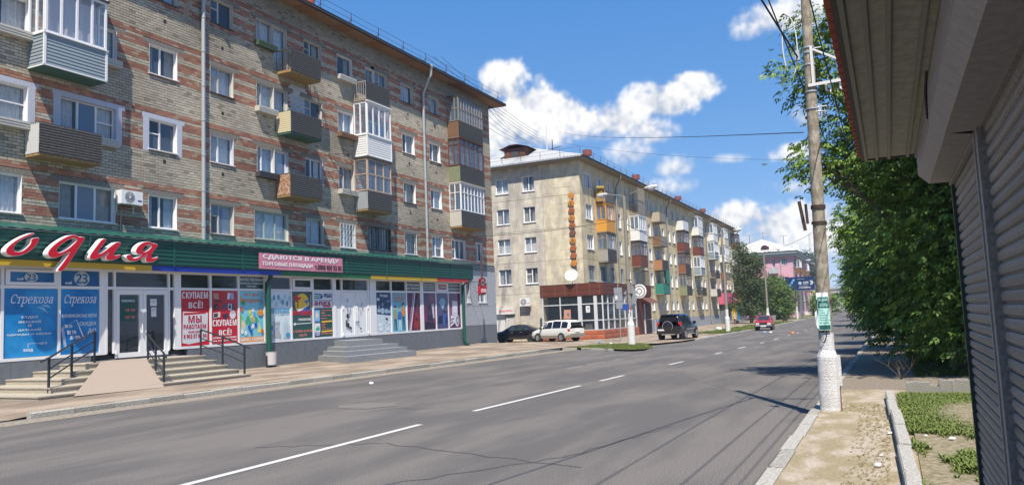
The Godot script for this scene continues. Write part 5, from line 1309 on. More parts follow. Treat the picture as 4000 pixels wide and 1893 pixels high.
func steps() -> void:
	var o := thing("entrance_stairs", "wide concrete stairs with a paved ramp in the middle leading to the glass shop entrance", "stairs", Vector3(0, 0, 0))
	var X := [-22.0, -21.35, -20.7, -20.05, -19.4]
	var Y := [0.82, 0.655, 0.49, 0.34, 0.19]
	var Ls := [15.9, 15.06, 14.26, 13.48, 12.7]
	var Rs := [20.42, 20.32, 20.2, 20.08, 19.96]
	for k in 5:
		var b := MB.new()
		b.box(-23.29, -0.1 if k == 4 else Y[k] - 0.2, -Rs[k], X[k], Y[k] - 0.035, -Ls[k])
		b.box(-23.292, Y[k] - 0.034, -Rs[k] - 0.02, X[k] + 0.025, Y[k], -Ls[k] + 0.02)
		put(o, "step", b, "concrete_step")
	var r := MB.new()
	var tl := Vector3(-22.02, 0.829, -16.35); var tr := Vector3(-22.02, 0.829, -18.02); var br := Vector3(-19.05, 0.1, -16.2); var bl := Vector3(-19.05, 0.13, -13.4)
	r.quad(bl, br, tr, tl)
	r.quad(tl, tr, Vector3(-23.2, 0.832, -18.5), Vector3(-23.2, 0.832, -16.9))
	r.quad(bl, tl, Vector3(-22.02, 0, -16.35), Vector3(-19.05, -0.1, -13.4)); r.quad(tr, br, Vector3(-19.05, -0.1, -16.2), Vector3(-22.02, 0, -18.02))
	put(o, "ramp", r, "ramp_paving")
	var rails := [
		["black handrail at the left end of the entrance stairs, before a blue poster", [Vector3(-19.8, 1.04, -13.02), Vector3(-20.2, 1.12, -13.5), Vector3(-21.4, 1.44, -14.98), Vector3(-22.6, 1.79, -16.58)], [0.25, 0.5, 0.83]],
		["black handrail between the ramp and the right-hand flight of entrance stairs", [Vector3(-19.45, 0.93, -16.6), Vector3(-19.7, 1.05, -16.73), Vector3(-20.9, 1.3, -17.44), Vector3(-22.1, 1.62, -18.14)], [0.19, 0.5, 0.82]],
		["black handrail on the right side of the entrance stairs, nearest the litter bin", [Vector3(-19.3, 1.04, -19.81), Vector3(-19.6, 1.12, -19.88), Vector3(-20.9, 1.44, -20.18), Vector3(-22.1, 1.72, -20.33)], [0.19, 0.5, 0.82]],
		["black handrail fixed along the shop wall right of the entrance, under the red poster", [Vector3(-21.3, 1.12, -22.3), Vector3(-21.6, 1.2, -22.0), Vector3(-22.6, 1.5, -21.2), Vector3(-23.1, 1.7, -20.9)], [0.1, 0.45, 0.82]]]
	for q in rails:
		if q[0].begins_with("black handrail fixed"): continue
		var h := thing("handrail", q[0], "handrail", q[1][1] * Vector3(1, 0, 1), 0.0, "handrails of the entrance stairs")
		var base: Vector3 = q[1][1] * Vector3(1, 0, 1)
		for d in [0.0, 0.3, 0.55]:
			var b := MB.new()
			var pts := []
			for p in q[1]: pts.append(p - base - Vector3(0, d, 0))
			if d > 0.0: pts.pop_front()
			b.tube(pts, 0.028 if d == 0.0 else 0.02, 0.028 if d == 0.0 else 0.02, 6)
			put(h, "rail", b, "iron_black")
		for i in 3:
			var p: Vector3 = q[1][i + 1] - base
			put(h, "post", bx(p.x - 0.025, q[2][i] - 0.05, p.z - 0.025, p.x + 0.025, p.y, p.z + 0.025), "iron_black")
	o = thing("side_stairs", "four grey concrete steps up to the white double door", "stairs", Vector3.ZERO)
	X = [-21.7, -21.25, -20.8, -20.35]
	Y = [0.99, 0.73, 0.56, 0.37]
	var A := [28.2, 27.45, 26.85, 26.4]
	var B := [30.8, 31.45, 31.52, 31.6]
	var lw := [29.2, 28.7, 28.4, 28.05]
	for k in 4:
		var b := MB.new()
		var p := PackedVector2Array([Vector2(-23.28, lw[k]), Vector2(X[k], A[k]), Vector2(X[k], B[k]), Vector2(-23.28, B[k] + 0.1)])
		# plan polygon extruded upwards
		var t := MB.new()
		t.prism(p, (Y[k] - 0.3) if k < 3 else -0.1, Y[k])
		for i in t.v.size():
			t.v[i] = Vector3(t.v[i].x, t.v[i].z, -t.v[i].y); t.n[i] = Vector3(t.n[i].x, t.n[i].z, -t.n[i].y)
		put(o, "step", t, "concrete_grey")
	# litter bin
	o = thing("litter_bin", "white steel litter bin on a low stand by the green downpipe", "litter bin", Vector3(-22.75, 0.08, -24.55))
	var bb := MB.new()
	bb.lathe([Vector2(0.001, 0.12), Vector2(0.2, 0.12), Vector2(0.225, 0.62), Vector2(0.235, 0.64), Vector2(0.215, 0.64), Vector2(0.2, 0.16)], 16, Transform3D.IDENTITY)
	put(o, "bucket", bb, "white_chipped")
	var bs := MB.new()
	bs.bar(Vector3(-0.02, 0, 0.25), Vector3(-0.02, 0.5, 0.25), 0.04, 0.04); bs.bar(Vector3(-0.02, 0, -0.25), Vector3(-0.02, 0.5, -0.25), 0.04, 0.04)
	bs.bar(Vector3(-0.02, 0.42, -0.25), Vector3(-0.02, 0.42, 0.25), 0.02, 0.02); bs.box(-0.2, 0, -0.3, 0.2, 0.03, 0.3)
	put(o, "stand", bs, "iron_black")
	# hanging guitar sign at the corner of the block
	o = thing("guitar_sign", "dark red guitar-shaped shop sign with a red arrow hanging from the corner of the block", "shop sign", Vector3(-24.1, 3.3, -45.6), PI / 2)
	var g := PackedVector2Array()
	for q in [[0.0, 0.0], [0.3, 0.03], [0.5, 0.2], [0.52, 0.42], [0.36, 0.62], [0.38, 0.8], [0.42, 1.0], [0.3, 1.12], [0.2, 1.1], [0.06, 1.16], [-0.06, 1.16], [-0.2, 1.1], [-0.34, 1.08], [-0.4, 0.95], [-0.34, 0.78], [-0.34, 0.62], [-0.5, 0.42], [-0.5, 0.2], [-0.3, 0.03]]: g.append(Vector2(q[0], q[1]))
	var gb := MB.new(); gb.prism(g, -0.06, 0.06); put(o, "guitar_body", gb, "guitar_red")
	put(o, "neck", bx(-0.05, 1.17, -0.03, 0.05, 2.25, 0.05), "guitar_neck")
	put(o, "head", bx(-0.09, 2.251, -0.03, 0.09, 2.6, 0.04), "guitar_neck")
	var so := MB.new(); disc(so, 0.0, 0.82, 0.19, 0.19, 0.063, Color(0.7, 0.65, 0.6), 20); disc(so, 0, 0.82, 0.15, 0.15, 0.066, Color(0.05, 0.02, 0.02), 20); so.col = Color(0.5, 0.45, 0.4)
	so.box(-0.16, 0.3, 0.062, 0.16, 0.36, 0.07); put(o, "sound_hole", so, "print_tint")
	var ar := MB.new(); ar.prism(PackedVector2Array([Vector2(-0.85, 0.22), Vector2(-0.5, -0.06), Vector2(-0.47, 0.08), Vector2(0.46, 0.22), Vector2(0.44, 0.58), Vector2(-0.44, 0.42), Vector2(-0.48, 0.56)]), 0.071, 0.1); put(o, "arrow", ar, "letter_red")
	text(o, "МУЗЫКАЛЬНЫЕ", -0.36, 0.3, 0.4, 0.4, 0.101, "ink_white"); text(o, "ИНСТРУМЕНТЫ", -0.36, 0.18, 0.4, 0.27, 0.101, "ink_white")
	var hk := MB.new(); hk.bar(Vector3(0, 2.6, 0), Vector3(0, 2.75, 0), 0.02, 0.02); hk.bar(Vector3(0, 2.75, 0), Vector3(0, 2.75, -1.15), 0.03, 0.03); hk.bar(Vector3(0, 0.9, -0.06), Vector3(0, 0.9, -1.15), 0.03, 0.03)
	put(o, "bracket", hk, "iron_black")
# ---- heights of the place
func dip(z: float) -> float:
	var t := [[100.0, 0.0], [-12.0, 0.0], [-20.0, -0.07], [-35.0, -0.22], [-48.0, -0.35], [-57.0, -0.41], [-90.0, -0.48], [-125.0, -0.42], [-160.0, -0.35], [-190.0, -0.05], [-260.0, 0.5], [-2000.0, 0.5]]
	for i in t.size() - 1:
		if z >= t[i + 1][0]:
			return lerpf(t[i][1], t[i + 1][1], clampf((t[i][0] - z) / (t[i][0] - t[i + 1][0]), 0.0, 1.0))
	return 0.5

func road_y(x: float, z: float) -> float:
	var k := clampf((-8.0 - x) / 8.0, 0.0, 1.0) * clampf((z + 52.0) / 14.0, 0.0, 1.0)
	return dip(z) * (1.0 - 0.55 * k)

func west_y(x: float, z: float) -> float:
	var a := 0.07 + 0.0043 * clampf(-z - 15.0, 0.0, 34.0)
	var k := clampf((-16.1 - x) / 7.2, 0.0, 1.0)
	var near := lerpf(road_y(-16.1, z) + lerpf(0.02, 0.13, clampf((-10.35 - z) / 1.0, 0.0, 1.0)), a, k)
	var f := clampf((-12.8 - x) / 9.0, 0.0, 1.0)
	var far := lerpf(dip(z) + 0.1, maxf(-0.3, dip(z) + 0.05 if z < -180.0 else -0.3), f)
	return lerpf(near, far, clampf((-45.0 - z) / 6.0, 0.0, 1.0))

func east_y(x: float, z: float) -> float:
	return dip(z) + 0.12 + 0.02 * clampf(x, 0.0, 3.0)

func grid(x0: float, x1: float, z0: float, z1: float, nx: int, nz: int, h: Callable) -> MB:
	var b := MB.new()
	for i in nz:
		for j in nx:
			var q := []
			for e in [[0, 0], [1, 0], [1, 1], [0, 1]]:
				var x := lerpf(x0, x1, float(j + e[0]) / nx)
				var z := lerpf(z0, z1, float(i + e[1]) / nz)
				q.append(Vector3(x, h.call(x, z), z))
			b.quad(q[0], q[1], q[2], q[3])
	return b

# a patch of ground inside an outline, laid a little above what is below
func patch(outline: Array, h: Callable, lift: float, step := 1.0) -> MB:
	var p := PackedVector2Array()
	for q in outline: p.append(Vector2(q[0], q[1]))
	var lo := p[0]; var hi := p[0]
	for q in p: lo = lo.min(q); hi = hi.max(q)
	var b := MB.new()
	var x := lo.x
	while x < hi.x:
		var z := lo.y
		while z < hi.y:
			var cell := PackedVector2Array([Vector2(x, z), Vector2(x + step, z), Vector2(x + step, z + step), Vector2(x, z + step)])
			for r in Geometry2D.intersect_polygons(p, cell):
				var ix := Geometry2D.triangulate_polygon(r)
				for i in range(0, ix.size(), 3):
					var t := []
					for k in 3: t.append(Vector3(r[ix[i + k]].x, h.call(r[ix[i + k]].x, r[ix[i + k]].y) + lift, r[ix[i + k]].y))
					if (t[1] - t[0]).cross(t[2] - t[0]).y < 0.0: b.tri(t[0], t[2], t[1], Vector3.UP, Vector3.UP, Vector3.UP)
					else: b.tri(t[0], t[1], t[2], Vector3.UP, Vector3.UP, Vector3.UP)
			z += step
		x += step
	return b

func tufts(called: String, pts: Array, h0: float, h1: float, m: String, kind := 0) -> void:
	var b := MB.new()
	for i in 5:
		var a := TAU * i / 5.0 + kind
		var d := Vector3(cos(a), 0, sin(a))
		var s := Vector3(-d.z, 0, d.x) * 0.012
		var tip := d * (0.05 + 0.03 * (i % 3)) + Vector3.UP * (0.7 + 0.15 * (i % 2)) * 0.1
		b.quad(d * 0.015 - s, d * 0.015 + s, tip * 0.6 + s * 0.8, tip * 0.6 - s * 0.8)
		b.face(tip * 0.6 - s * 0.8, tip * 0.6 + s * 0.8, tip + d * 0.015)
	var mm := MultiMesh.new()
	mm.transform_format = MultiMesh.TRANSFORM_3D
	mm.use_colors = true
	mm.mesh = b.mesh()
	mm.instance_count = pts.size()
	for i in pts.size():
		var s := rng.randf_range(h0, h1) * 10.0
		mm.set_instance_transform(i, Transform3D(Basis(Vector3.UP, rng.randf() * TAU).scaled(Vector3(s * 1.2, s, s * 1.2)), pts[i]))
		mm.set_instance_color(i, Color(0.075, 0.12, 0.02).lerp(Color(0.17, 0.2, 0.05), rng.randf()))
	var o := MultiMeshInstance3D.new()
	o.name = called; o.multimesh = mm; o.material_override = M[m]
	o.set_meta("kind", "stuff"); tag(o, "green grass growing in %s" % called.replace("_", " "), "grass")
	add_child(o, true)

func kerb(called: String, pts: Array, len: float, w: float, h: float, hy: Callable, m := "kerb_stone") -> void:
	var o := node(self, called)
	o.set_meta("kind", "structure")
	for i in pts.size() - 1:
		var a := Vector3(pts[i][0], 0, pts[i][1]); var b := Vector3(pts[i + 1][0], 0, pts[i + 1][1])
		var n := maxi(1, roundi(a.distance_to(b) / len))
		for k in n:
			var p := a.lerp(b, (k + 0.01) / n); var q := a.lerp(b, (k + 0.99) / n)
			p.y = hy.call(p.x, p.z); q.y = hy.call(q.x, q.z)
			var c := MB.new()
			var d := (q - p).normalized()
			var s := Vector3(-d.z, 0, d.x) * w
			var j := Vector3(rng.randf_range(-0.012, 0.012), rng.randf_range(-0.015, 0.01), 0)
			p += j; q += j
			var u := Vector3.UP * h
			var e := Vector3.UP * 0.2
			var bev := s * 0.12
			c.quad(p + u + bev, q + u + bev, q + u + s, p + u + s)
			c.quad(p + u * 0.86, q + u * 0.86, q + u + bev, p + u + bev)
			c.quad(p - e, q - e, q + u * 0.86, p + u * 0.86)
			c.quad(q + s - e, p + s - e, p + s + u, q + s + u)
			c.quad(p + s - e, p - e, p + u, p + s + u); c.quad(q - e, q + s - e, q + s + u, q + u)
			for t in range(0, c.n.size(), 3):
				# faces may wind either way round: turn them outwards
				var mid := (c.v[t] + c.v[t + 1] + c.v[t + 2]) / 3.0 - (p + q) * 0.5 - s * 0.5
				if c.n[t].dot(mid) < 0.0:
					for r in 3: c.n[t + r] = -c.n[t + r]
					var sw := c.v[t + 1]; c.v[t + 1] = c.v[t + 2]; c.v[t + 2] = sw
			put(o, "kerb_stone", c, m if rng.randf() < 0.7 else "kerb_stone_dark")

func ground() -> void:
	# one sheet out to the horizon, and near the street laid close under the paving
	struct("terrain", grid(-1500, 1500, 600, -2400, 30, 30, func(x, z): return -1.2 if z > -420 else -1.2 + 0.004 * minf(-z - 420, 900)), "earth")
	struct("ground", grid(-90, 80, 60, -330, 34, 78, func(x, z): return (west_y(x, z) if x < -11.0 else (dip(z) if x < -1.0 else east_y(x, z))) - (0.7 if x > -23.0 and x < 1.0 else 0.06)), "dirt")
	struct("road", grid(-17.2, -1.18, 50, -320, 12, 150, func(x, z): return road_y(x, z) if (x > -12.9 or z > -52.0) else minf(road_y(x, z), west_y(x, z) - 0.03)), "asphalt")
	struct("cross_road", grid(-70, -12.9, -186, -200, 20, 4, func(x, z): return dip(z) + 0.02), "asphalt")
	# west pavement in front of the shops, and the yard between the blocks
	struct("pavement", grid(-25.3, -16.26, 40, -47.0, 9, 80, func(x, z): return west_y(x, z)), "pavement_dusty")
	struct("gutter_dust", grid(-16.09, -15.3, -8, -40, 2, 40, func(x, z): return road_y(x, z) + 0.005), "gutter_dust")
	struct("yard", patch([[-60, -47], [-17.4, -47], [-15.2, -49.5], [-12.9, -55.5], [-12.9, -70], [-16.2, -70], [-16.4, -128], [-23.5, -128], [-23.5, -66], [-60, -66]], func(x, z): return west_y(x, z), 0.004, 2.0), "pavement_dusty")
	struct("drive", patch([[-18.0, -46.9], [-16.3, -43.0], [-13.2, -47.5], [-12.85, -56.0], [-16, -58]], func(x, z): return west_y(x, z), 0.009, 1.0), "pavement_dusty")
	var verge := [[-12.95, -69.5], [-14.2, -69.0], [-16.1, -71.5], [-16.3, -127], [-12.95, -127]]
	struct("verge", patch(verge, func(x, z): return west_y(x, z), 0.02, 2.0), "lawn_dry")
	struct("far_verge", patch([[-13.2, -140], [-20, -140], [-22, -184], [-13.4, -184]], func(x, z): return west_y(x, z), 0.03, 3.0), "lawn_dry")
	struct("far_pavement", patch([[-16.5, -128.2], [-30, -128.2], [-30, -139.8], [-13.0, -139.8], [-13.0, -127.3], [-16.4, -127.3]], func(x, z): return west_y(x, z), 0.01, 3.0), "pavement_dusty")
	var isle := [[-16.2, -40.2], [-15.6, -40.3], [-14.2, -39.0], [-12.8, -38.3], [-11.7, -37.9], [-11.3, -38.6], [-11.9, -41.6], [-13.6, -46.2], [-14.9, -48.6], [-16.4, -47.0]]
	var isle_h := func(x, z): return road_y(x, z) + 0.09 + 0.1 * clampf(1.0 - Vector2(x + 14.2, (z + 43.0) * 0.6).length() / 2.6, 0.0, 1.0)
	struct("grass_island", patch(isle, isle_h, 0.0, 0.5), "lawn_dry")
	var pts := []
	var ip := PackedVector2Array()
	for q in isle: ip.append(Vector2(q[0], q[1]))
	while pts.size() < 1700:
		var p := Vector2(rng.randf_range(-17.2, -11.0), rng.randf_range(-49.5, -37.6))
		var q := p + Vector2(rng.randf_range(-0.3, 0.3), rng.randf_range(-0.3, 0.3))
		if Geometry2D.is_point_in_polygon(q, ip): pts.append(Vector3(p.x, isle_h.call(p.x, p.y) - 0.02, p.y))
	tufts("grass_on_the_traffic_island", pts, 0.05, 0.14, "grass_blade")
	pts = []
	while pts.size() < 2600:
		var x := rng.randf_range(-16.2, -12.95); var z := rng.randf_range(-122.0, -70.0)
		if sin(x * 2.1) + sin(z * 0.7 + x) > -0.9: pts.append(Vector3(x, west_y(x, z), z))
	tufts("grass_on_the_far_verge", pts, 0.08, 0.22, "grass_blade", 1)
	# painted dashes down the middle of the road
	var dz := [[-2.0, -5.6], [-6.0, -11.0], [-12.83, -18.34], [-19.81, -21.85], [-27.0, -29.0], [-34.9, -36.4], [-40.6, -42.8], [-48.0, -49.6], [-54.0, -56.5], [-61.8, -63.1], [-68.1, -69.6], [-75.0, -76.6], [-81.8, -83.4], [-89.4, -91.0], [-97, -98.5], [-105, -106.5], [-113, -114.5], [-121, -122.5], [-130, -131.5], [-140, -141.5], [-150, -151.5], [-160, -161.5], [-170, -171.5]]
	var mk := node(self, "road_marking"); mk.set_meta("kind", "structure")
	for d in dz:
		if d[0] > -4.0: continue
		put(mk, "dash", grid(-7.11, -6.99, d[0], d[1], 1, 4, func(x, z): return road_y(x, z) + 0.005), "road_paint")
	for d in [[-10.1, -25.0, -26.5], [-10.2, -27.2, -29.3], [-10.15, -30.2, -31.2]]:
		put(mk, "dash", grid(d[0], d[0] + 0.08, d[1], d[2], 1, 3, func(x, z): return road_y(x, z) + 0.005), "road_paint_worn")
	var seam := node(self, "road_seam"); seam.set_meta("kind", "structure")
	for q in [[[-16.0, -14.0], [-13.0, -20.0], [-12.0, -30.0]], [[-8.2, -8.5], [-6.5, -9.2], [-3.2, -8.2]], [[-5.0, -6.6], [-3.6, -8.8], [-3.0, -11.5]], [[-9.2, -12.6], [-8.9, -13.2], [-8.4, -13.0], [-7.9, -13.5]]]:
		var b := MB.new()
		for i in q.size() - 1:
			for k in 10:
				var a := Vector2(q[i][0], q[i][1]).lerp(Vector2(q[i + 1][0], q[i + 1][1]), k / 10.0)
				var e := Vector2(q[i][0], q[i][1]).lerp(Vector2(q[i + 1][0], q[i + 1][1]), (k + 1) / 10.0)
				var s := (e - a).orthogonal().normalized() * 0.012
				a += s * sin(k * 3.7 + i) * 4.0; e += s * sin((k + 1) * 3.7 + i) * 4.0
				var r := [a - s, e - s, e + s, a + s]
				var v := []
				for w in r: v.append(Vector3(w.x, road_y(w.x, w.y) + 0.004, w.y))
				b.quad(v[0], v[1], v[2], v[3])
		for t in b.n.size(): b.n[t] = Vector3.UP
		put(seam, "crack", b, "tar")
	struct("manhole_patch", patch([[-10.6, -13.4], [-10.2, -12.9], [-9.5, -12.9], [-9.2, -13.5], [-9.6, -14.0], [-10.3, -14.0]], func(x, z): return road_y(x, z), 0.006, 0.3), "patch_light")
	# kerbs
	kerb("west_kerb", [[-16.12, -10.4], [-16.1, -25.0], [-16.3, -39.6]], 0.98, -0.17, 0.13, func(x, z): return road_y(x, z))
	kerb("island_kerb", [[-16.3, -39.9], [-15.55, -40.25]], 0.9, -0.16, 0.11, func(x, z): return road_y(x, z))
	kerb("island_kerb", [[-15.0, -39.4], [-14.2, -38.85], [-12.85, -38.2]], 0.95, -0.16, 0.12, func(x, z): return road_y(x, z))
	kerb("verge_kerb", [[-12.75, -57.0], [-12.7, -70.0], [-12.7, -104.0], [-12.9, -184.0]], 1.6, -0.16, 0.12, func(x, z): return dip(z))
	kerb("east_kerb", [[-1.2, 12.0], [-1.2, -14.0], [-1.19, -70.0]], 1.0, 0.16, 0.13, func(x, z): return dip(z))
	# east pavement, lawn and its edging
	struct("east_pavement", grid(-1.05, 0.9, 14, -16.2, 8, 60, func(x, z): return east_y(minf(x, 0.0), z) - 0.005), "pavement_east")
	struct("shaded_path", grid(-1.05, 7.0, -16.2, -70, 8, 54, func(x, z): return east_y(x, z) - 0.004), "path_dirt")
	kerb("lawn_edging", [[0.02, 6.0], [0.0, -7.5], [-0.19, -14.5]], 1.4, 0.12, 0.13, func(x, z): return east_y(0, z))
	struct("lawn", grid(0.14, 6.5, 6, -15.05, 10, 30, func(x, z): return east_y(0, z) + 0.02 + 0.04 * sin(x * 2.0) * sin(z * 0.9) + 0.02 * clampf(x, 0, 2)), "lawn_patchy")
	pts = []
	var gn := FastNoiseLite.new(); gn.frequency = 0.9; gn.seed = 8
	while pts.size() < 11000:
		var z := rng.randf_range(-15.0, -6.0); var x := rng.randf_range(0.02 if z < -11 else 0.1, 1.7)
		var thick := smoothstep(-9.6, -11.2, z) + gn.get_noise_2d(x * 1.5, z) * 1.3
		if rng.randf() < thick: pts.append(Vector3(x, east_y(0, z) + 0.01, z))
	tufts("grass_on_the_lawn_by_the_kiosk", pts, 0.035, 0.085, "grass_blade")
	pts = []
	while pts.size() < 700:
		var z := rng.randf_range(-13.6, -7.0)
		var x := -0.12 - absf(rng.randfn(0, 0.3)) if rng.randf() < 0.6 else rng.randfn(-0.75, 0.18)
		if x < -1.0: continue
		if x < -0.5 and z > -12.4: continue
		pts.append(Vector3(x, east_y(0, z), z))
	tufts("dry_grass_on_the_near_pavement", pts, 0.01, 0.03, "grass_dry")
	pts = []
	while pts.size() < 5000:
		var z := rng.randf_range(-34.0, -17.5); var x := rng.randf_range(0.4, 6.0)
		if z < -19.0 or x > 2.0: pts.append(Vector3(x, east_y(x, z), z))
	tufts("grass_under_the_big_trees", pts, 0.06, 0.16, "grass_blade")
	# broken concrete wall on the lawn's far edge
	var o := thing("low_wall", "low broken concrete wall at the far edge of the lawn, in front of the shade", "wall", Vector3(0.14, 0.1, -15.05))
	var segs := [[0.0, 0.36, 0.215], [0.362, 0.5, 0.16], [0.502, 1.0, 0.245], [1.002, 2.2, 0.25], [2.202, 3.4, 0.24]]
	for s in segs:
		var b := MB.new()
		var n := maxi(2, int((s[1] - s[0]) / 0.06))
		for i in n:
			var x0 := lerpf(s[0], s[1], float(i) / n); var x1 := lerpf(s[0], s[1], float(i + 1) / n)
			var h: float = s[2] + rng.randf_range(-0.014, 0.006)
			b.box(x0, 0, -0.22, x1, h, 0.0 + rng.randf_range(-0.01, 0.004))
		put(o, "block", b, "concrete_broken")
	var rb := MB.new(); rb.tube([Vector3(0.62, 0.2, -0.1), Vector3(0.63, 0.29, -0.1), Vector3(0.64, 0.31, -0.09)], 0.006, 0.006, 5); put(o, "rebar", rb, "rail_iron")
	litter()

func litter() -> void:
	var L := [["crumpled white plastic bag lying on the road's far side near the shops", -13.42, -18.45, 0.16, "paper"], ["pale blue plastic bag on the road ahead of the red car", -10.05, -71.4, 0.3, "bag_blue"], ["clear plastic bag on the road left of the orange one", -9.26, -69.3, 0.34, "paper"], ["small orange bag on the centre line of the road", -7.25, -66.9, 0.34, "bag_orange"],
		["large white plastic bag on the grass verge behind the black off-roader", -16.0, -81.8, 0.7, "paper"], ["blue plastic bag on the grass by the sign post", -16.5, -46.6, 0.24, "bag_blue"], ["scrap of white paper on the traffic island", -14.6, -43.2, 0.2, "paper"]]
	for l in L:
		var y := road_y(l[1], l[2]) if l[1] > -13.5 else west_y(l[1], l[2])
		if l[2] > -48 and l[1] < -14: y = road_y(l[1], l[2]) + 0.2
		rag(l[0], Vector3(l[1], y, l[2]), l[3], l[4])
	for q in [["scrap of white paper on the bare patch of the lawn", 0.5, -9.9, 0.07], ["smaller white scrap beside the lawn edging", 0.25, -10.1, 0.04], ["torn clear bag on the near pavement beside the edging stones", -0.22, -8.3, 0.08], ["tiny white scrap in the middle of the near pavement", -0.2, -8.9, 0.04], ["bluish scrap by the lawn edging", -0.12, -10.4, 0.06]]:
		rag(q[0], Vector3(q[1], east_y(0, q[2]) + 0.03 * (1 if q[1] > 0 else 0), q[2]), q[3], "paper")

func rag(label: String, at: Vector3, s: float, m: String) -> void:
	var b := MB.new()
	var r := []
	for i in 6:
		var row := []
		for j in 8:
			var a := TAU * j / 8.0
			var rr: float = [0.0, 0.6, 1.0, 0.9, 0.6, 0.0][i] * rng.randf_range(0.7, 1.15)
			row.append(Vector3(cos(a) * rr * 0.5, [0.0, 0.02, 0.16, 0.34, 0.44, 0.46][i] + rng.randf_range(-0.03, 0.06), sin(a) * rr * 0.42) * s)
		r.append(row)
	for i in 5:
		for j in 8: b.quad(r[i][j], r[i + 1][j], r[i + 1][(j + 1) % 8], r[i][(j + 1) % 8])
	var o := put(self, "litter", b, m, at)
	tag(o, label, "litter", "litter on the ground")
# ---- the pale panel block beyond the side street
func panel_building() -> void:
	var root := thing("panel_apartment_block", "long five-storey pale yellow panel apartment block with patchy plaster and many different balconies", "apartment building", Vector3(-23.6, 0, 0), PI / 2)
	var rows := [[1.96, 3.06], [4.73, 6.14], [7.53, 8.89], [10.22, 11.63], [13.04, 14.42]]
	var joints := [0.97, 3.83, 6.64, 9.44, 12.33, 15.3]
	var cols := [[64.7, 66.5], [67.9, 69.5], [71.1, 72.1], [73.9, 74.8], [76.4, 77.2], [78.6, 80.0], [84.5, 85.7], [87.3, 88.7], [90.5, 91.5], [93.3, 94.4], [95.6, 96.8], [98.4, 99.6], [101.4, 102.5], [104.1, 105.2], [107.1, 108.4], [110.0, 111.2], [112.3, 113.5], [115.8, 116.5], [117.7, 118.9], [120.7, 121.7], [123.5, 124.7], [126.2, 127.5], [129.6, 130.6], [132.2, 133.2], [134.8, 135.8], [136.9, 138.3]]
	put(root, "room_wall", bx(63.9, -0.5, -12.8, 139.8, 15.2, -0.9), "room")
	var core := MB.new()
	var holes := []
	for c in cols:
		for r in 5:
			if r == 0 and (c[0] < 77 or c[0] > 122): continue
			holes.append([c[0], rows[r][0], c[1], rows[r][1]])
	# street front: one concrete panel per window bay and storey
	var edge := [63.5]
	for i in cols.size() - 1: edge.append((cols[i][1] + cols[i + 1][0]) * 0.5)
	edge.append(140.0)
	for i in cols.size():
		for r in 5:
			var b := MB.new()
			var x0: float = edge[i] + 0.012; var x1: float = edge[i + 1] - 0.012
			var y0: float = joints[r] + 0.015; var y1: float = joints[r + 1] - 0.015
			var h := []
			if not (r == 0 and (cols[i][0] < 77 or cols[i][0] > 122)): h = [[cols[i][0], rows[r][0], cols[i][1], rows[r][1]]]
			var z := rng.randf_range(-0.006, 0.006)
			wall_strips(b, x0, y0, x1, y1, h, z)
			rim(b, x0, y0, x1, y1, -0.04, z)
			put(root, "wall_panel", b, "panel_yellow" if (i + r * 3) % 4 else "panel_yellow_pale")
			if h.size():
				var hh: Array = h[0]
				var o := {"depth": 0.14, "cols": [0.5] if cols[i][1] - cols[i][0] < 1.3 else [0.36, 0.68], "curtain": rng.randf() * 0.9, "bar": 0.07}
				if rng.randf() < 0.22: o.frame = "old_paint"
				if r == 1 and cols[i][0] < 76: o.grille = "dark_metal"
				window(root, hh[0], hh[1], hh[2], hh[3], o)
	wall_strips(core, 63.52, -0.5, 139.98, 15.3, holes, -0.035)
	put(root, "joint_filler", core, "joint_mortar")
	for i in 13:
		var x0 := 77.0 + i * 3.55
		put(root, "plinth_panel", bx(x0 + 0.01, -0.6, 0.02, x0 + 3.54, 0.96, 0.075), "plinth_blue_grey")
	# end wall facing the camera
	var turn := Basis(Vector3.UP, -PI / 2)
	var ex := [-37.2, -33.9, -29.8, -27.15, -23.6]
	var ew := [[], [[-31.8, 0], [-30.5, 0]], [[-29.1, 0], [-27.9, 0]], []]
	for i in 4:
		for r in 5:
			var b := MB.new()
			var x0: float = ex[i] + 23.6 + 0.012; var x1: float = ex[i + 1] + 23.6 - 0.012
			var y0: float = (joints[r] if r > 0 else -0.5) + 0.015; var y1: float = joints[r + 1] - 0.015
			var h := []
			if ew[i].size() and r > 0: h = [[ew[i][0][0] + 23.6, rows[r][0] - 0.02, ew[i][1][0] + 23.6, rows[r][1]]]
			wall_strips(b, x0, y0, x1, y1, h, 0.0)
			rim(b, x0, y0, x1, y1, -0.04, 0.0)
			var o := put(root, "wall_panel", b, "panel_end" if i < 3 else "panel_end_cream")
			o.transform = Transform3D(turn, Vector3(63.5, 0, 0))
			for q in h:
				var w := window(root, q[0], q[1], q[2], q[3], {"depth": 0.13, "cols": [0.5], "tr": {0: 0.62} if r == 1 and i == 2 else {}, "curtain": [0.4, 0.7, 0.3, 0.5, 0.9][(r + i * 2) % 5], "bar": 0.075, "cloth": "drape" if r % 2 else "tulle"})
				w.transform = Transform3D(turn, Vector3(63.5, q[1], q[0]))
			if i == 3 and r > 0:
				var f := MB.new()
				for q in [[-25.9, rows[r][0], -24.4, rows[r][0] + 0.03], [-25.9, rows[r][1] - 0.03, -24.4, rows[r][1]], [-25.9, rows[r][0] + 0.03, -25.87, rows[r][1] - 0.03]]:
					f.box(q[0] + 23.6, q[1], 0.002, q[2] + 23.6, q[3], 0.012)
				var fo := put(root, "blind_window_moulding", f, "panel_cream"); fo.transform = Transform3D(turn, Vector3(63.5, 0, 0))
	var ef := MB.new()
	var eh := []
	for i in [1, 2]:
		for r in range(1, 5): eh.append([ew[i][0][0] + 23.6, rows[r][0] - 0.02, ew[i][1][0] + 23.6, rows[r][1]])
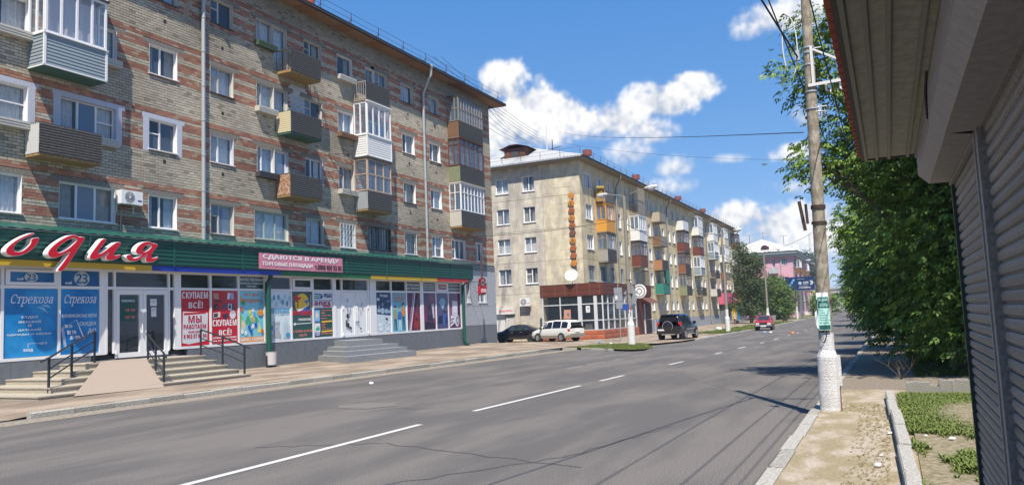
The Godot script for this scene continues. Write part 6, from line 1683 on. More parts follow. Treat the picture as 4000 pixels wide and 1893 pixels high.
	wall_strips(ef, -13.6, -0.5, -0.04, 15.3, eh, -0.035)
	var eo := put(root, "joint_filler", ef, "joint_mortar"); eo.transform = Transform3D(turn, Vector3(63.5, 0, 0))
	put(root, "back_wall", bx(63.55, -0.5, -13.6, 139.95, 15.3, -13.0), "panel_yellow"); put(root, "far_wall", bx(139.81, -0.5, -13.6, 139.98, 15.3, -0.05), "panel_yellow")
	# eaves and hipped slate roof
	var s := MB.new()
	s.box(62.8, 15.301, -14.3, 140.7, 15.42, 0.75)
	put(root, "eaves_slab", s, "slab")
	put(root, "gutter", bx(62.7, 15.43, 0.6, 140.8, 15.53, 0.84), "roof_black"); put(root, "gutter", bx(62.68, 15.43, -14.4, 62.85, 15.53, 0.59), "galvanised")
	var a := Vector3(62.72, 15.54, 0.8); var bq := Vector3(140.8, 15.54, 0.8); var cq := Vector3(140.8, 15.54, -14.4); var d := Vector3(62.72, 15.54, -14.4)
	var e := Vector3(67.6, 18.0, -6.6); var f2 := Vector3(135.9, 18.0, -6.6)
	for q in [[a, bq, f2, e], [cq, d, e, f2]]:
		var r := MB.new(); r.quad(q[0], q[1], q[2], q[3]); put(root, "roof_slope", r, "slate_pale")
	for q in [[d, a, e], [bq, cq, f2]]:
		var r := MB.new()
		var n := 46
		# corrugated sheets: ridges run up the slope
		for i in n:
			for k in 2:
				var t0 := (i + k * 0.5) / n; var t1 := (i + k * 0.5 + 0.5) / n
				var up := Vector3(0, 0.035, 0)
				var h0: Vector3 = q[0].lerp(q[1], t0) + up * (k); var h1: Vector3 = q[0].lerp(q[1], t1) + up * (1 - k)
				var m0 := 1.0 - absf(t0 * 2.0 - 1.0); var m1 := 1.0 - absf(t1 * 2.0 - 1.0)
				var apex: Vector3 = q[2]
				var g0: Vector3 = q[0].lerp(q[1], 0.5).lerp(apex, m0) + (q[0].lerp(q[1], t0) - q[0].lerp(q[1], 0.5)) * 1.0
				var g1: Vector3 = q[0].lerp(q[1], 0.5).lerp(apex, m1) + (q[0].lerp(q[1], t1) - q[0].lerp(q[1], 0.5)) * 1.0
				r.quad(h0, h1, g1 + up * (1 - k), g0 + up * k)
		put(root, "roof_hip", r, "slate_pale")
	roof_rail(root, 64.0, 139.5, 15.62, 0.55, 1.95, "rail_iron")
	var rr := node(root, "roof_railing", Vector3(63.0, 15.7, 0)); 
	var rb := MB.new()
	for h in [0.3, 0.62]: rb.tube([Vector3(0, h, 0.4), Vector3(0, h, -6.0), Vector3(0, h, -13.0)], 0.012, 0.012, 4)
	for i in 8: rb.bar(Vector3(0, -0.1, 0.4 - i * 1.9), Vector3(0, 0.62, 0.4 - i * 1.9), 0.03, 0.03)
	put(rr, "rail", rb, "rail_iron")
	# dormer on the hip
	var dm := node(root, "dormer", Vector3(64.6, 16.45, -6.6))
	put(dm, "box", bx(0.0, -0.3, -1.1, 3.0, 0.95, 1.1), "dormer_red")
	var dr := MB.new()
	dr.quad(Vector3(-0.35, 0.9, 1.5), Vector3(3.2, 0.9, 1.5), Vector3(3.2, 1.22, 0.4), Vector3(-0.35, 1.22, 0.4)); dr.quad(Vector3(-0.35, 1.22, 0.4), Vector3(3.2, 1.22, 0.4), Vector3(3.2, 1.22, -0.4), Vector3(-0.35, 1.22, -0.4)); dr.quad(Vector3(-0.35, 1.22, -0.4), Vector3(3.2, 1.22, -0.4), Vector3(3.2, 0.9, -1.5), Vector3(-0.35, 0.9, -1.5))
	put(dm, "dormer_roof", dr, "dormer_red")
	put(dm, "opening", bx(-0.02, -0.1, -0.35, 0.0, 0.75, 0.35), "room")
	for q in [-0.8, 0.8]:
		for i in 6: put(dm, "louvre", bx(-0.05, -0.1 + i * 0.15, q - 0.22, 0.0, 0.0 + i * 0.15, q + 0.22), "board_brown")
	for x in [72.6, 89.2, 109.8, 126.2]: cowl(root, x, 17.05, -2.4, 1.02, "cowl_brown")
	for x in [73.2, 92.6, 115.2, 139.1]: downpipe(root, x, 0.0 if x > 80 else 4.6, 15.4, 0.16, 0.09, "galvanised_dull", 0.55)
	var ma := node(root, "roof_mast", Vector3(69.0, 17.2, -5.2))
	var mb := MB.new(); mb.tube([Vector3(0, -0.5, 0), Vector3(0, 3.0, 0)], 0.06, 0.05, 6); put(ma, "mast", mb, "white_metal")
	var mc := MB.new(); mc.bar(Vector3(1.4, 0.9, -0.9), Vector3(1.4, 1.1, 0.9), 0.06, 0.06); mc.bar(Vector3(1.4, -0.5, 0), Vector3(1.4, 1.9, 0), 0.07, 0.07); put(ma, "cross_arm", mc, "rail_iron")
	# balconies: [x0, x1, storey, options]
	var wood := {"front": 4, "side": 2, "h": 1.42, "frame": "wood_brown", "bar": 0.07, "tr": 0.7}
	var pvc := {"front": 4, "side": 2, "h": 1.42, "frame": "pvc", "bar": 0.07, "roof": "pvc"}
	var orange := wood.duplicate(); orange.frame = "paint_orange"; orange.tr = 0.0; orange.roof = "paint_orange"
	var old := wood.duplicate(); old.frame = "wood_weathered"
	var base := [0.0, 3.86, 6.6, 9.3, 12.05]
	var B := [
		[67.5, 70.0, 4, {"front": ["tile", "lattice_dark"], "side": ["wave_up", "sheet_pink"]}], [67.5, 70.0, 3, {"front": ["flat", "paint_orange"], "glass": orange}], [67.5, 70.0, 2, {"front": ["wave", "sheet_grey"], "side": ["tile", "tile_grey"], "glass": old}],
		[77.9, 80.5, 4, {"front": ["board", "board_grey"], "side": ["rail", "rail_iron"], "h": 1.25}], [77.9, 80.5, 3, {"front": ["siding", "siding_white"], "trim": "pvc", "glass": pvc}], [77.9, 80.5, 2, {"front": ["flat", "paint_maroon"], "glass": wood}], [77.9, 80.5, 1, {"front": ["rail", "dark_metal"], "h": 2.3}],
		[86.3, 89.0, 4, {"front": ["board", "board_grey"], "side": ["siding", "board_pale"]}], [86.3, 89.0, 3, {"front": ["board", "board_grey"], "side": ["flat", "board_brown"]}], [86.3, 89.0, 2, {"front": ["wave", "sheet_grey"], "side": ["flat", "board_orange"]}], [86.3, 89.0, 1, {"front": ["flat", "net_teal"], "h": 1.15}],
		[97.6, 100.4, 4, {"front": ["siding", "siding_white"], "h": 1.15}], [97.6, 100.4, 3, {"front": ["flat", "paint_maroon"], "glass": wood}], [97.6, 100.4, 2, {"front": ["wave", "sheet_grey"], "side": ["flat", "board_orange_dark"], "glass": wood}], [97.6, 100.4, 1, {"front": ["wave", "sheet_grey"], "side": ["flat", "paint_olive"], "glass": old}],
		[106.3, 109.0, 4, {"front": ["board", "siding_white"], "side": ["flat", "siding_white"], "glass": pvc}], [106.3, 109.0, 3, {"front": ["flat", "paint_maroon"], "glass": wood}], [106.3, 109.0, 2, {"front": ["siding", "siding_grey"], "trim": "pvc", "glass": pvc}], [106.3, 109.0, 1, {"front": ["wave", "sheet_grey"], "side": ["rail", "dark_metal"]}],
		[116.4, 119.3, 4, {"front": ["siding", "siding_white"], "trim": "pvc", "glass": pvc}], [116.4, 119.3, 3, {"front": ["siding", "siding_grey"], "trim": "pvc", "glass": pvc}], [116.4, 119.3, 2, {"front": ["wave", "sheet_grey"], "side": ["rail", "paint_maroon"]}], [116.4, 119.3, 1, {"front": ["wave", "sheet_grey"], "side": ["flat", "plaster_worn"]}],
		[125.0, 127.9, 4, {"front": ["siding", "siding_cream"], "trim": "pvc", "glass": pvc}], [125.0, 127.9, 3, {"front": ["flat", "siding_white"], "glass": pvc}], [125.0, 127.9, 2, {"front": ["board", "board_grey"], "side": ["flat", "board_brown"]}], [125.0, 127.9, 1, {"front": ["wave", "sheet_grey"]}],
		[135.9, 138.9, 4, {"front": ["board", "board_brown"], "glass": wood}], [135.9, 138.9, 3, {"front": ["flat", "siding_white"], "glass": pvc}], [135.9, 138.9, 2, {"front": ["wave", "sheet_grey"]}], [135.9, 138.9, 1, {"front": ["wave", "sheet_grey"]}]]
	for q in B: balcony(root, q[0], q[1], base[q[2]], 0.95, q[3])
	# teal netting hung beside the second-floor balcony, carpets over the top one
	var bn := MB.new(); bn.box(88.2, 5.0, 0.6, 88.24, 6.5, 1.0); bn.box(87.5, 5.0, 1.0, 88.98, 6.5, 1.03); put(root, "netting", bn, "net_teal")
	var cp := MB.new(); cp.tube([Vector3(67.1, 13.25, 0.3), Vector3(67.3, 13.2, 0.95)], 0.17, 0.17, 10); cp.box(67.2, 12.0, 0.2, 67.34, 13.1, 0.8); put(root, "carpet_roll", cp, "carpet_ochre")
	var lt := MB.new()
	for i in 10: lt.box(77.95, 13.45 + i * 0.13, 0.98, 80.45, 13.52 + i * 0.13, 1.0)
	put(root, "lattice", lt, "board_pale")
	air_conditioner(Vector3(-29.6, 2.75, -63.46), 0.0, "white air conditioner low on the panel block's end wall above the parked cars", 0.95, 0.72)
	# greengrocer's hatch with its sign
	var o := thing("greengrocer_kiosk", "small white-fronted greengrocer's hatch with a red-lettered sign built into the end wall", "kiosk", Vector3(-32.2, -0.35, -63.45))
	put(o, "sign_board", bx(-0.1, 2.45, 0.0, 1.9, 3.0, 0.3), "siding_white"); text(o, "ОВОЩИ-ФРУКТЫ", 0.45, 2.58, 1.8, 2.85, 0.301, "ink_red_bright")
	put(o, "roller_blind", profiled(1.0, 2.3, 0.09, 0.02), "siding_white", Vector3(-0.1, 0.1, 0.02)); put(o, "door_sheet", profiled(0.85, 2.1, 0.08, 0.02, true), "sheet_pale", Vector3(1.0, 0.1, 0.1))
	put(o, "sill", bx(-0.1, 0.0, 0.0, 1.9, 0.1, 0.25), "paint_orange")
	sign_discs()
	cafe()
	pink_shop()

func sign_discs() -> void:
	var o := thing("disc_sign", "vertical sign of eleven rusty orange and brown discs with letters on a wall pole", "shop sign", Vector3(-24.3, 6.0, -63.16))
	var p := MB.new(); p.tube([Vector3(0.12, -0.3, -0.12), Vector3(0.12, 6.4, -0.12)], 0.03, 0.03, 6); p.tube([Vector3(-0.0, 0.0, -0.1), Vector3(0.0, 6.2, -0.1)], 0.025, 0.025, 6)
	for y in [0.4, 3.0, 6.0]: p.bar(Vector3(0, y, -0.1), Vector3(0, y, -0.34), 0.03, 0.03)
	put(o, "pole", p, "rail_iron")
	var L := ["", "", "", "О", "", "Н", "У", "Л", "С", ""]
	for i in 10:
		var y := 0.24 + i * 0.655
		var d := MB.new()
		d.lathe([Vector2(0.001, 0.1), Vector2(0.27, 0.09), Vector2(0.285, 0.0), Vector2(0.001, -0.06)], 20, Transform3D(Basis(Vector3.RIGHT, PI / 2), Vector3(0, y, 0)))
		put(o, "disc", d, ["disc_rust", "disc_orange", "disc_brown"][[1, 0, 0, 1, 2, 0, 1, 0, 1, 1][i]])
		if i == 0 or i == 9 or L[i] == "": 
			continue
		text(o, L[i], -0.1, y - 0.13, 0.1, y + 0.13, 0.1, "disc_letter", 0.03)

func cafe() -> void:
	var g := -0.27
	var o := thing("corner_cafe", "glazed corner cafe with a dark red timber fascia, brick-red tiled base and white window frames", "cafe", Vector3(-21.5, 0, -62.0))
	# axes: x east, z south, corner at the origin; west leg 5.6 m, north leg 14 m
	put(o, "inner_wall", bx(-5.55, g - 0.2, -1.44, -2.12, 4.2, -1.35), "room_cafe")
	put(o, "core", bx(-2.06, g - 0.2, -14.4, -1.2, 4.2, -1.2), "room_cafe")
	put(o, "ceiling", bx(-5.58, 3.32, -14.4, -0.05, 3.4, -0.05), "room_cafe"); put(o, "floor", bx(-5.58, g - 0.2, -11.0, -0.05, 0.0, -0.05), "room")
	put(o, "side_wall", bx(-5.6, g - 0.2, -1.45, -5.5, 3.3, -0.08), "panel_yellow")
	for i in 7:
		var y := 3.36 + i * 0.152
		put(o, "fascia_board", bx(-5.62, y, -0.02, 0.1, y + 0.146, 0.08 + 0.012 * (i % 2)), "fascia_red" if i % 3 else "fascia_red_dark")
		put(o, "fascia_board", bx(0.0, y, -14.6, 0.1 + 0.012 * (i % 2), y + 0.146, -0.021), "fascia_red" if i % 2 else "fascia_red_dark")
	var sc := MB.new()
	for x in [-5.4, -4.2, -3.3, -2.2, -1.05, -0.2]:
		for i in 7: sc.box(x - 0.02, 3.42 + i * 0.152, 0.0, x + 0.02, 3.45 + i * 0.152, 0.1)
	put(o, "screw", sc, "galvanised")
	# base tiles
	for j in 2:
		for i in 5:
			tile_base(o, -2.9 + i * 0.58, g + 0.01 + j * 0.36, 0.0)
		for i in 17:
			var t := put(o, "tile", _tile(), "tile_red" if (i + j) % 3 else "tile_red_dark")
			t.transform = Transform3D(Basis(Vector3.UP, PI / 2), Vector3(0.06, g + 0.01 + j * 0.36, -0.001 - i * 0.58))
	for i in 5: put(o, "tile", _tile(), "tile_red", Vector3(-5.6 + i * 0.58, g + 0.01, 0.06)); 
	put(o, "base_wall", bx(-5.58, g - 0.2, -0.1, 0.055, 0.46, 0.055), "tile_red_dark"); put(o, "base_wall", bx(-0.1, g - 0.2, -9.9, 0.054, 0.459, -0.101), "tile_red_dark")
	# frames
	var fr := MB.new()
	for x in [[-5.5, -5.38], [-3.85, -3.77], [-2.2, -1.86], [-0.78, -0.5], [-0.06, 0.04]]: fr.box(x[0], 0.47, -0.06, x[1], 3.33, 0.05)
	for y in [[0.47, 0.53], [1.25, 1.33], [2.62, 2.7]]:
		fr.box(-5.38, y[0], -0.05, -0.06, y[1], 0.045)
		fr.box(-0.05, y[0], -9.4, 0.045, y[1], -0.061)
	for z in [-1.3, -2.9, -4.4, -6.0, -7.7, -9.4]: fr.box(-0.06, 0.47, z - 0.05, 0.05, 3.33, z + 0.05)
	put(o, "window_frame", fr, "frame_white")
	for q in [[-5.38, -3.85], [-3.77, -2.2], [-1.86, -0.78], [-0.5, -0.06]]:
		for y in [[0.53, 1.25], [1.33, 2.62], [2.7, 3.33]]: put(o, "pane", _pane(q[1] - q[0], y[1] - y[0]), "glass_shop", Vector3(q[0], y[0], 0.0))
	var zs := [-0.06, -1.3, -2.9, -4.4, -6.0, -7.7, -9.4]
	for i in 6:
		for y in [[0.53, 1.25], [1.33, 2.62], [2.7, 3.33]]:
			var p := put(o, "pane", _pane(zs[i] - zs[i + 1] - 0.1, y[1] - y[0]), "glass_shop")
			p.transform = Transform3D(Basis(Vector3.UP, PI / 2), Vector3(0.0, y[0], zs[i] - 0.05))
	# red end wall, door and little roof over it
	put(o, "door_wall", bx(-0.1, g - 0.2, -14.4, 0.05, 3.35, -9.45), "fascia_red_dark")
	put(o, "door", bx(0.051, -0.25, -13.2, 0.1, 2.3, -12.0), "dark_metal")
	put(o, "door_frame", bx(0.051, -0.25, -11.99, 0.14, 2.6, -11.8), "white_metal")
	var hr := MB.new(); hr.tube([Vector3(0.9, -0.3, -12.6), Vector3(0.9, 1.0, -12.6), Vector3(0.6, 1.1, -12.2), Vector3(0.2, 1.1, -12.2)], 0.03, 0.03, 6); put(o, "handrail", hr, "white_metal")
	var aw := profiled(3.4, 1.0, 0.2, 0.03, true)
	var ao := put(o, "door_canopy", aw, "fascia_red_dark"); ao.transform = Transform3D(Basis(Vector3.UP, PI / 2) * Basis(Vector3.RIGHT, -1.0), Vector3(1.0, 2.65, -10.8))
	for q in [["a", 0.02, 1.0], ["b", 0.3, 0.5]]:
		pass
	# counters and goods inside
	put(o, "shelf", bx(-4.0, 0.0, -1.3, -3.3, 2.3, -0.9), "dark_metal")
	for i in 12: put(o, "goods", bx(-3.95 + 0.15 * (i % 4), 0.4 + (i / 4) * 0.55, -0.9, -3.85 + 0.15 * (i % 4), 0.7 + (i / 4) * 0.55, -0.86), ["paint_orange", "siding_white", "fascia_red", "tile_cream"][i % 4])
	for q in [[-3.5, 0.65, 0.62, 1.0, "poster_salmon", "salmon printed poster stuck low in the cafe's second window"], [-1.5, 1.35, 0.36, 0.55, "paper", "white paper notice stuck on the cafe's glass door"]]:
		var w := thing("cafe_poster", q[5], "poster", Vector3(-21.5 + q[0], 0.6 + q[1], -62.0 + 0.008))
		put(w, "sheet", bx(0, 0, 0, q[2], q[3], 0.006), q[4])
		var pr := MB.new(); disc(pr, q[2] * 0.6, q[3] * 0.6, q[2] * 0.2, q[3] * 0.15, 0.009, Color(0.2, 0.2, 0.3), 10); pr.col = Color(0.3, 0.3, 0.35); pr.box(q[2] * 0.15, q[3] * 0.2, 0.0065, q[2] * 0.85, q[3] * 0.26, 0.008); put(w, "print", pr, "print_tint")
	# round sign on the fascia
	var r := thing("round_sign", "white round-edged oval shop sign with a black ring emblem standing out from the cafe fascia", "shop sign", Vector3(-21.0, 3.75, -71.2))
	var face := Transform3D(Basis(Vector3.RIGHT, PI / 2).scaled(Vector3.ONE), Vector3.ZERO)
	var dm := MB.new(); dm.lathe([Vector2(0.001, 0.08), Vector2(0.62, 0.08), Vector2(0.66, 0.05), Vector2(0.66, -0.05), Vector2(0.001, -0.05)], 28, face); put(r, "drum", dm, "pvc")
	var rg := MB.new()
	for i in 24:
		var a0 := TAU * i / 24; var a1 := TAU * (i + 1) / 24
		for q in [[0.47, 0.54], [0.2, 0.26]]: rg.quad(Vector3(cos(a0) * q[0], sin(a0) * q[0], 0.084), Vector3(cos(a0) * q[1], sin(a0) * q[1], 0.084), Vector3(cos(a1) * q[1], sin(a1) * q[1], 0.084), Vector3(cos(a1) * q[0], sin(a1) * q[0], 0.084))
	rg.box(-0.02, 0.3, 0.081, 0.02, 0.42, 0.085); rg.box(-0.02, -0.42, 0.081, 0.02, -0.3, 0.085)
	put(r, "emblem", rg, "ink_black")
	# satellite dish on the cafe roof
	var sd := thing("satellite_dish", "large white satellite dish standing on the corner of the cafe roof", "satellite dish", Vector3(-24.1, 4.4, -61.9))
	var ds := MB.new()
	var pf := []
	for i in 8: pf.append(Vector2(0.56 * i / 7.0 + 0.001, 0.16 * pow(i / 7.0, 2)))
	ds.lathe(pf, 24, Transform3D(Basis(Vector3.UP, 0.15) * Basis(Vector3.RIGHT, PI / 2 - 0.35), Vector3(0, 0.72, 0)))
	put(sd, "reflector", ds, "siding_white")
	var arm := MB.new(); arm.tube([Vector3(0, 0.2, 0.1), Vector3(0.05, 0.3, 0.75)], 0.015, 0.015, 5); arm.tube([Vector3(0.35, 0.35, 0.2), Vector3(0.05, 0.3, 0.75)], 0.01, 0.01, 5); arm.tube([Vector3(-0.35, 0.35, 0.2), Vector3(0.05, 0.3, 0.75)], 0.01, 0.01, 5); arm.tube([Vector3(0, 0, -0.1), Vector3(0, 0.75, -0.05)], 0.03, 0.03, 6)
	put(sd, "feed_arm", arm, "galvanised")

func _tile() -> ArrayMesh:
	if not cache.has("tile"):
		var b := MB.new()
		b.quad(Vector3(0.01, 0.01, 0), Vector3(0.57, 0.01, 0), Vector3(0.5, 0.08, 0.02), Vector3(0.08, 0.08, 0.02)); b.quad(Vector3(0.57, 0.01, 0), Vector3(0.57, 0.35, 0), Vector3(0.5, 0.28, 0.02), Vector3(0.5, 0.08, 0.02)); b.quad(Vector3(0.57, 0.35, 0), Vector3(0.01, 0.35, 0), Vector3(0.08, 0.28, 0.02), Vector3(0.5, 0.28, 0.02)); b.quad(Vector3(0.01, 0.35, 0), Vector3(0.01, 0.01, 0), Vector3(0.08, 0.08, 0.02), Vector3(0.08, 0.28, 0.02))
		b.quad(Vector3(0.08, 0.08, 0.02), Vector3(0.5, 0.08, 0.02), Vector3(0.5, 0.28, 0.02), Vector3(0.08, 0.28, 0.02))
		cache["tile"] = b.mesh()
	return cache["tile"]

func tile_base(o: Node3D, x: float, y: float, z: float) -> void:
	put(o, "tile", _tile(), "tile_red" if int(x * 7 + y * 5) % 3 else "tile_red_dark", Vector3(x, y, 0.06 + z))

func pink_shop() -> void:
	var o := thing("shop_porch", "shop porch with pink and crimson sign and yellow panel at the panel block's far end", "shop", Vector3(-23.6, -0.3, -122.0), PI / 2)
	put(o, "porch_wall", bx(0.5, 0.0, 0.08, 17.0, 2.9, 1.0), "plinth_grey")
	put(o, "step", bx(2.0, -0.1, 1.01, 9.0, 0.35, 2.2), "concrete_grey")
	put(o, "sign_panel", bx(0.0, 2.91, 0.08, 4.6, 4.6, 1.3), "sign_pink"); put(o, "sign_panel", bx(4.61, 2.91, 0.08, 9.0, 4.6, 1.28), "sign_crimson")
	text(o, "ТВ СВЯЗЬ", 5.2, 3.4, 8.4, 4.0, 1.281, "ink_white")
	put(o, "yellow_panel", bx(5.0, 0.4, 1.001, 9.0, 2.9, 1.06), "sign_yellow"); put(o, "blue_door", bx(10.0, 0.0, 1.001, 12.0, 2.2, 1.06), "sign_blue"); put(o, "yellow_board", bx(9.1, 3.0, 0.08, 16.0, 4.3, 1.1), "sign_ochre")
	put(o, "window", bx(1.2, 0.9, 1.001, 3.6, 2.4, 1.02), "window_dark")
# ---- poles, signs, wires
func street_lamp(at: Vector3, h: float, label: String, arms: Array) -> void:
	var o := thing("street_lamp", label, "street lamp", at, 0.0, "concrete street lamps along the far kerb")
	var p := MB.new(); p.lathe([Vector2(0.15, 0.0), Vector2(0.15, 1.55), Vector2(0.13, 1.9), Vector2(0.09, h), Vector2(0.001, h)], 8, Transform3D.IDENTITY)
	put(o, "post", p, "concrete_pole")
	var b := MB.new(); b.lathe([Vector2(0.23, -0.3), Vector2(0.22, 1.25), Vector2(0.16, 1.45), Vector2(0.151, 1.45), Vector2(0.153, 2.1)], 8, Transform3D.IDENTITY)
	put(o, "whitewashed_foot", b, "whitewash")
	for a in arms:
		var e := Vector3(a[0], h + a[1], a[2])
		var t := MB.new(); t.tube([Vector3(0, h - 0.3, 0), Vector3(0, h - 0.02, 0), e * Vector3(0.3, 1, 0.3) - Vector3(0, a[1] * 0.75, 0), e], 0.035, 0.03, 6)
		put(o, "arm", t, "galvanised_dull")
		if a[3] > 0:
			var d := Vector3(a[0], 0, a[2]).normalized()
			var l := MB.new()
			var bs := Basis(d, Vector3.UP, d.cross(Vector3.UP))
			l.lathe([Vector2(0.001, -0.1), Vector2(0.09, -0.08), Vector2(0.14, 0.2), Vector2(0.15, 0.5), Vector2(0.1, 0.68), Vector2(0.001, 0.72)], 10, Transform3D(Basis(bs.z, bs.x, bs.y * 0.7), e))
			put(o, "lamp_head", l, "lamp_white")
			var g := MB.new(); g.lathe([Vector2(0.001, 0.12), Vector2(0.13, 0.18), Vector2(0.14, 0.45), Vector2(0.001, 0.56)], 10, Transform3D(Basis(bs.z, bs.x, bs.y), e - Vector3(0, 0.07, 0)))
			put(o, "lamp_glass", g, "lamp_glass")

func near_pole() -> void:
	var o := thing("utility_pole", "weathered concrete utility pole with a whitewashed foot, posters and iron bands, close to the camera", "utility pole", Vector3(-0.92, 0.06, -12.7), 0.12)
	var lean := Basis(Vector3.BACK, -0.016)
	var oct := func(r0, r1, y0, y1, b: MB):
		b.lathe([Vector2(r0, y0), Vector2(r1, y1)], 8, Transform3D(lean * Basis(Vector3.UP, PI / 8).scaled(Vector3(1.0, 1, 0.8)), Vector3.ZERO))
	var s := MB.new(); oct.call(0.112, 0.088, 0.9, 4.4, s); oct.call(0.088, 0.06, 4.4, 8.2, s)
	put(o, "shaft", s, "concrete_near")
	var w := MB.new()
	w.lathe([Vector2(0.118, 0.93), Vector2(0.114, 1.2)], 8, Transform3D(lean * Basis(Vector3.UP, PI / 8).scaled(Vector3(1, 1, 0.8)), Vector3.ZERO))
	put(o, "whitewash_band", w, "whitewash_near")
	var f := MB.new()
	var prof := [Vector2(0.165, -0.15), Vector2(0.15, 0.1), Vector2(0.158, 0.28), Vector2(0.152, 0.45), Vector2(0.158, 0.62), Vector2(0.158, 0.84), Vector2(0.12, 0.94), Vector2(0.11, 0.94)]
	f.lathe(prof, 8, Transform3D(lean * Basis(Vector3.UP, PI / 8), Vector3.ZERO))
	for i in f.v.size():
		var q := f.v[i]
		var k := sin(q.x * 60.0 + q.y * 31.0) * sin(q.z * 47.0 - q.y * 23.0)
		f.v[i] = q * Vector3(1.0 + 0.03 * k, 1, 1.0 + 0.03 * k)
	put(o, "foot", f, "whitewash_near")
	put(o, "foot_box", bx(0.1, 0.42, -0.08, 0.19, 0.86, 0.06), "whitewash_near"); put(o, "rust_strip", bx(0.15, 0.05, -0.02, 0.165, 0.42, 0.02), "rust")
	for q in [[1.68, 0.018, "rust"], [2.86, 0.02, "rust_dark"], [3.1, 0.03, "rust_dark"], [4.63, 0.012, "galvanised"], [4.9, 0.012, "galvanised"], [5.33, 0.014, "galvanised"], [5.52, 0.014, "galvanised"], [5.6, 0.014, "galvanised"]]:
		var b := MB.new()
		var r: float = lerpf(0.126, 0.08, clampf((q[0] - 0.9) / 5.0, 0, 1))
		b.lathe([Vector2(r, q[0] - q[1]), Vector2(r + 0.008, q[0] - q[1]), Vector2(r + 0.008, q[0] + q[1]), Vector2(r, q[0] + q[1])], 8, Transform3D(lean * Basis(Vector3.UP, PI / 8).scaled(Vector3(1, 1, 0.85)), Vector3.ZERO))
		put(o, "iron_band", b, q[2])
	var br := MB.new(); br.bar(Vector3(-0.16, 2.75, 0.08), Vector3(-0.22, 3.2, 0.1), 0.04, 0.05); br.bar(Vector3(-0.12, 2.85, 0.09), Vector3(-0.13, 3.15, 0.1), 0.035, 0.04); put(o, "old_bracket", br, "rust_dark")
	# cross arm with insulator hooks, towards the kiosk side
	var x0 := 0.14
	var ca := MB.new(); ca.bar(Vector3(x0 - 0.1, 4.98, 0.08), Vector3(x0 + 0.85, 5.06, 0.0), 0.03, 0.045); ca.bar(Vector3(x0, 5.55, 0.06), Vector3(x0 + 0.8, 5.1, 0.0), 0.03, 0.03); ca.bar(Vector3(x0 - 0.02, 4.98, 0.07), Vector3(x0 - 0.02, 5.6, 0.07), 0.025, 0.04)
	put(o, "cross_arm", ca, "white_metal")
	for x in [0.3, 0.5, 0.7]:
		var ins := MB.new(); ins.tube([Vector3(x, 5.0, 0.0), Vector3(x, 4.9, 0.0), Vector3(x + 0.06, 4.86, 0.0), Vector3(x + 0.07, 4.95, 0.0)], 0.018, 0.018, 6); put(o, "insulator", ins, "pvc")
	for y in [4.62, 5.55]:
		var hk := MB.new(); hk.box(0.08, y - 0.06, -0.03, 0.14, y + 0.06, 0.05)
		hk.tube([Vector3(0.12, y + 0.02, 0.02), Vector3(0.28, y + 0.03, 0.02), Vector3(0.3, y - 0.06, 0.02), Vector3(0.14, y - 0.04, 0.02)], 0.012, 0.012, 5)
		put(o, "cable_clamp", hk, "galvanised")
	var cl := MB.new(); cl.box(-0.12, 5.4, 0.02, -0.05, 5.55, 0.1); put(o, "junction_clamp", cl, "galvanised")
	var loop := MB.new()
	var lp := []
	for i in 13:
		var a := -1.2 + i * 0.42
		lp.append(Vector3(-0.22 + cos(a) * 0.13 + i * 0.006, 5.62 + sin(a) * 0.52, 0.05))
	loop.tube(lp, 0.01, 0.01, 5); put(o, "cable_loop", loop, "white_cable")
	# the green poster and the painted number
	var po := thing("pole_poster", "pale green printed poster with torn edges wrapped round the near concrete pole", "poster", Vector3(-0.90, 1.3, -12.58), 0.12)
	put(po, "sheet", bx(-0.08, 0.0, 0.0, 0.085, 0.5, 0.004), "poster_mint"); put(po, "torn_sheet", bx(-0.09, 0.46, -0.004, 0.08, 0.56, 0.0), "paper")
	var tr := MB.new(); tr.prism(PackedVector2Array([Vector2(-0.125, 0.26), Vector2(-0.1, 0.3), Vector2(-0.082, 0.2), Vector2(-0.083, 0.02), Vector2(-0.1, 0.03), Vector2(-0.118, 0.1)]), 0.0, 0.006); put(po, "peeling_edge", tr, "paper")
	var pr := MB.new(); pr.col = Color(0.02, 0.1, 0.09); pr.box(-0.075, 0.33, 0.0045, 0.08, 0.49, 0.006); pr.box(-0.075, 0.01, 0.0045, 0.08, 0.075, 0.006); put(po, "print", pr, "print_tint")
	text(po, "МОДНЫЕ", -0.06, 0.42, 0.07, 0.475, 0.0065, "poster_mint", 0.001); text(po, "ШТОРЫ", -0.05, 0.35, 0.06, 0.4, 0.0065, "poster_mint", 0.001)
	var ls := ["ТЮЛЬ", "ШТОРЫ", "КАРНИЗЫ", "ЖАЛЮЗИ", "пошив штор", "на заказ"]
	for i in 6: text(po, ls[i], -0.065, 0.285 - i * 0.037, -0.065 + 0.016 * ls[i].length(), 0.303 - i * 0.037, 0.0045, "ink_green", 0.001)
	var nb := MB.new()
	nb.tube([Vector3(-0.068, 1.66, 0.098), Vector3(-0.07, 1.1, 0.105), Vector3(-0.03, 1.05, 0.108), Vector3(0.02, 1.14, 0.108), Vector3(0.03, 1.34, 0.106), Vector3(-0.0, 1.46, 0.104)], 0.006, 0.006, 4)
	put(o, "painted_ring", nb, "ink_black")
	text(o, "6", -0.045, 1.3, -0.005, 1.38, 0.103, "ink_black", 0.003); text(o, "0", -0.05, 1.2, -0.012, 1.28, 0.105, "ink_black", 0.003); text(o, "Б", -0.04, 1.42, 0.0, 1.5, 0.102, "ink_black", 0.003)

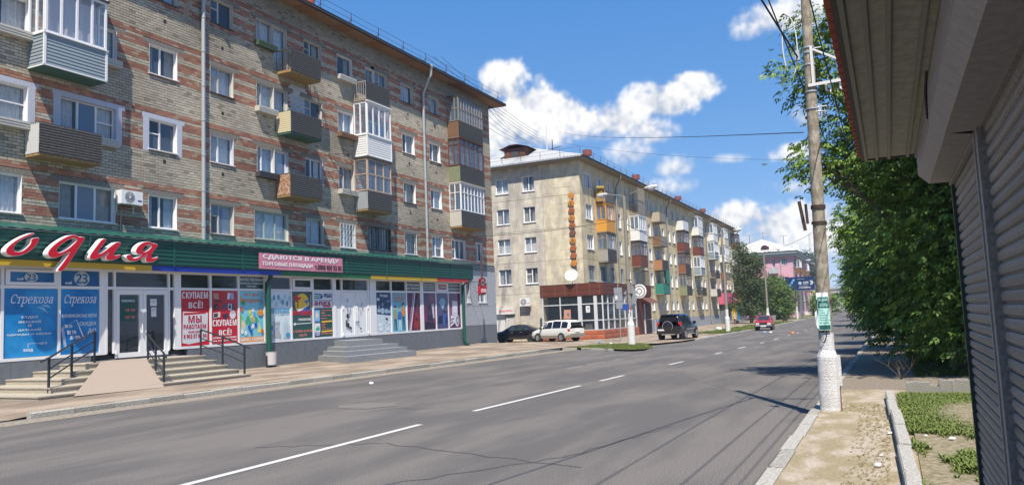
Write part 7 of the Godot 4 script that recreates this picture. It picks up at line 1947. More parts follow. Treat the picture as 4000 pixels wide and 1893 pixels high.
func road_sign_back(o: Node3D, kind: String, at: Vector3, s: float) -> void:
	var b := MB.new()
	if kind == "triangle":
		b.prism(PackedVector2Array([Vector2(-s, -s * 0.8), Vector2(s, -s * 0.8), Vector2(0, s)]), -0.01, 0.01)
	elif kind == "disc":
		b.lathe([Vector2(0.001, 0.012), Vector2(s, 0.012), Vector2(s, -0.012), Vector2(0.001, -0.012)], 24, Transform3D(Basis(Vector3.RIGHT, PI / 2), Vector3.ZERO))
	put(o, "sign_plate", b, "sign_back", at)

func poles_and_wires() -> void:
	near_pole()
	var y1 := road_y(-13.52, -43.7) + 0.05
	street_lamp(Vector3(-13.52, y1, -43.7), 8.75, "tall concrete lamp post on the traffic island carrying grey sign backs and a blue flag", [[1.5, 0.25, 0.4, 1], [-1.3, 0.3, -0.6, 1]])
	var s := thing("road_sign", "grey backs of a triangular and a round road sign clamped to the island's lamp post", "road sign", Vector3(-13.5, y1, -43.9))
	road_sign_back(s, "triangle", Vector3(0, 3.35, 0), 0.42); road_sign_back(s, "disc", Vector3(0.02, 2.75, 0.02), 0.36)
	var cl := MB.new(); cl.box(-0.14, 3.0, 0.02, 0.14, 3.04, 0.32); cl.box(-0.14, 3.8, 0.02, 0.14, 3.84, 0.32); put(s, "clamp", cl, "rust")
	var fl := thing("flag", "small faded blue flag tied low on the island's lamp post", "flag", Vector3(-13.6, y1 + 2.15, -43.45))
	var fb := MB.new(); fb.quad(Vector3(-0.28, 0.02, 0.06), Vector3(0.12, 0.0, 0.0), Vector3(0.1, 0.3, 0.02), Vector3(-0.26, 0.26, 0.04)); fb.face(Vector3(-0.28, 0.02, 0.06), Vector3(-0.1, -0.1, 0.03), Vector3(0.12, 0.0, 0.0)); put(fl, "cloth", fb, "flag_blue")
	var fr := MB.new(); fr.tube([Vector3(0.22, -0.12, 0.03), Vector3(0.24, 0.14, 0.05)], 0.03, 0.03, 6); put(fl, "red_lamp", fr, "letter_red")
	var q := thing("route_sign", "grey rectangular backs of two direction signs on a thin post", "road sign", Vector3(-18.0, west_y(-18, -55.5), -55.5))
	var pp := MB.new(); pp.tube([Vector3(0, 0, 0), Vector3(0, 4.25, 0)], 0.04, 0.04, 6); put(q, "post", pp, "galvanised_dull")
	put(q, "sign_plate", bx(-0.3, 2.95, 0.045, 0.32, 3.95, 0.07), "sign_back"); put(q, "sign_plate", bx(-0.18, 2.4, 0.045, 0.33, 2.9, 0.068), "sign_back"); put(q, "ridge", bx(-0.29, 3.52, 0.071, 0.31, 3.55, 0.085), "sign_back"); put(q, "sticker", bx(-0.22, 3.1, 0.071, -0.06, 3.35, 0.074), "paper")
	street_lamp(Vector3(-13.66, west_y(-13.66, -74.1), -74.1), 9.1, "concrete lamp post with one lamp arm on the verge behind the black off-roader", [[1.3, 0.25, 0.4, 1], [-2.2, 0.3, -0.6, 0]])
	street_lamp(Vector3(-14.2, west_y(-14.2, -105), -105), 9.2, "concrete lamp post just behind the red car, its foot white", [[1.6, 0.3, 0.5, 1], [-1.6, 0.3, -0.5, 0]])
	street_lamp(Vector3(-14.3, west_y(-14.3, -141), -141), 9.4, "concrete lamp post in front of the blue billboard", [[2.2, 0.45, 0.5, 1], [-1.6, 0.35, -0.5, 0]])
	street_lamp(Vector3(-16.2, west_y(-16.2, -190), -190), 9.6, "farthest concrete lamp post, at the right edge of the blue billboard", [[1.8, 0.4, 0.5, 1]])
	street_lamp(Vector3(1.0, dip(-62), -62), 9.2, "lamp post among the trees on the near side, only its white lamp head showing", [[-2.2, 0.4, 0.2, 1]])
	var ps := thing("parking_sign", "small yellow-white rectangular road sign on the farthest lamp post", "road sign", Vector3(-15.6, west_y(-16, -189) + 4.2, -188.6)); put(ps, "sign_plate", bx(-0.5, 0, 0, 0.6, 1.5, 0.03), "siding_cream"); var pb := MB.new(); pb.col = Color(0.02, 0.02, 0.02); pb.box(-0.2, 0.3, 0.031, -0.05, 1.1, 0.034); pb.box(0.1, 0.4, 0.031, 0.25, 1.2, 0.034); pb.box(-0.3, 0.65, 0.035, 0.4, 0.78, 0.038); put(ps, "print", pb, "print_tint")
	# wires
	var W := [
		["bundled power cable passing the near pole on the road side, uppermost", Vector3(-1.25, 6.2, 12), Vector3(-0.75, 5.6, -70), 0.5, 0.01],
		["power line hanging from the near pole's white cross arm, inner one", Vector3(-0.28, 5.05, 14), Vector3(-0.34, 4.9, -70), 0.45, 0.007],
		["power line hanging from the near pole's white cross arm, middle one", Vector3(-0.12, 5.05, 14), Vector3(-0.16, 4.9, -70), 0.42, 0.007],
		["power line hanging from the near pole's white cross arm, outer one by the kiosk roof", Vector3(0.02, 5.05, 14), Vector3(0.0, 4.9, -70), 0.4, 0.007],
		["thick cable from the near pole's upper clamp running on beside the trees", Vector3(-0.55, 5.7, 14), Vector3(-0.5, 5.3, -70), 0.7, 0.009],
		["cable crossing the sky from the brick block's roof towards the near pole", Vector3(-26.2, 19.0, -32.2), Vector3(-0.95, 8.1, -12.7), 0.25, 0.008],
		["cable from the panel block's roof mast to the near pole", Vector3(-27.5, 19.5, -69.0), Vector3(-1.0, 4.35, -12.75), 0.3, 0.008],
		["lower parallel cable from the panel block's roof to the far street trees", Vector3(-27.5, 18.4, -69.0), Vector3(-1.6, 12.0, -60.0), 0.6, 0.01],
		["low cable from the guitar sign's corner to the island lamp post", Vector3(-25.2, 6.35, -33.0), Vector3(-13.5, 7.2, -43.7), 0.5, 0.014],
		["cable from the island lamp post to the next lamp post", Vector3(-13.5, 6.9, -43.7), Vector3(-13.6, 6.6, -74.1), 0.5, 0.016],
		["cable from the verge lamp post to the one behind the red car", Vector3(-13.6, 6.6, -74.1), Vector3(-14.2, 6.8, -105), 0.6, 0.018],
		["cable high between the last lamp posts over the billboard", Vector3(-14.2, 9.0, -105), Vector3(-10.0, 16.0, -150), 0.6, 0.03]]
	for i in 5:
		W.append(["%s of five wires from the brick block's roof to the dormer" % ["topmost", "second from the top", "middle", "fourth from the top", "lowest"][i], Vector3(-26.3 - i * 0.2, 18.9 - i * 0.42, -50.0), Vector3(-29.6 + i * 0.3, 18.3 - i * 0.16, -64.8), 0.35 + 0.1 * i, 0.014])
	for i in 4:
		W.append(["%s of four wires fanning from the mast to the brick block's roof" % ["highest", "second", "third", "lowest"][i], Vector3(-29.6 + i * 0.1, 19.6 - i * 0.35, -68.6), Vector3(-27.5, 19.6 + 0.3 * (3 - i), -47.0 + i), 0.3, 0.014])
	for w in W:
		var o := wire(self, "overhead_wire", w[1], w[2], w[3], w[4]); tag(o, w[0], "wire", "overhead wires")
	var o2 := wire(self, "overhead_wire", Vector3(-2.6, 7.4, 2.0), Vector3(-0.98, 5.5, -12.7), 0.1, 0.014); tag(o2, "thick dark cable dropping to the near pole's left side from above the camera", "wire", "overhead wires")

# ---- cars: a body lofted over cross sections [x, sill, belt, top, half widths at sill, belt, top]
func car_point(st: Array, x: float) -> Array:
	for i in st.size() - 1:
		if x <= st[i + 1][0]:
			var f: float = clampf((x - st[i][0]) / (st[i + 1][0] - st[i][0]), 0.0, 1.0)
			var r := []
			for k in 7: r.append(lerpf(st[i][k], st[i + 1][k], f))
			return r
	return st[-1]

func car_ring(s: Array) -> Array:
	var p := [Vector2(0, s[1]), Vector2(s[4] * 0.96, s[1]), Vector2(s[4], s[1] + 0.08), Vector2(maxf(s[4], s[5]) + 0.025, lerpf(s[1], s[2], 0.55)), Vector2(s[5], s[2]), Vector2(s[6] + 0.02, s[3] - 0.025), Vector2(s[6] * 0.8, s[3] + 0.008), Vector2(0, s[3] + 0.022)]
	var r := []
	for q in p: r.append(Vector3(s[0], q.y, q.x))
	for i in range(6, 0, -1): r.append(Vector3(s[0], p[i].y, -p[i].x))
	return r

func car(called: String, label: String, at: Vector3, turn: float, o: Dictionary) -> Node3D:
	var root := thing(called, label, "car", at, turn)
	var st: Array = o.st
	# finer stations for a smooth body
	var xs := []
	for i in st.size() - 1:
		for k in 3: xs.append(lerpf(st[i][0], st[i + 1][0], k / 3.0))
	xs.append(st[-1][0])
	var rings := []
	for x in xs: rings.append(car_ring(car_point(st, x)))
	var nr: int = rings[0].size()
	var b := MB.new()
	var fn := []
	for i in xs.size() - 1:
		var row := []
		for k in nr:
			var a: Vector3 = rings[i][k]; var c: Vector3 = rings[i + 1][(k + 1) % nr]
			row.append((c - a).cross(rings[i + 1][k] - rings[i][(k + 1) % nr]).normalized())
		fn.append(row)
	var vn := func(i: int, k: int) -> Vector3:
		var s := Vector3.ZERO
		for di in [-1, 0]:
			for dk in [-1, 0]:
				var a: int = i + di
				if a >= 0 and a < fn.size(): s += fn[a][posmod(k + dk, nr)]
		return s.normalized()
	for i in xs.size() - 1:
		for k in nr:
			var k1 := (k + 1) % nr
			var sharp := k in [4, nr - 5]
			b.tri(rings[i][k], rings[i + 1][k1], rings[i][k1], -vn.call(i, k) * -1.0, vn.call(i + 1, k1), vn.call(i, k1))
			b.tri(rings[i][k], rings[i + 1][k], rings[i + 1][k1], vn.call(i, k), vn.call(i + 1, k), vn.call(i + 1, k1))
	for e in [0, xs.size() - 1]:
		for k in range(1, nr - 1):
			if e == 0: b.face(rings[0][0], rings[0][k], rings[0][k + 1])
			else: b.face(rings[e][0], rings[e][k + 1], rings[e][k])
	# make every normal point outwards
	for i in b.v.size():
		var out := Vector3(0, b.v[i].y - 0.7, b.v[i].z)
		if absf(b.n[i].x) < 0.9 and b.n[i].dot(out) < 0.0: b.n[i] = -b.n[i]
	put(root, "body", b, o.paint)
	if o.has("lower"):
		var lw := MB.new()
		for s in [-1.0, 1.0]:
			for i in 8:
				var xa := lerpf(st[1][0], st[-2][0], i / 8.0); var xb := lerpf(st[1][0], st[-2][0], (i + 1) / 8.0)
				var pa := car_point(st, xa); var pb := car_point(st, xb)
				lw.box(xa, pa[1] - 0.01, s * (pa[4] + 0.0) - 0.03, xb, pa[1] + 0.22, s * (pa[4] + 0.0) + 0.035)
		put(root, "lower_trim", lw, o.lower)
	var side := func(x: float, f: float, s: float, lift: float) -> Vector3:
		var p := car_point(st, x)
		var z: float = lerpf(p[5], p[6] + 0.02, f)
		return Vector3(x, lerpf(p[2], p[3] - 0.025, f) , s * (z + lift))
	for w in o.windows:
		for s in [-1.0, 1.0]:
			var g := MB.new()
			var n := 5
			for i in n:
				var xa := lerpf(w[0], w[1], float(i) / n); var xb := lerpf(w[0], w[1], float(i + 1) / n)
				var f1a: float = w[2]; var f1b: float = w[2]
				var q := [side.call(xa, 0.08, s, 0.007), side.call(xb, 0.08, s, 0.007), side.call(xb, f1b, s, 0.007), side.call(xa, f1a, s, 0.007)]
				if s > 0: g.quad(q[0], q[1], q[2], q[3])
				else: g.quad(q[1], q[0], q[3], q[2])
			put(root, "side_window", g, o.get("tint", "car_glass"))
	for w in o.screens:
		var g := MB.new()
		var n := 4
		for i in n:
			for j in 6:
				var c := []
				for e in [[0, 0], [1, 0], [1, 1], [0, 1]]:
					var x := lerpf(w[0], w[1], (i + e[0]) / float(n)); var f := lerpf(-0.86, 0.86, (j + e[1]) / 6.0)
					var p := car_point(st, x)
					var d: float = 0.012 * (1.0 if w[2] > 0 else -1.0)
					c.append(Vector3(x + d, p[3] + 0.026 - 0.02 * f * f, f * (p[6] + 0.0)))
				g.quad(c[0], c[3], c[2], c[1])
		for i in g.n.size():
			if g.n[i].y < 0.0: g.n[i] = -g.n[i]
		put(root, "windscreen" if w[2] > 0 else "rear_window", g, o.get("tint", "car_glass"))
	var r: float = o.r
	for x in o.wheels:
		for s in [-1.0, 1.0]:
			var p := car_point(st, x)
			var z: float = maxf(p[4], p[5])
			var wb := Transform3D(Basis(Vector3.RIGHT, PI / 2 * s), Vector3(x, r, s * (z - 0.1)))
			var ar := MB.new(); ar.lathe([Vector2(0.001, 0.145), Vector2(r * 1.17, 0.14), Vector2(r * 1.17, -0.1)], 20, wb); put(root, "wheel_arch", ar, "tyre")
			var wn := node(root, "wheel", Vector3.ZERO)
			var ty := MB.new(); ty.lathe([Vector2(r * 0.64, 0.165), Vector2(r * 0.9, 0.17), Vector2(r, 0.13), Vector2(r, -0.06), Vector2(r * 0.9, -0.1)], 20, wb); put(wn, "tyre", ty, "tyre")
			var rm := MB.new(); rm.lathe([Vector2(0.001, 0.15), Vector2(r * 0.2, 0.15), Vector2(r * 0.24, 0.13), Vector2(r * 0.58, 0.148), Vector2(r * 0.65, 0.168)], 20, wb)
			for i in 5:
				var a := TAU * i / 5
				rm.bar(wb * Vector3(cos(a) * r * 0.18, 0.155, sin(a) * r * 0.18), wb * Vector3(cos(a) * r * 0.6, 0.165, sin(a) * r * 0.6), 0.05, 0.05)
			put(wn, "rim", rm, o.get("rim", "alloy"))
	for l in o.boxes:
		# [name, material, x0, y0, z0, x1, y1, z1, mirrored]
		put(root, l[0], bx(l[2], l[3], l[4], l[5], l[6], l[7]), l[1])
		if l[8]: put(root, l[0], bx(l[2], l[3], -l[7], l[5], l[6], -l[4]), l[1])
	return root

func cars() -> void:
	var sedan := [[-2.28, 0.42, 0.72, 0.78, 0.74, 0.74, 0.6], [-2.2, 0.3, 0.93, 1.0, 0.82, 0.8, 0.66], [-1.75, 0.26, 1.0, 1.08, 0.88, 0.87, 0.68], [-1.25, 0.24, 0.99, 1.2, 0.89, 0.88, 0.62], [-0.7, 0.24, 0.97, 1.42, 0.89, 0.88, 0.57], [-0.1, 0.24, 0.96, 1.47, 0.89, 0.88, 0.57], [0.5, 0.24, 0.95, 1.42, 0.89, 0.88, 0.56], [0.95, 0.24, 0.94, 1.18, 0.89, 0.87, 0.6], [1.35, 0.24, 0.92, 0.98, 0.88, 0.85, 0.66], [1.85, 0.25, 0.84, 0.89, 0.85, 0.8, 0.62], [2.2, 0.28, 0.7, 0.76, 0.76, 0.7, 0.55], [2.3, 0.4, 0.6, 0.64, 0.62, 0.6, 0.5]]
	car("parked_sedan", "black saloon car parked side-on by the panel block's end wall", Vector3(-28.4, west_y(-28, -60) + 0.0, -60.3), deg_to_rad(184), {"st": sedan, "paint": "paint_black", "r": 0.32, "wheels": [-1.32, 1.32], "rim": "rim_dark",
		"windows": [[-1.0, -0.68, 0.8], [-0.6, 0.02, 0.9], [0.08, 0.92, 0.82]], "screens": [[0.55, 1.3, 1], [-1.65, -0.75, -1]],
		"boxes": [["tail_lamp", "lamp_red", -2.24, 0.68, 0.5, -1.98, 0.9, 0.84, true], ["number_plate", "paper", -2.31, 0.62, -0.26, -2.27, 0.73, 0.26, false], ["bumper", "paint_black", -2.36, 0.4, -0.8, -2.1, 0.62, 0.8, false], ["mirror", "paint_black", 0.72, 0.95, 0.9, 0.9, 1.1, 1.06, true], ["door_handle", "alloy", -0.5, 0.82, 0.9, -0.32, 0.85, 0.925, true], ["door_handle", "alloy", 0.3, 0.82, 0.9, 0.48, 0.85, 0.925, true], ["headlamp", "lamp_glass", 2.0, 0.62, 0.45, 2.22, 0.76, 0.74, true]]})
	var wagon := [[-2.25, 0.4, 0.95, 1.0, 0.78, 0.8, 0.7], [-2.2, 0.3, 0.98, 1.18, 0.83, 0.83, 0.7], [-2.0, 0.26, 1.0, 1.58, 0.85, 0.85, 0.62], [-1.7, 0.26, 1.0, 1.66, 0.86, 0.86, 0.62], [-0.6, 0.26, 0.99, 1.7, 0.86, 0.86, 0.62], [0.3, 0.26, 0.97, 1.66, 0.86, 0.86, 0.61], [0.9, 0.26, 0.96, 1.35, 0.86, 0.85, 0.6], [1.45, 0.26, 0.94, 1.0, 0.85, 0.83, 0.66], [1.9, 0.27, 0.84, 0.9, 0.82, 0.78, 0.62], [2.2, 0.32, 0.7, 0.75, 0.74, 0.7, 0.55]]
	car("estate_car", "white people carrier with a brown lower half parked in front of the corner cafe", Vector3(-24.6, west_y(-24, -59.2) + 0.03, -59.3), deg_to_rad(158), {"st": wagon, "paint": "paint_white", "lower": "paint_beige_dark", "r": 0.32, "wheels": [-1.3, 1.35],
		"windows": [[-1.95, -1.3, 0.86], [-1.2, -0.3, 0.9], [-0.22, 0.85, 0.85]], "screens": [[0.4, 1.38, 1]], "tint": "car_glass_dark",
		"boxes": [["tail_lamp", "lamp_red", -2.24, 0.78, 0.5, -2.0, 0.98, 0.86, true], ["rear_window", "car_glass_dark", -2.2, 1.08, -0.6, -2.13, 1.5, 0.6, false], ["number_plate", "paper", -2.3, 0.72, -0.26, -2.25, 0.84, 0.26, false], ["bumper", "paint_beige_dark", -2.36, 0.32, -0.82, -2.1, 0.6, 0.82, false], ["mirror", "tyre", 0.85, 0.98, 0.88, 1.0, 1.14, 1.04, true], ["roof_bar", "tyre", -1.6, 1.71, 0.5, 0.1, 1.75, 0.54, true], ["wiper", "tyre", -2.22, 1.1, -0.1, -2.2, 1.14, 0.4, false], ["headlamp", "lamp_glass", 1.95, 0.66, 0.45, 2.15, 0.8, 0.72, true]]})
	var suv := [[-2.2, 0.55, 0.98, 1.02, 0.8, 0.82, 0.72], [-2.12, 0.45, 1.08, 1.3, 0.88, 0.88, 0.72], [-1.98, 0.42, 1.1, 1.72, 0.91, 0.9, 0.66], [-1.75, 0.42, 1.1, 1.84, 0.92, 0.9, 0.65], [-0.6, 0.42, 1.09, 1.87, 0.92, 0.9, 0.66], [0.3, 0.42, 1.08, 1.84, 0.92, 0.9, 0.65], [0.8, 0.42, 1.07, 1.5, 0.92, 0.89, 0.66], [1.2, 0.42, 1.06, 1.14, 0.91, 0.88, 0.72], [1.9, 0.44, 1.0, 1.06, 0.88, 0.84, 0.68], [2.25, 0.5, 0.85, 0.9, 0.78, 0.74, 0.6]]
	car("off_roader", "black off-road car with a covered spare wheel on its tail, standing on the pavement edge", Vector3(-14.35, west_y(-14.3, -58.2), -58.2), deg_to_rad(86), {"st": suv, "paint": "paint_black", "r": 0.385, "wheels": [-1.38, 1.4],
		"windows": [[-1.9, -1.2, 0.86], [-1.1, -0.3, 0.9], [-0.22, 0.78, 0.86]], "screens": [[0.35, 1.1, 1]], "tint": "car_glass_dark",
		"boxes": [["rear_window", "car_glass_dark", -2.12, 1.22, -0.62, -2.06, 1.64, 0.62, false], ["tail_lamp", "lamp_red", -2.16, 0.95, 0.7, -2.0, 1.28, 0.9, true], ["tail_lamp", "lamp_red", -2.29, 0.55, 0.74, -2.2, 0.72, 0.88, true], ["bumper", "paint_black", -2.34, 0.42, -0.88, -2.1, 0.72, 0.88, false], ["step", "alloy", -2.36, 0.38, -0.5, -2.2, 0.44, 0.5, false], ["number_plate", "paper", -2.37, 0.68, -0.78, -2.345, 0.8, -0.28, false], ["mirror", "paint_black", 0.62, 1.08, 0.93, 0.8, 1.3, 1.14, true], ["running_board", "alloy", -0.9, 0.36, 0.86, 0.9, 0.42, 1.0, true], ["roof_spoiler", "paint_black", -2.16, 1.76, -0.6, -1.8, 1.82, 0.6, false], ["mud_flap", "tyre", -1.86, 0.12, 0.62, -1.84, 0.5, 0.9, true], ["side_moulding", "alloy", -1.0, 0.72, 0.935, 0.9, 0.78, 0.955, true]]})
	var sp := find_child("off_roader", false, false)
	var w := node(sp, "spare_wheel", Vector3(-2.2, 0.98, -0.05))
	var bs := Transform3D(Basis(Vector3.BACK, PI / 2), Vector3.ZERO)
	var c := MB.new(); c.lathe([Vector2(0.001, 0.2), Vector2(0.33, 0.19), Vector2(0.36, 0.14), Vector2(0.37, 0.0), Vector2(0.001, -0.02)], 26, bs); put(w, "cover", c, "paint_black")
	var rg := MB.new(); rg.lathe([Vector2(0.355, 0.13), Vector2(0.39, 0.13), Vector2(0.39, 0.08), Vector2(0.355, 0.08)], 26, bs); put(w, "chrome_ring", rg, "alloy")
	var old := [[-2.05, 0.4, 0.7, 0.76, 0.72, 0.74, 0.66], [-2.0, 0.3, 0.88, 0.94, 0.78, 0.78, 0.7], [-1.35, 0.26, 0.9, 0.99, 0.8, 0.79, 0.68], [-1.1, 0.26, 0.9, 1.14, 0.8, 0.79, 0.62], [-0.75, 0.26, 0.9, 1.4, 0.8, 0.79, 0.58], [0.1, 0.26, 0.9, 1.44, 0.8, 0.79, 0.59], [0.42, 0.26, 0.9, 1.38, 0.8, 0.79, 0.58], [0.95, 0.26, 0.9, 0.97, 0.8, 0.78, 0.68], [1.5, 0.28, 0.88, 0.92, 0.79, 0.76, 0.7], [1.98, 0.32, 0.84, 0.88, 0.77, 0.74, 0.7], [2.05, 0.42, 0.8, 0.84, 0.74, 0.72, 0.68]]
	car("red_saloon", "small old boxy red saloon car parked by the far kerb, facing the camera", Vector3(-11.6, dip(-83) + 0.01, -83.0), deg_to_rad(-86), {"st": old, "paint": "paint_red", "r": 0.29, "wheels": [-1.22, 1.2],
		"windows": [[-1.0, -0.72, 0.8], [-0.66, -0.06, 0.9], [0.0, 0.86, 0.85]], "screens": [[0.42, 0.93, 1], [-1.3, -0.78, -1]],
		"boxes": [["grille", "tyre", 2.055, 0.56, -0.36, 2.075, 0.76, 0.36, false], ["headlamp", "lamp_glass", 2.04, 0.56, 0.38, 2.075, 0.74, 0.7, true], ["bumper", "alloy", 2.06, 0.42, -0.76, 2.15, 0.53, 0.76, false], ["number_plate", "paper", 2.152, 0.36, -0.26, 2.16, 0.48, 0.26, false], ["mirror", "paint_red", 0.62, 0.9, 0.8, 0.72, 1.0, 0.94, true], ["grille_frame", "alloy", 2.05, 0.54, -0.38, 2.07, 0.555, 0.38, false], ["valance", "tyre", 2.02, 0.24, -0.7, 2.06, 0.41, 0.7, false]]})
	car("distant_car", "white saloon side-on at the far crossing, left of the bare young tree", Vector3(-23.5, west_y(-23, -187) , -187), deg_to_rad(4), {"st": sedan, "paint": "paint_white", "r": 0.32, "wheels": [-1.32, 1.32], "windows": [[-0.9, -0.05, 0.9], [0.05, 0.95, 0.8]], "screens": [[0.55, 1.3, 1], [-1.65, -0.75, -1]], "boxes": []})
	car("distant_car", "white saloon side-on at the far crossing, just left of the farthest lamp post", Vector3(-19.0, west_y(-19, -186), -186), deg_to_rad(2), {"st": sedan, "paint": "paint_white", "r": 0.32, "wheels": [-1.32, 1.32], "windows": [[-0.9, -0.05, 0.9], [0.05, 0.95, 0.8]], "screens": [[0.55, 1.3, 1], [-1.65, -0.75, -1]], "boxes": []})
	car("distant_car", "silver saloon crossing the far end of the road, seen right of the near pole", Vector3(-9.6, dip(-205) + 0.02, -205), deg_to_rad(180), {"st": sedan, "paint": "paint_silver", "r": 0.32, "wheels": [-1.32, 1.32], "windows": [[-0.9, -0.05, 0.9], [0.05, 0.95, 0.8]], "screens": [[0.55, 1.3, 1], [-1.65, -0.75, -1]], "boxes": []})
	car("distant_car", "dark saloon half hidden by leaves at the far end of the road", Vector3(-5.4, dip(-208) + 0.02, -208), deg_to_rad(176), {"st": sedan, "paint": "paint_black", "r": 0.32, "wheels": [-1.32, 1.32], "windows": [[-0.9, -0.05, 0.9], [0.05, 0.95, 0.8]], "screens": [[0.55, 1.3, 1], [-1.65, -0.75, -1]], "boxes": []})

# ---- people: joints with radii, joined by a smooth minimum and meshed as surface nets
func person(label: String, at: Vector3, turn: float, h: float, bones: Array, tint: Callable, cell := 0.033) -> void:
	var lo := Vector3.ONE * 9.0; var hi := -lo
	for q in bones:
		for e in [[q[0], q[2]], [q[1], q[3]]]:
			lo = lo.min(e[0] - Vector3.ONE * (e[1] + 0.06)); hi = hi.max(e[0] + Vector3.ONE * (e[1] + 0.06))
	var nx := int((hi.x - lo.x) / cell) + 2; var ny := int((hi.y - lo.y) / cell) + 2; var nz := int((hi.z - lo.z) / cell) + 2
	var f := PackedFloat32Array(); f.resize(nx * ny * nz); f.fill(9.0)
	for q in bones:
		var r: float = maxf(q[2], q[3]) + 0.08
		var a0: Vector3 = (q[0].min(q[1]) - Vector3.ONE * r - lo) / cell
		var a1: Vector3 = (q[0].max(q[1]) + Vector3.ONE * r - lo) / cell
		var ab: Vector3 = q[1] - q[0]
		var l2 := maxf(ab.length_squared(), 1e-6)
		for i in range(maxi(0, int(a0.x)), mini(nx, int(a1.x) + 2)):
			for j in range(maxi(0, int(a0.y)), mini(ny, int(a1.y) + 2)):
				for k in range(maxi(0, int(a0.z)), mini(nz, int(a1.z) + 2)):
					var p: Vector3 = lo + Vector3(i, j, k) * cell - q[0]
					var t := clampf(p.dot(ab) / l2, 0.0, 1.0)
					var e: float = p.distance_to(ab * t) - lerpf(q[2], q[3], t)
					var at0 := (i * ny + j) * nz + k
					var d := f[at0]
					var m := clampf(0.5 + 0.5 * (d - e) / 0.035, 0.0, 1.0)
					f[at0] = lerpf(d, e, m) - 0.035 * m * (1.0 - m)
	var at_ := func(i: int, j: int, k: int) -> float: return f[(i * ny + j) * nz + k]
	var vid := {}
	var vs := PackedVector3Array()
	for i in nx - 1:
		for j in ny - 1:
			for k in nz - 1:
				var s := Vector3.ZERO
				var c := 0
				for e in EDGES:
					var a: float = at_.call(i + e[0], j + e[1], k + e[2]); var b: float = at_.call(i + e[3], j + e[4], k + e[5])
					if (a < 0.0) != (b < 0.0):
						s += Vector3(e[0], e[1], e[2]).lerp(Vector3(e[3], e[4], e[5]), a / (a - b)); c += 1
				if c:
					vid[Vector3i(i, j, k)] = vs.size()
					vs.append(lo + (Vector3(i, j, k) + s / c) * cell)
	var grad := func(p: Vector3) -> Vector3:
		var g := (p - lo) / cell
		var i := clampi(int(g.x), 1, nx - 3); var j := clampi(int(g.y), 1, ny - 3); var k := clampi(int(g.z), 1, nz - 3)
		return Vector3(at_.call(i + 1, j, k) - at_.call(i - 1, j, k) + at_.call(i + 2, j, k) - at_.call(i, j, k), at_.call(i, j + 1, k) - at_.call(i, j - 1, k) + at_.call(i, j + 2, k) - at_.call(i, j, k), at_.call(i, j, k + 1) - at_.call(i, j, k - 1) + at_.call(i, j, k + 2) - at_.call(i, j, k)).normalized()
	var b := MB.new()
	var emit := func(q: Array, flip: bool):
		var ids := []
		for e in q:
			if not vid.has(e): return
			ids.append(vs[vid[e]])
		if flip: ids.reverse()
		for t in [[0, 1, 2], [0, 2, 3]]:
			b.col = tint.call((ids[t[0]] + ids[t[1]] + ids[t[2]]) / 3.0)
			b.tri(ids[t[0]], ids[t[1]], ids[t[2]], grad.call(ids[t[0]]), grad.call(ids[t[1]]), grad.call(ids[t[2]]))
	for i in range(1, nx - 1):
		for j in range(1, ny - 1):
			for k in range(1, nz - 1):
				var a: float = at_.call(i, j, k)
				if i < nx - 1 and (a < 0.0) != (at_.call(i + 1, j, k) < 0.0):
					emit.call([Vector3i(i, j - 1, k - 1), Vector3i(i, j, k - 1), Vector3i(i, j, k), Vector3i(i, j - 1, k)], a >= 0.0)
				if (a < 0.0) != (at_.call(i, j + 1, k) < 0.0):
					emit.call([Vector3i(i - 1, j, k - 1), Vector3i(i - 1, j, k), Vector3i(i, j, k), Vector3i(i, j, k - 1)], a >= 0.0)
				if (a < 0.0) != (at_.call(i, j, k + 1) < 0.0):
					emit.call([Vector3i(i - 1, j - 1, k), Vector3i(i, j - 1, k), Vector3i(i, j, k), Vector3i(i - 1, j, k)], a >= 0.0)
	var o := thing("person", label, "person", at, turn)
	o.scale = Vector3.ONE * (h / 1.7)
	put(o, "figure", b, "print_cloth")

const EDGES := [[0, 0, 0, 1, 0, 0], [0, 1, 0, 1, 1, 0], [0, 0, 1, 1, 0, 1], [0, 1, 1, 1, 1, 1], [0, 0, 0, 0, 1, 0], [1, 0, 0, 1, 1, 0], [0, 0, 1, 0, 1, 1], [1, 0, 1, 1, 1, 1], [0, 0, 0, 0, 0, 1], [1, 0, 0, 1, 0, 1], [0, 1, 0, 0, 1, 1], [1, 1, 0, 1, 1, 1]]

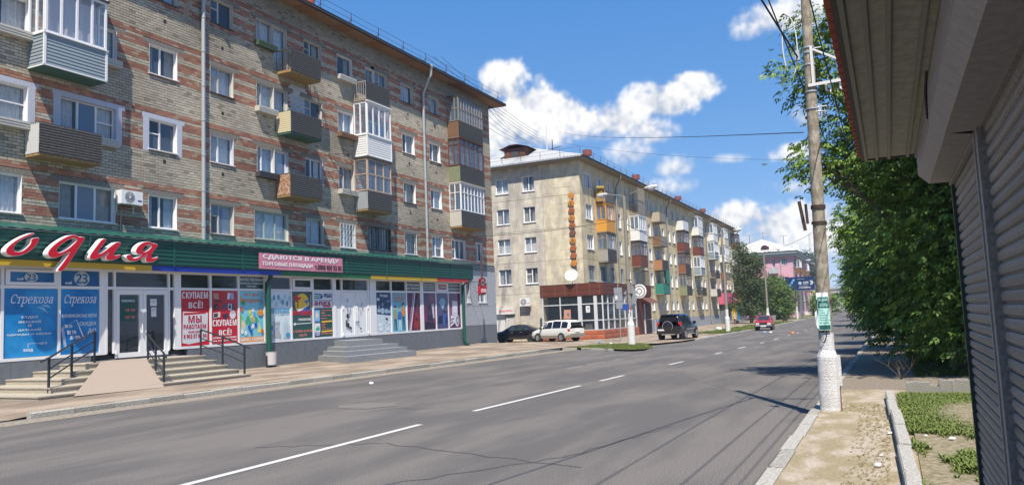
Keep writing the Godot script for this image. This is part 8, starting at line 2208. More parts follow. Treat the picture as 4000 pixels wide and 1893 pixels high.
func walker(step: float, arm: float, skirt := false) -> Array:
	var b := []
	var hip := Vector3(0, 0.86, 0)
	for s in [-1.0, 1.0]:
		var k: float = step * s
		var h: Vector3 = hip + Vector3(s * 0.09, 0, 0)
		var kn := Vector3(s * 0.095, 0.47, 0.1 * k + 0.03)
		var an := Vector3(s * 0.09, 0.07, 0.22 * k - 0.02)
		b.append([h, kn, 0.085, 0.058]); b.append([kn, an, 0.055, 0.036]); b.append([an, an + Vector3(s * 0.01, -0.03, 0.14), 0.036, 0.03])
		var sh := Vector3(s * 0.18, 1.36, 0)
		var el := Vector3(s * 0.235, 1.1, -0.08 * k * arm)
		var wr := Vector3(s * 0.225, 0.86, 0.12 - 0.12 * k * arm)
		b.append([sh, el, 0.05, 0.04]); b.append([el, wr, 0.038, 0.028]); b.append([wr, wr + Vector3(0, -0.09, 0.02), 0.028, 0.03])
	b.append([hip, Vector3(0, 1.12, 0.01), 0.135, 0.12]); b.append([Vector3(0, 1.12, 0.01), Vector3(0, 1.33, 0), 0.125, 0.13]); b.append([Vector3(-0.13, 1.35, 0), Vector3(0.13, 1.35, 0), 0.07, 0.07])
	b.append([Vector3(0, 1.38, 0), Vector3(0, 1.5, 0.015), 0.05, 0.048]); b.append([Vector3(0, 1.56, 0.01), Vector3(0, 1.63, 0.005), 0.085, 0.088]); b.append([Vector3(0, 1.53, 0.05), Vector3(0, 1.57, 0.075), 0.05, 0.03])
	if skirt: b.append([Vector3(0, 0.95, 0), Vector3(0, 0.55, 0), 0.15, 0.2])
	return b

func people() -> void:
	var skin := Color(0.5, 0.3, 0.22)
	var dress := func(top: Color, leg: Color, hair: Color, hem: float) -> Callable:
		return func(p: Vector3) -> Color:
			if p.y > 1.6 or (p.y > 1.5 and p.z < 0.02): return hair
			if p.y > 1.43: return skin
			if p.y < 0.08: return Color(0.03, 0.025, 0.02)
			if absf(p.x) > 0.19 and p.y < 0.84: return skin
			return top if p.y > hem or absf(p.x) > 0.19 else leg
	var P := [
		["person in a pale top and dark red trousers walking by the verge with a bag", Vector3(-18.9, 0, -108.0), PI, 1.58, walker(0.5, 1.0), dress.call(Color(0.5, 0.4, 0.36), Color(0.16, 0.03, 0.03), Color(0.55, 0.5, 0.46), 0.8)],
		["child in a lilac jacket and dark trousers standing on the pavement beyond the dark tree", Vector3(-21.3, 0, -133.5), PI * 0.9, 1.2, walker(0.2, 0.5), dress.call(Color(0.36, 0.22, 0.6), Color(0.03, 0.03, 0.05), Color(0.36, 0.22, 0.6), 0.75)],
		["person in a white jacket and pale jeans beside the child in lilac", Vector3(-20.3, 0, -131.2), PI, 1.4, walker(0.35, 0.8), dress.call(Color(0.72, 0.72, 0.72), Color(0.3, 0.4, 0.5), Color(0.2, 0.16, 0.13), 0.82)],
		["person in dark clothes walking along the far kerb near the farthest lamp post", Vector3(-14.6, 0, -176.0), 0.3, 1.62, walker(0.5, 1.0), dress.call(Color(0.03, 0.03, 0.035), Color(0.04, 0.035, 0.03), Color(0.05, 0.03, 0.02), 0.85)],
		["person in a light cap half hidden behind the red car's roof", Vector3(-15.3, 0, -112.0), PI, 1.6, walker(0.3, 0.8), dress.call(Color(0.08, 0.07, 0.07), Color(0.03, 0.03, 0.04), Color(0.7, 0.68, 0.66), 0.82)],
		["dark-haired person behind the red car, left of the one in a cap", Vector3(-16.4, 0, -113.5), PI, 1.56, walker(0.3, 0.8), dress.call(Color(0.05, 0.06, 0.09), Color(0.03, 0.03, 0.04), Color(0.03, 0.02, 0.02), 0.82)],
		["person with dark hair in a grey-blue jacket passing behind the black off-roader", Vector3(-19.8, 0, -84.0), PI * 0.95, 1.7, walker(0.4, 1.0), dress.call(Color(0.12, 0.12, 0.2), Color(0.05, 0.06, 0.1), Color(0.02, 0.015, 0.015), 0.84)],
		["person on a far balcony with brown glazing, in a dark red top", Vector3(-23.1, 9.3, -99.2), PI / 2, 1.6, walker(0.0, 0.2), dress.call(Color(0.16, 0.02, 0.02), Color(0.04, 0.03, 0.03), Color(0.03, 0.02, 0.02), 0.82)]]
	for q in P:
		var at: Vector3 = q[1]
		if at.y == 0.0: at.y = west_y(at.x, at.z) + 0.02
		person(q[0], at, q[2], q[3], q[4], q[5])
	var bag := thing("carried_bag", "dark bag carried by the walking person near the verge lamp post", "bag", Vector3(-18.55, west_y(-18.6, -108) + 0.4, -107.8))
	var bb := MB.new(); bb.lathe([Vector2(0.001, -0.22), Vector2(0.17, -0.2), Vector2(0.2, 0.0), Vector2(0.12, 0.2), Vector2(0.02, 0.26)], 10, Transform3D(Basis().scaled(Vector3(1, 1, 0.6)), Vector3.ZERO)); put(bag, "sack", bb, "tyre")
	var hd := MB.new(); hd.tube([Vector3(-0.08, 0.2, 0), Vector3(-0.05, 0.42, 0), Vector3(0.05, 0.42, 0), Vector3(0.08, 0.2, 0)], 0.012, 0.012, 5); put(bag, "handle", hd, "tyre")
# ---- trees
func leaf_mesh(kind: int) -> ArrayMesh:
	var k := "leaf%d" % kind
	if cache.has(k): return cache[k]
	var b := MB.new()
	var leaflet := func(o: Vector3, d: Vector3, l: float, w: float):
		var s := d.cross(Vector3.UP).normalized() * w
		var m := o + d * l * 0.45 - Vector3.UP * l * 0.04
		var tip := o + d * l - Vector3.UP * l * 0.22
		var up := Vector3.UP * w * 0.35
		b.face(o, m + s + up, m); b.face(m, m + s + up, tip); b.face(o, m, m - s + up); b.face(m, tip, m - s + up)
	if kind == 0:   # compound leaf of a box elder
		for q in [[0.28, 1.0], [0.28, -1.0], [0.62, 0.9], [0.62, -0.9]]:
			leaflet.call(Vector3(0, -0.06 * q[0], q[0] * 0.62), Vector3(q[1], -0.15, 0.75).normalized(), 0.42, 0.11)
		leaflet.call(Vector3(0, -0.05, 0.6), Vector3(0, -0.25, 1).normalized(), 0.46, 0.12)
	else:           # spray of small leaves
		for i in 7:
			var a := i * 2.4
			leaflet.call(Vector3(sin(a) * 0.06, 0, i * 0.11), Vector3(sin(a), -0.2, 0.5).normalized(), 0.3, 0.1)
	cache[k] = b.mesh()
	return cache[k]

# lobes: [centre, radii, leaves]
func tree(called: String, label: String, at: Vector3, trunk_r: float, lobes: Array, size: float, c0: Color, c1: Color, group := "", kind := 0, fork := 0.35) -> void:
	var o := thing(called, label, "tree", at, 0.0, group)
	var b := MB.new()
	var top := 0.0
	for l in lobes: top = maxf(top, l[0].y)
	b.tube([Vector3(0, -0.3, 0), Vector3(0.02, top * fork * 0.5, 0.03), Vector3(0, top * fork, 0)], trunk_r * 1.15, trunk_r * 0.85, 8)
	put(o, "trunk", b, "bark")
	var lb := MB.new()
	for l in lobes:
		var c: Vector3 = l[0]
		var s := Vector3(0, minf(top * fork * rng.randf_range(0.75, 1.0), c.y * 0.7), 0)
		var m := s.lerp(c, 0.55) + Vector3(rng.randf_range(-0.2, 0.2), 0.25, rng.randf_range(-0.2, 0.2))
		lb.tube([s, m, c], trunk_r * 0.55, trunk_r * 0.14, 6)
		for i in 6:
			var d := Vector3(rng.randfn(), rng.randfn() * 0.7, rng.randfn()).normalized()
			lb.tube([m.lerp(c, rng.randf()), c + d * l[1] * 0.45, c + d * l[1] * 0.85], trunk_r * 0.16, trunk_r * 0.04, 4, false)
	put(o, "limb", lb, "bark")
	var xf := []
	var cols := []
	for l in lobes:
		var n: int = l[2]
		var per := 11
		for i in n / per:
			var d := Vector3(rng.randfn(), rng.randfn(), rng.randfn()).normalized()
			var rr: float = pow(rng.randf(), 0.42)
			var cc: Vector3 = l[0] + d * l[1] * rr
			if cc.y + at.y < 0.15 + at.y: cc.y = 0.15 + rng.randf() * 0.4
			var tone := rng.randf()
			for k in per:
				var p := cc + Vector3(rng.randfn(), rng.randfn() * 0.7, rng.randfn()) * size * 1.0
				var yaw := atan2(d.x, d.z) + rng.randfn() * 0.8
				var bs := Basis(Vector3.UP, yaw) * Basis(Vector3.RIGHT, rng.randf_range(-0.25, 0.75)) * Basis(Vector3.BACK, rng.randfn() * 0.5)
				var s := size * rng.randf_range(0.75, 1.3)
				xf.append(Transform3D(bs.scaled_local(Vector3.ONE * s), p))
				cols.append(c0.lerp(c1, clampf(tone * 0.7 + rng.randf() * 0.4, 0, 1)))
	var mm := MultiMesh.new()
	mm.transform_format = MultiMesh.TRANSFORM_3D; mm.use_colors = true
	mm.mesh = leaf_mesh(kind); mm.instance_count = xf.size()
	for i in xf.size():
		mm.set_instance_transform(i, xf[i]); mm.set_instance_color(i, cols[i])
	var mi := MultiMeshInstance3D.new()
	mi.name = "crown"; mi.multimesh = mm; mi.material_override = M.leaf
	mi.set_meta("kind", "stuff")
	o.add_child(mi, true)

func trees() -> void:
	var g0 := Color(0.05, 0.11, 0.015); var g1 := Color(0.2, 0.31, 0.045)
	var V := func(x, y, z): return Vector3(x, y, z)
	# the wall of box elders on the near side
	tree("box_elder", "tall bright green box elder behind the low wall, nearest tree to the kiosk", V.call(1.3, east_y(1, -20.5), -20.5), 0.17, [
		[V.call(-0.3, 5.0, 0.0), V.call(1.9, 1.5, 1.8), 3600], [V.call(1.6, 4.6, 0.6), V.call(2.0, 1.7, 1.9), 4200], [V.call(0.5, 3.0, 0.8), V.call(2.2, 1.5, 1.6), 3600], [V.call(0.2, 7.3, -0.3), V.call(2.0, 1.5, 1.8), 3000], [V.call(-2.2, 7.2, 0.4), V.call(1.2, 0.75, 1.0), 620], [V.call(-2.5, 5.0, 0.6), V.call(0.85, 0.55, 0.9), 420], [V.call(-2.2, 8.4, 0.4), V.call(1.0, 0.5, 0.9), 420], [V.call(2.6, 6.2, -0.6), V.call(2.0, 1.8, 1.8), 2800], [V.call(-1.4, 5.9, 0.2), V.call(1.2, 0.9, 1.2), 1100], [V.call(3.4, 3.4, 0.2), V.call(1.7, 1.7, 1.6), 2600], [V.call(0.3, 1.5, 0.9), V.call(1.5, 1.2, 1.1), 2200], [V.call(2.0, 1.5, 0.7), V.call(1.7, 1.3, 1.2), 2400]], 0.23, g0, g1, "box elder trees along the near pavement")
	tree("box_elder", "dense box elder with branches down to the ground, behind the nearest tall one", V.call(1.6, east_y(1, -26), -25.5), 0.2, [
		[V.call(-0.9, 1.5, 1.4), V.call(1.5, 1.3, 1.6), 3600], [V.call(0.6, 2.0, 2.2), V.call(1.8, 1.6, 1.5), 3800], [V.call(-0.9, 3.4, 0.4), V.call(1.8, 1.6, 1.8), 3200], [V.call(0.8, 4.8, 0.0), V.call(2.2, 1.9, 2.0), 3200], [V.call(-1.2, 5.6, -0.4), V.call(1.5, 1.3, 1.6), 1700], [V.call(2.6, 2.4, 1.0), V.call(2.0, 2.0, 1.9), 3600], [V.call(-1.5, 2.6, 1.8), V.call(0.9, 0.8, 1.0), 900]], 0.24, g0, g1, "box elder trees along the near pavement", 0, 0.25)
	tree("box_elder", "shaded box elder deep behind the low wall, mostly hidden by the kiosk", V.call(4.2, east_y(3, -22), -22.0), 0.2, [
		[V.call(0, 2.2, 0.6), V.call(2.2, 2.0, 1.8), 4200], [V.call(-0.3, 4.8, 0), V.call(2.4, 2.1, 2.2), 3600], [V.call(0.6, 7.2, 0), V.call(2.2, 1.8, 2.0), 2400]], 0.25, g0, g1, "box elder trees along the near pavement")
	tree("box_elder", "tall box elder behind the kiosk roof that shades the path beyond the low wall", V.call(4.6, 0.1, -15.6), 0.2, [
		[V.call(-1.9, 8.6, -1.1), V.call(2.2, 1.2, 2.0), 2600], [V.call(0.2, 8.0, 0), V.call(2.2, 1.6, 2.0), 2200], [V.call(-0.6, 9.4, -2.6), V.call(2.2, 1.2, 1.8), 2000]], 0.26, g0, g1, "box elder trees along the near pavement")
	tree("box_elder", "third box elder along the near kerb, its crown leaning towards the road", V.call(0.9, east_y(1, -33), -33.0), 0.2, [
		[V.call(-0.6, 2.4, 0.4), V.call(1.7, 1.8, 1.9), 2600], [V.call(-0.7, 4.8, 0.2), V.call(1.9, 1.9, 2.0), 2600], [V.call(0.8, 6.6, 0), V.call(2.1, 1.8, 2.0), 2400], [V.call(2.4, 3.6, 0.6), V.call(2.0, 2.4, 2.0), 2600]], 0.27, g0, g1, "box elder trees along the near pavement", 0, 0.25)
	tree("box_elder", "fourth box elder along the near kerb, seen between the pole and the nearer trees", V.call(0.6, east_y(1, -43), -43.0), 0.2, [
		[V.call(-0.5, 2.6, 0), V.call(1.8, 2.0, 2.2), 2000], [V.call(-0.4, 5.2, 0.2), V.call(2.1, 2.0, 2.2), 2200], [V.call(1.4, 7.2, 0), V.call(2.2, 1.9, 2.2), 2000]], 0.32, g0, g1, "box elder trees along the near pavement", 0, 0.25)
	tree("street_tree", "tall green tree farther along the near kerb, beyond the lamp head", V.call(0.4, dip(-58) + 0.1, -58.0), 0.22, [
		[V.call(-0.6, 3.0, 0), V.call(2.2, 2.2, 2.6), 1700], [V.call(-0.3, 6.0, 0.2), V.call(2.4, 2.3, 2.6), 1700], [V.call(1.5, 8.2, 0), V.call(2.4, 2.0, 2.4), 1500]], 0.42, g0, Color(0.1, 0.18, 0.03), "street trees at the far end", 1, 0.25)
	for q in [[-1.6, -88.0, 11.0, "tall tree with its top just right of the near pole, far along the near kerb"], [-2.4, -116.0, 11.5, "bushy tree far along the near kerb, behind the one right of the pole"], [-3.5, -150.0, 12.5, "distant tree closing the right end of the road"], [2.6, -74.0, 11.0, "broad dark tree filling the gap beyond the near kerb's trees"]]:
		var h: float = q[2]
		tree("street_tree", q[3], V.call(q[0], dip(q[1]), q[1]), 0.25, [[V.call(0, h * 0.3, 0), V.call(2.7, h * 0.22, 2.7), 1100], [V.call(0.2, h * 0.6, 0), V.call(2.8, h * 0.24, 2.8), 1200], [V.call(0, h * 0.84, 0), V.call(1.9, h * 0.16, 1.9), 800]], 0.6, g0 * 0.9, Color(0.1, 0.17, 0.03), "street trees at the far end", 1, 0.2)
	# west side
	var d0 := Color(0.04, 0.07, 0.018); var d1 := Color(0.1, 0.14, 0.035)
	tree("willow_tree", "tall dark grey-green narrow tree with hanging sprays at the end of the panel block", V.call(-18.0, west_y(-18, -116), -116.0), 0.24, [
		[V.call(-0.2, 2.8, 0), V.call(3.2, 1.7, 2.4), 2600], [V.call(0.5, 5.0, 0), V.call(3.0, 2.0, 2.5), 3000], [V.call(-0.2, 7.4, 0), V.call(2.5, 2.0, 2.2), 2400], [V.call(-0.4, 9.6, 0), V.call(1.8, 1.6, 1.6), 1400], [V.call(0.9, 8.4, 0.3), V.call(1.4, 1.5, 1.4), 900], [V.call(-0.9, 10.9, 0), V.call(0.8, 1.0, 0.8), 380]], 0.34, d0, d1, "", 1, 0.2)
	for q in [[-17.2, -138.0, 7.4, "lighter green bushy tree right of the dark narrow one"], [-17.8, -150.0, 8.0, "second lighter green tree beside the pink house's lower windows"], [-23.0, -150.0, 9.0, "green tree behind the dark narrow one, against the pink house"], [-34.0, -170.0, 13.0, "tree top showing between the panel block's end and the pink house's roof"]]:
		var h: float = q[2]
		tree("garden_tree", q[3], V.call(q[0], west_y(q[0], q[1]), q[1]), 0.18, [[V.call(0, h * 0.3, 0), V.call(2.6, h * 0.28, 2.4), 1500], [V.call(0.4, h * 0.62, 0), V.call(2.3, h * 0.26, 2.2), 1500], [V.call(-0.5, h * 0.84, 0), V.call(1.4, h * 0.16, 1.4), 700]], 0.5, g0, Color(0.14, 0.22, 0.03), "garden trees by the pink house", 1, 0.2)
	tree("spruce_tree", "dark blue-green conifer left of the near pole in front of the grey house", V.call(-17.5, west_y(-17, -205), -205.0), 0.25, [[V.call(0, 5.0, 0), V.call(2.6, 2.4, 2.6), 900], [V.call(0, 9.0, 0), V.call(2.0, 2.4, 2.0), 800], [V.call(0, 13.0, 0), V.call(1.2, 2.4, 1.2), 500]], 0.7, Color(0.02, 0.05, 0.03), Color(0.05, 0.09, 0.05), "", 1, 0.9)
	tree("young_tree", "thin young tree with a sparse crown on the far verge beside the white cars", V.call(-17.8, west_y(-17.8, -170), -170.0), 0.1, [[V.call(0, 4.2, 0), V.call(1.9, 2.2, 1.9), 300]], 0.5, d0, d1, "", 1, 0.5)
	for q in [[-19.6, -158.0, 4.0, "leafy bush under the left end of the blue billboard"], [-12.4, -176.0, 5.0, "leafy bush under the right end of the blue billboard"], [-9.0, -230.0, 12.0, "far tree straight above the vanishing road"], [-22.0, -228.0, 11.0, "far tree between the billboard and the grey house"], [-4.0, -260.0, 13.0, "farthest tree at the right end of the road"]]:
		var h: float = q[2]
		tree("far_tree", q[3], V.call(q[0], dip(q[1]), q[1]), 0.16, [[V.call(0, h * 0.45, 0), V.call(2.9, h * 0.45, 2.9), 1500], [V.call(0.5, h * 0.72, 0), V.call(2.0, h * 0.28, 2.0), 600]], 0.7, g0, g1 * 0.9, "far trees round the crossing", 1, 0.3)
	# dry twigs of a broken shrub by the near kerb
	var o := thing("dry_shrub", "bare dry shrub with pale forked twigs at the trees' foot by the near kerb", "shrub", Vector3(0.1, east_y(0, -18.6), -18.6))
	var tw := MB.new()
	for i in 12:
		var a := rng.randf() * TAU; var l := rng.randf_range(0.35, 0.75)
		var d := Vector3(cos(a) * 0.7, 0.8, sin(a) * 0.7).normalized()
		var m := d * l * 0.5
		tw.tube([Vector3.ZERO, m, m + (d + Vector3(rng.randfn(), rng.randf(), rng.randfn()) * 0.5).normalized() * l * 0.5], 0.009, 0.003, 4, false)
		tw.tube([m, m + Vector3(rng.randfn(), 1.0, rng.randfn()).normalized() * l * 0.45], 0.005, 0.002, 4, false)
	put(o, "twig", tw, "twig_pale")

# ---- the kiosk at the camera's right hand
func kiosk() -> void:
	var o := thing("market_kiosk", "closed street kiosk with brown-grey roller shutters and a ribbed metal awning overhead", "kiosk", Vector3(0.401, 0.165, -5.4))
	o.scale = Vector3.ONE * 0.9
	# own axes: x into the kiosk, z towards the camera
	put(o, "body", bx(0.06, -0.1, 0.01, 2.4, 2.95, 9.0), "kiosk_dark")
	var slat := MB.new()
	var pr := [Vector2(0.01, 0.0), Vector2(0.009, 0.006), Vector2(-0.002, 0.012), Vector2(-0.006, 0.026), Vector2(-0.005, 0.042), Vector2(0.001, 0.054), Vector2(0.01, 0.0575)]
	var mk := func(len: float) -> ArrayMesh:
		var b := MB.new()
		for i in pr.size() - 1:
			b.quad(Vector3(pr[i].x, pr[i].y, 0), Vector3(pr[i].x, pr[i].y, len), Vector3(pr[i + 1].x, pr[i + 1].y, len), Vector3(pr[i + 1].x, pr[i + 1].y, 0))
		return b.mesh()
	var far: ArrayMesh = mk.call(1.72); var near: ArrayMesh = mk.call(6.9)
	for i in 43:
		var y := -0.05 + i * 0.058
		put(o, "shutter_slat", far, ["shutter_a", "shutter_b", "shutter_c"][rng.randi() % 3], Vector3(0.012, y, 0.05))
		put(o, "shutter_slat", near, ["shutter_a", "shutter_b", "shutter_c"][rng.randi() % 3], Vector3(0.002, y, 1.97))
	put(o, "edge_post", bx(-0.012, -0.1, -0.01, 0.05, 2.46, 0.045), "kiosk_green")
	put(o, "middle_post", bx(-0.03, -0.1, 1.78, 0.05, 2.47, 1.93), "post_metal"); put(o, "post_lip", bx(-0.036, 0.0, 1.8, -0.0302, 2.47, 1.84), "post_metal")
	for q in [[0.0, 1.84, 0.0, 0.0], [1.86, 9.0, -0.012, -0.022]]:
		var p := PackedVector2Array([Vector2(-0.201 + q[2], 2.76), Vector2(-0.201 + q[2], 2.517 + q[3]), Vector2(-0.14 + q[2], 2.454 + q[3]), Vector2(0.0, 2.454 + q[3]), Vector2(0.0, 2.76)])
		var b := MB.new(); b.prism(p, q[0], q[1]); put(o, "shutter_box", b, "box_metal")
	put(o, "rail_strip", bx(-0.02, 2.425, 0.0, 0.004, 2.45, 9.0), "post_metal")
	for y in [2.6, 2.66]:
		var s := MB.new(); s.lathe([Vector2(0.012, 0), Vector2(0.001, 0.012)], 8, Transform3D(Basis(Vector3.BACK, PI / 2), Vector3(-0.201, y, 1.78))); put(o, "bolt", s, "rust_dark")
	put(o, "cable", (func(): var t := MB.new(); t.tube([Vector3(-0.215, 2.72, 2.3), Vector3(-0.22, 2.62, 1.95), Vector3(-0.215, 2.52, 1.86), Vector3(-0.14, 2.44, 1.85), Vector3(-0.02, 2.43, 1.82)], 0.007, 0.007, 5); return t).call(), "cable")
	# awning: folded sheets with ribs along the street
	var aw := node(o, "awning", Vector3(-0.544, 2.67, 0.0))
	var xs := [0.03, 0.1, 0.175, 0.29, 0.343]
	var last := 0.0
	for i in xs.size():
		put(aw, "sheet", bx(last + 0.004, 0.0, 0.0, xs[i] - 0.004, 0.012, 9.0), "awning_metal" if i % 2 else "awning_metal_b")
		put(aw, "rib", bx(xs[i] - 0.012, -0.016 if i < 4 else -0.03, 0.0, xs[i] + 0.006, 0.02, 9.0), "awning_rib")
		last = xs[i]
	put(aw, "edge_board", bx(-0.004, -0.012, 0.0, 0.026, 0.05, 9.0), "awning_edge")
	put(aw, "end_strip", bx(0.0, -0.01, -0.02, 0.345, 0.04, -0.001), "awning_edge")
	for i in 74:
		put(aw, "roof_tile", bx(-0.026, 0.016, 0.0 + i * 0.12, 0.06, 0.052, 0.075 + i * 0.12), "tile_roof_red")
	var rf := MB.new(); rf.quad(Vector3(-0.02, 0.054, 0), Vector3(-0.02, 0.054, 9), Vector3(2.95, 0.6, 9), Vector3(2.95, 0.6, 0)); rf.quad(Vector3(-0.02, 0.052, 9), Vector3(-0.02, 0.052, 0), Vector3(2.95, 0.5, 0), Vector3(2.95, 0.5, 9))
	put(aw, "roof_sheet", rf, "tile_roof_red")

# ---- far end of the street
func far_end() -> void:
	var o := thing("pink_house", "three-storey pink plastered house with a pale hipped roof and grey cornice at the far crossing", "house", Vector3(-16.8, -0.2, -165.0))
	var holes := []
	var cols := [[-10.6, -9.4], [-6.9, -6.1], [-4.0, -3.4], [-2.2, -1.05]]
	for y in [1.3, 4.9, 8.6]:
		for c in cols: holes.append([c[0], y + 1.9 - (0.6 if c[0] == -4.0 else 0.0), c[1], y + 3.2])
	var w := MB.new(); wall_strips(w, -13.0, 0.0, 0.0, 12.2, holes, 0.0)
	put(o, "wall", w, "plaster_pink")
	put(o, "inner_wall", bx(-12.9, 0, -36, -0.1, 12.2, -0.7), "room")
	var sw := MB.new(); var sh := []
	for i in 10:
		for y in [1.3, 4.9, 8.6]: sh.append([1.2 + i * 3.4, y + 1.9, 2.4 + i * 3.4, y + 3.2])
	wall_strips(sw, 0.0, 0.0, 36.0, 12.2, sh, 0.0)
	var so := put(o, "wall", sw, "plaster_pink"); so.transform = Transform3D(Basis(Vector3.UP, PI / 2), Vector3.ZERO)
	for h in holes: window(o, h[0], h[1], h[2], h[3], {"cols": [0.33, 0.66] if h[2] - h[0] > 1 else [0.5], "tr": {0: 0.6}, "depth": 0.2, "curtain": rng.randf()})
	for h in sh:
		var q := window(o, h[0], h[1], h[2], h[3], {"cols": [0.5], "depth": 0.2, "curtain": 0.3})
		q.transform = Transform3D(Basis(Vector3.UP, PI / 2), Vector3(0, h[1], -h[0]))
	put(o, "cornice", bx(-13.5, 12.2, -36.5, 0.5, 12.75, 0.6), "plaster_grey"); put(o, "cornice", bx(-13.9, 12.751, -36.9, 0.9, 13.2, 1.0), "plaster_grey")
	var r := MB.new()
	var a := Vector3(-14.1, 13.25, 1.2); var b := Vector3(1.1, 13.25, 1.2); var c2 := Vector3(1.1, 13.25, -37); var d := Vector3(-14.1, 13.25, -37); var e := Vector3(-6.5, 16.4, -6.0); var f := Vector3(-6.5, 16.4, -30)
	r.face(a, b, e); r.quad(b, c2, f, e); r.face(c2, d, f); r.quad(d, a, e, f)
	put(o, "roof", r, "slate_white")
	var dm := MB.new(); dm.lathe([Vector2(0.85, -2.5), Vector2(0.85, 0.0), Vector2(0.001, 0.0)], 20, Transform3D(Basis(Vector3.RIGHT, PI / 2), Vector3(-5.2, 13.9, 0.2))); put(o, "dormer", dm, "dormer_red")
	var dw := MB.new(); disc(dw, -5.2, 14.1, 0.5, 0.5, 0.21, Color.WHITE, 14); put(o, "dormer_window", dw, "window_dark")
	balcony(o, -4.6, -2.9, 8.9, 0.9, {"front": ["flat", "plaster_grey"], "h": 1.0}); balcony(o, -4.6, -2.9, 5.3, 0.9, {"front": ["flat", "plaster_grey"], "h": 1.0})
	for i in 3:
		for y in [5.3, 8.9]:
			var bl := balcony(o, 0, 3.2, 0, 1.1, {"front": ["flat", "board_brown"], "h": 1.0, "glass": {"front": 4, "side": 2, "h": 1.6, "frame": "wood_brown" if (i + int(y)) % 2 else "pvc", "bar": 0.09}})
			bl.transform = Transform3D(Basis(Vector3.UP, PI / 2), Vector3(0, y, -2.0 - i * 8.5))
	var dpn := MB.new(); dpn.tube([Vector3(-3.1 + 0.8, 0, 0.1), Vector3(-2.3, 11.6, 0.1), Vector3(-2.4, 12.2, 0.5)], 0.1, 0.1, 6); put(o, "downpipe", dpn, "plaster_grey")
	for q in [[-9.0, 15.6, -6.0], [-2.0, 14.8, -5.0], [-7.0, 16.4, -12.0]]:
		var an := MB.new(); an.tube([Vector3(q[0], q[1] - 0.4, q[2]), Vector3(q[0], q[1] + 2.0, q[2])], 0.05, 0.05, 5); an.bar(Vector3(q[0] - 0.8, q[1] + 1.9, q[2]), Vector3(q[0] + 0.8, q[1] + 1.9, q[2]), 0.05, 0.05); put(o, "aerial", an, "rail_iron")
	put(o, "chimney", bx(-0.9, 13.6, -13.0, 0.3, 15.2, -11.8), "siding_white")
	o = thing("grey_house", "pale grey house with a white cornice beyond the pink house", "house", Vector3(-18.4, 0.0, -222.0))
	var gh := []
	for i in 4:
		for y in [2.0, 5.5, 9.0]: gh.append([-10.5 + i * 2.6, y, -9.3 + i * 2.6, y + 1.7])
	var gw := MB.new(); wall_strips(gw, -12.0, 0, 0.0, 13.0, gh, 0.0); put(o, "wall", gw, "plaster_cream")
	var gs := []
	for i in 10:
		for y in [2.0, 5.5, 9.0]: gs.append([1.4 + i * 3.6, y, 2.8 + i * 3.6, y + 1.7])
	var g2 := MB.new(); wall_strips(g2, 0, 0, 40, 13.0, gs, 0.0); var go := put(o, "wall", g2, "plaster_cream"); go.transform = Transform3D(Basis(Vector3.UP, PI / 2), Vector3.ZERO)
	put(o, "inner_wall", bx(-11.9, 0, -40, -0.1, 13, -0.6), "room")
	for h in gs:
		var q := window(o, h[0], h[1], h[2], h[3], {"cols": [0.5], "depth": 0.2, "curtain": 0.3}); q.transform = Transform3D(Basis(Vector3.UP, PI / 2), Vector3(0, h[1], -h[0]))
	for h in gh: window(o, h[0], h[1], h[2], h[3], {"cols": [0.5], "depth": 0.2, "curtain": 0.3})
	put(o, "cornice", bx(-12.8, 13.0, -40.8, 0.8, 14.2, 0.8), "plaster_grey")
	var gr := MB.new(); gr.face(Vector3(-13, 14.25, 1), Vector3(1, 14.25, 1), Vector3(-6, 16.6, -6)); gr.quad(Vector3(1, 14.25, 1), Vector3(1, 14.25, -41), Vector3(-6, 16.6, -34), Vector3(-6, 16.6, -6)); gr.quad(Vector3(-13, 14.25, -41), Vector3(-13, 14.25, 1), Vector3(-6, 16.6, -6), Vector3(-6, 16.6, -34)); put(o, "roof", gr, "slate_white")
	put(o, "parapet", bx(-4.0, 14.2, -3.0, 0.0, 16.0, -2.0), "plaster_grey")
	var mast := thing("radio_mast", "thin white lattice radio mast standing behind the pink house", "mast", Vector3(-20.2, 0, -250.0))
	var mm := MB.new()
	for q in [[-0.4, -0.4], [0.4, -0.4], [0, 0.4]]: mm.bar(Vector3(q[0], 0, q[1]), Vector3(q[0] * 0.5, 24, q[1] * 0.5), 0.12, 0.12)
	for i in 24: mm.bar(Vector3(-0.4 + 0.008 * i, i, -0.4), Vector3(0.4 - 0.008 * i, i + 1.0, -0.4), 0.08, 0.08)
	put(mast, "lattice", mm, "white_metal")
	for y in [18.0, 21.0, 23.4]: put(mast, "antenna", bx(-0.9, y, -0.2, -0.5, y + 1.6, 0.2), "siding_white"); put(mast, "antenna", bx(0.5, y, -0.2, 0.9, y + 1.4, 0.2), "siding_white")
	# billboard
	o = thing("billboard", "dark blue roadside billboard with a glowing pattern, white hexagon emblem and phone number", "billboard", Vector3(-15.6, 4.5, -140.0))
	put(o, "board", bx(0, 0, -0.25, 4.45, 2.3, 0.0), "billboard_blue"); put(o, "edge", bx(-0.06, -0.08, -0.26, 4.5, -0.001, 0.03), "sign_back")
	put(o, "leg", bx(2.0, -5.2, -0.3, 2.35, -0.09, -0.02), "plinth_grey")
	var p := []
	for i in 26: p.append(["d", 0.25 + fmod(i * 0.37, 1.2), 0.3 + fmod(i * 0.53, 1.7), 0.1 + 0.1 * fmod(i * 0.31, 1.0), 0.08 + 0.12 * fmod(i * 0.71, 1.0), [Color(0.02, 0.14, 0.35), Color(0.06, 0.3, 0.55), Color(0.3, 0.6, 0.8), Color(0.01, 0.03, 0.12)][i % 4]])
	p.append([[1.95, 1.2, 2.1, 0.98, 2.35, 1.0, 2.5, 1.22, 2.36, 1.48, 2.08, 1.46], Color(0.5, 0.72, 0.85)])
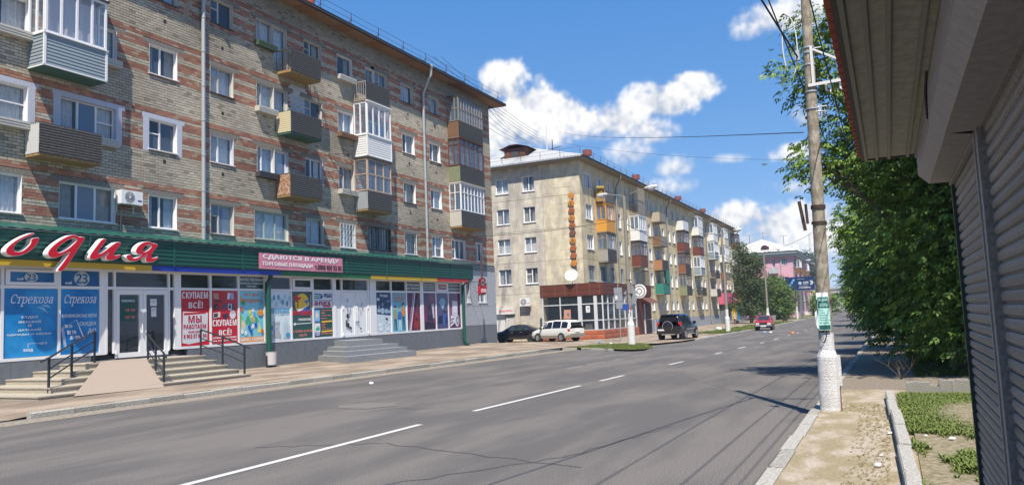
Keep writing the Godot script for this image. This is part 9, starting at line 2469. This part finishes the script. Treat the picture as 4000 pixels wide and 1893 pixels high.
	p.append(["d", 2.22, 1.2, 0.1, 0.1, Color(0.1, 0.4, 0.65)])
	for i in 3: p.append([[3.75 + i * 0.16, 1.62, 3.86 + i * 0.16, 1.62, 4.1 + i * 0.12, 1.25, 3.86 + i * 0.16, 0.9, 3.75 + i * 0.16, 0.9, 3.98 + i * 0.12, 1.25], Color(0.5, 0.62, 0.75)])
	for y in [0.82, 0.7]: p.append([[2.0, y, 3.5, y, 3.5, y + 0.03, 2.0, y + 0.03], Color(0.4, 0.5, 0.65)])
	shapes(o, p)
	text(o, "АЗКК", 2.7, 1.2, 3.6, 1.46, 0.04, "ink_white", 0.01); text(o, "ТЕХНОЛОГИИ", 2.7, 1.0, 3.55, 1.12, 0.04, "ink_pale", 0.01); text(o, "+7 914 8890 94", 1.9, 0.34, 3.85, 0.58, 0.04, "ink_white", 0.01); text(o, "цифровые решения", 1.8, 1.86, 2.9, 1.98, 0.04, "ink_pale", 0.01)
	o = thing("concrete_bin", "grey concrete tub standing on the far pavement under the garden trees", "planter", Vector3(-17.0, west_y(-17, -131), -131.0))
	var cb := MB.new(); cb.lathe([Vector2(0.4, 0), Vector2(0.55, 0.9), Vector2(0.5, 0.9), Vector2(0.4, 0.2), Vector2(0.001, 0.2)], 12, Transform3D.IDENTITY); put(o, "tub", cb, "concrete_grey")
	o = thing("metal_bin", "small dark metal box lying on the far pavement by the verge", "box", Vector3(-14.9, west_y(-15, -128), -128.5)); put(o, "box", bx(-0.35, 0, -0.3, 0.35, 0.45, 0.3), "tyre"); put(o, "lid", bx(-0.37, 0.451, -0.32, 0.37, 0.5, 0.32), "rust_dark")
	var fw := thing("low_white_fence", "low white concrete fence along the far verge in front of the white cars", "fence", Vector3(-22.0, west_y(-20, -182), -182.0))
	for i in 6: put(fw, "panel", bx(i * 1.3, 0, 0, i * 1.3 + 1.24, 0.75, 0.12), "whitewash")
	# white cloth of sheets on roof of the distant block behind, closing the street
	o = thing("far_block", "pale distant block glimpsed through the trees at the end of the street", "house", Vector3(-30.0, 0.3, -330.0))
	put(o, "wall", bx(0, 0, -12, 60, 8, 0), "plaster_cream"); put(o, "roof", bx(-0.5, 8.01, -12.5, 60.5, 8.6, 0.5), "slate_pale")
	for i in 18:
		for y in [1.2, 4.6]: put(o, "window", bx(1.0 + i * 3.3, y, 0.001, 2.6 + i * 3.3, y + 1.8, 0.05), "window_dark")
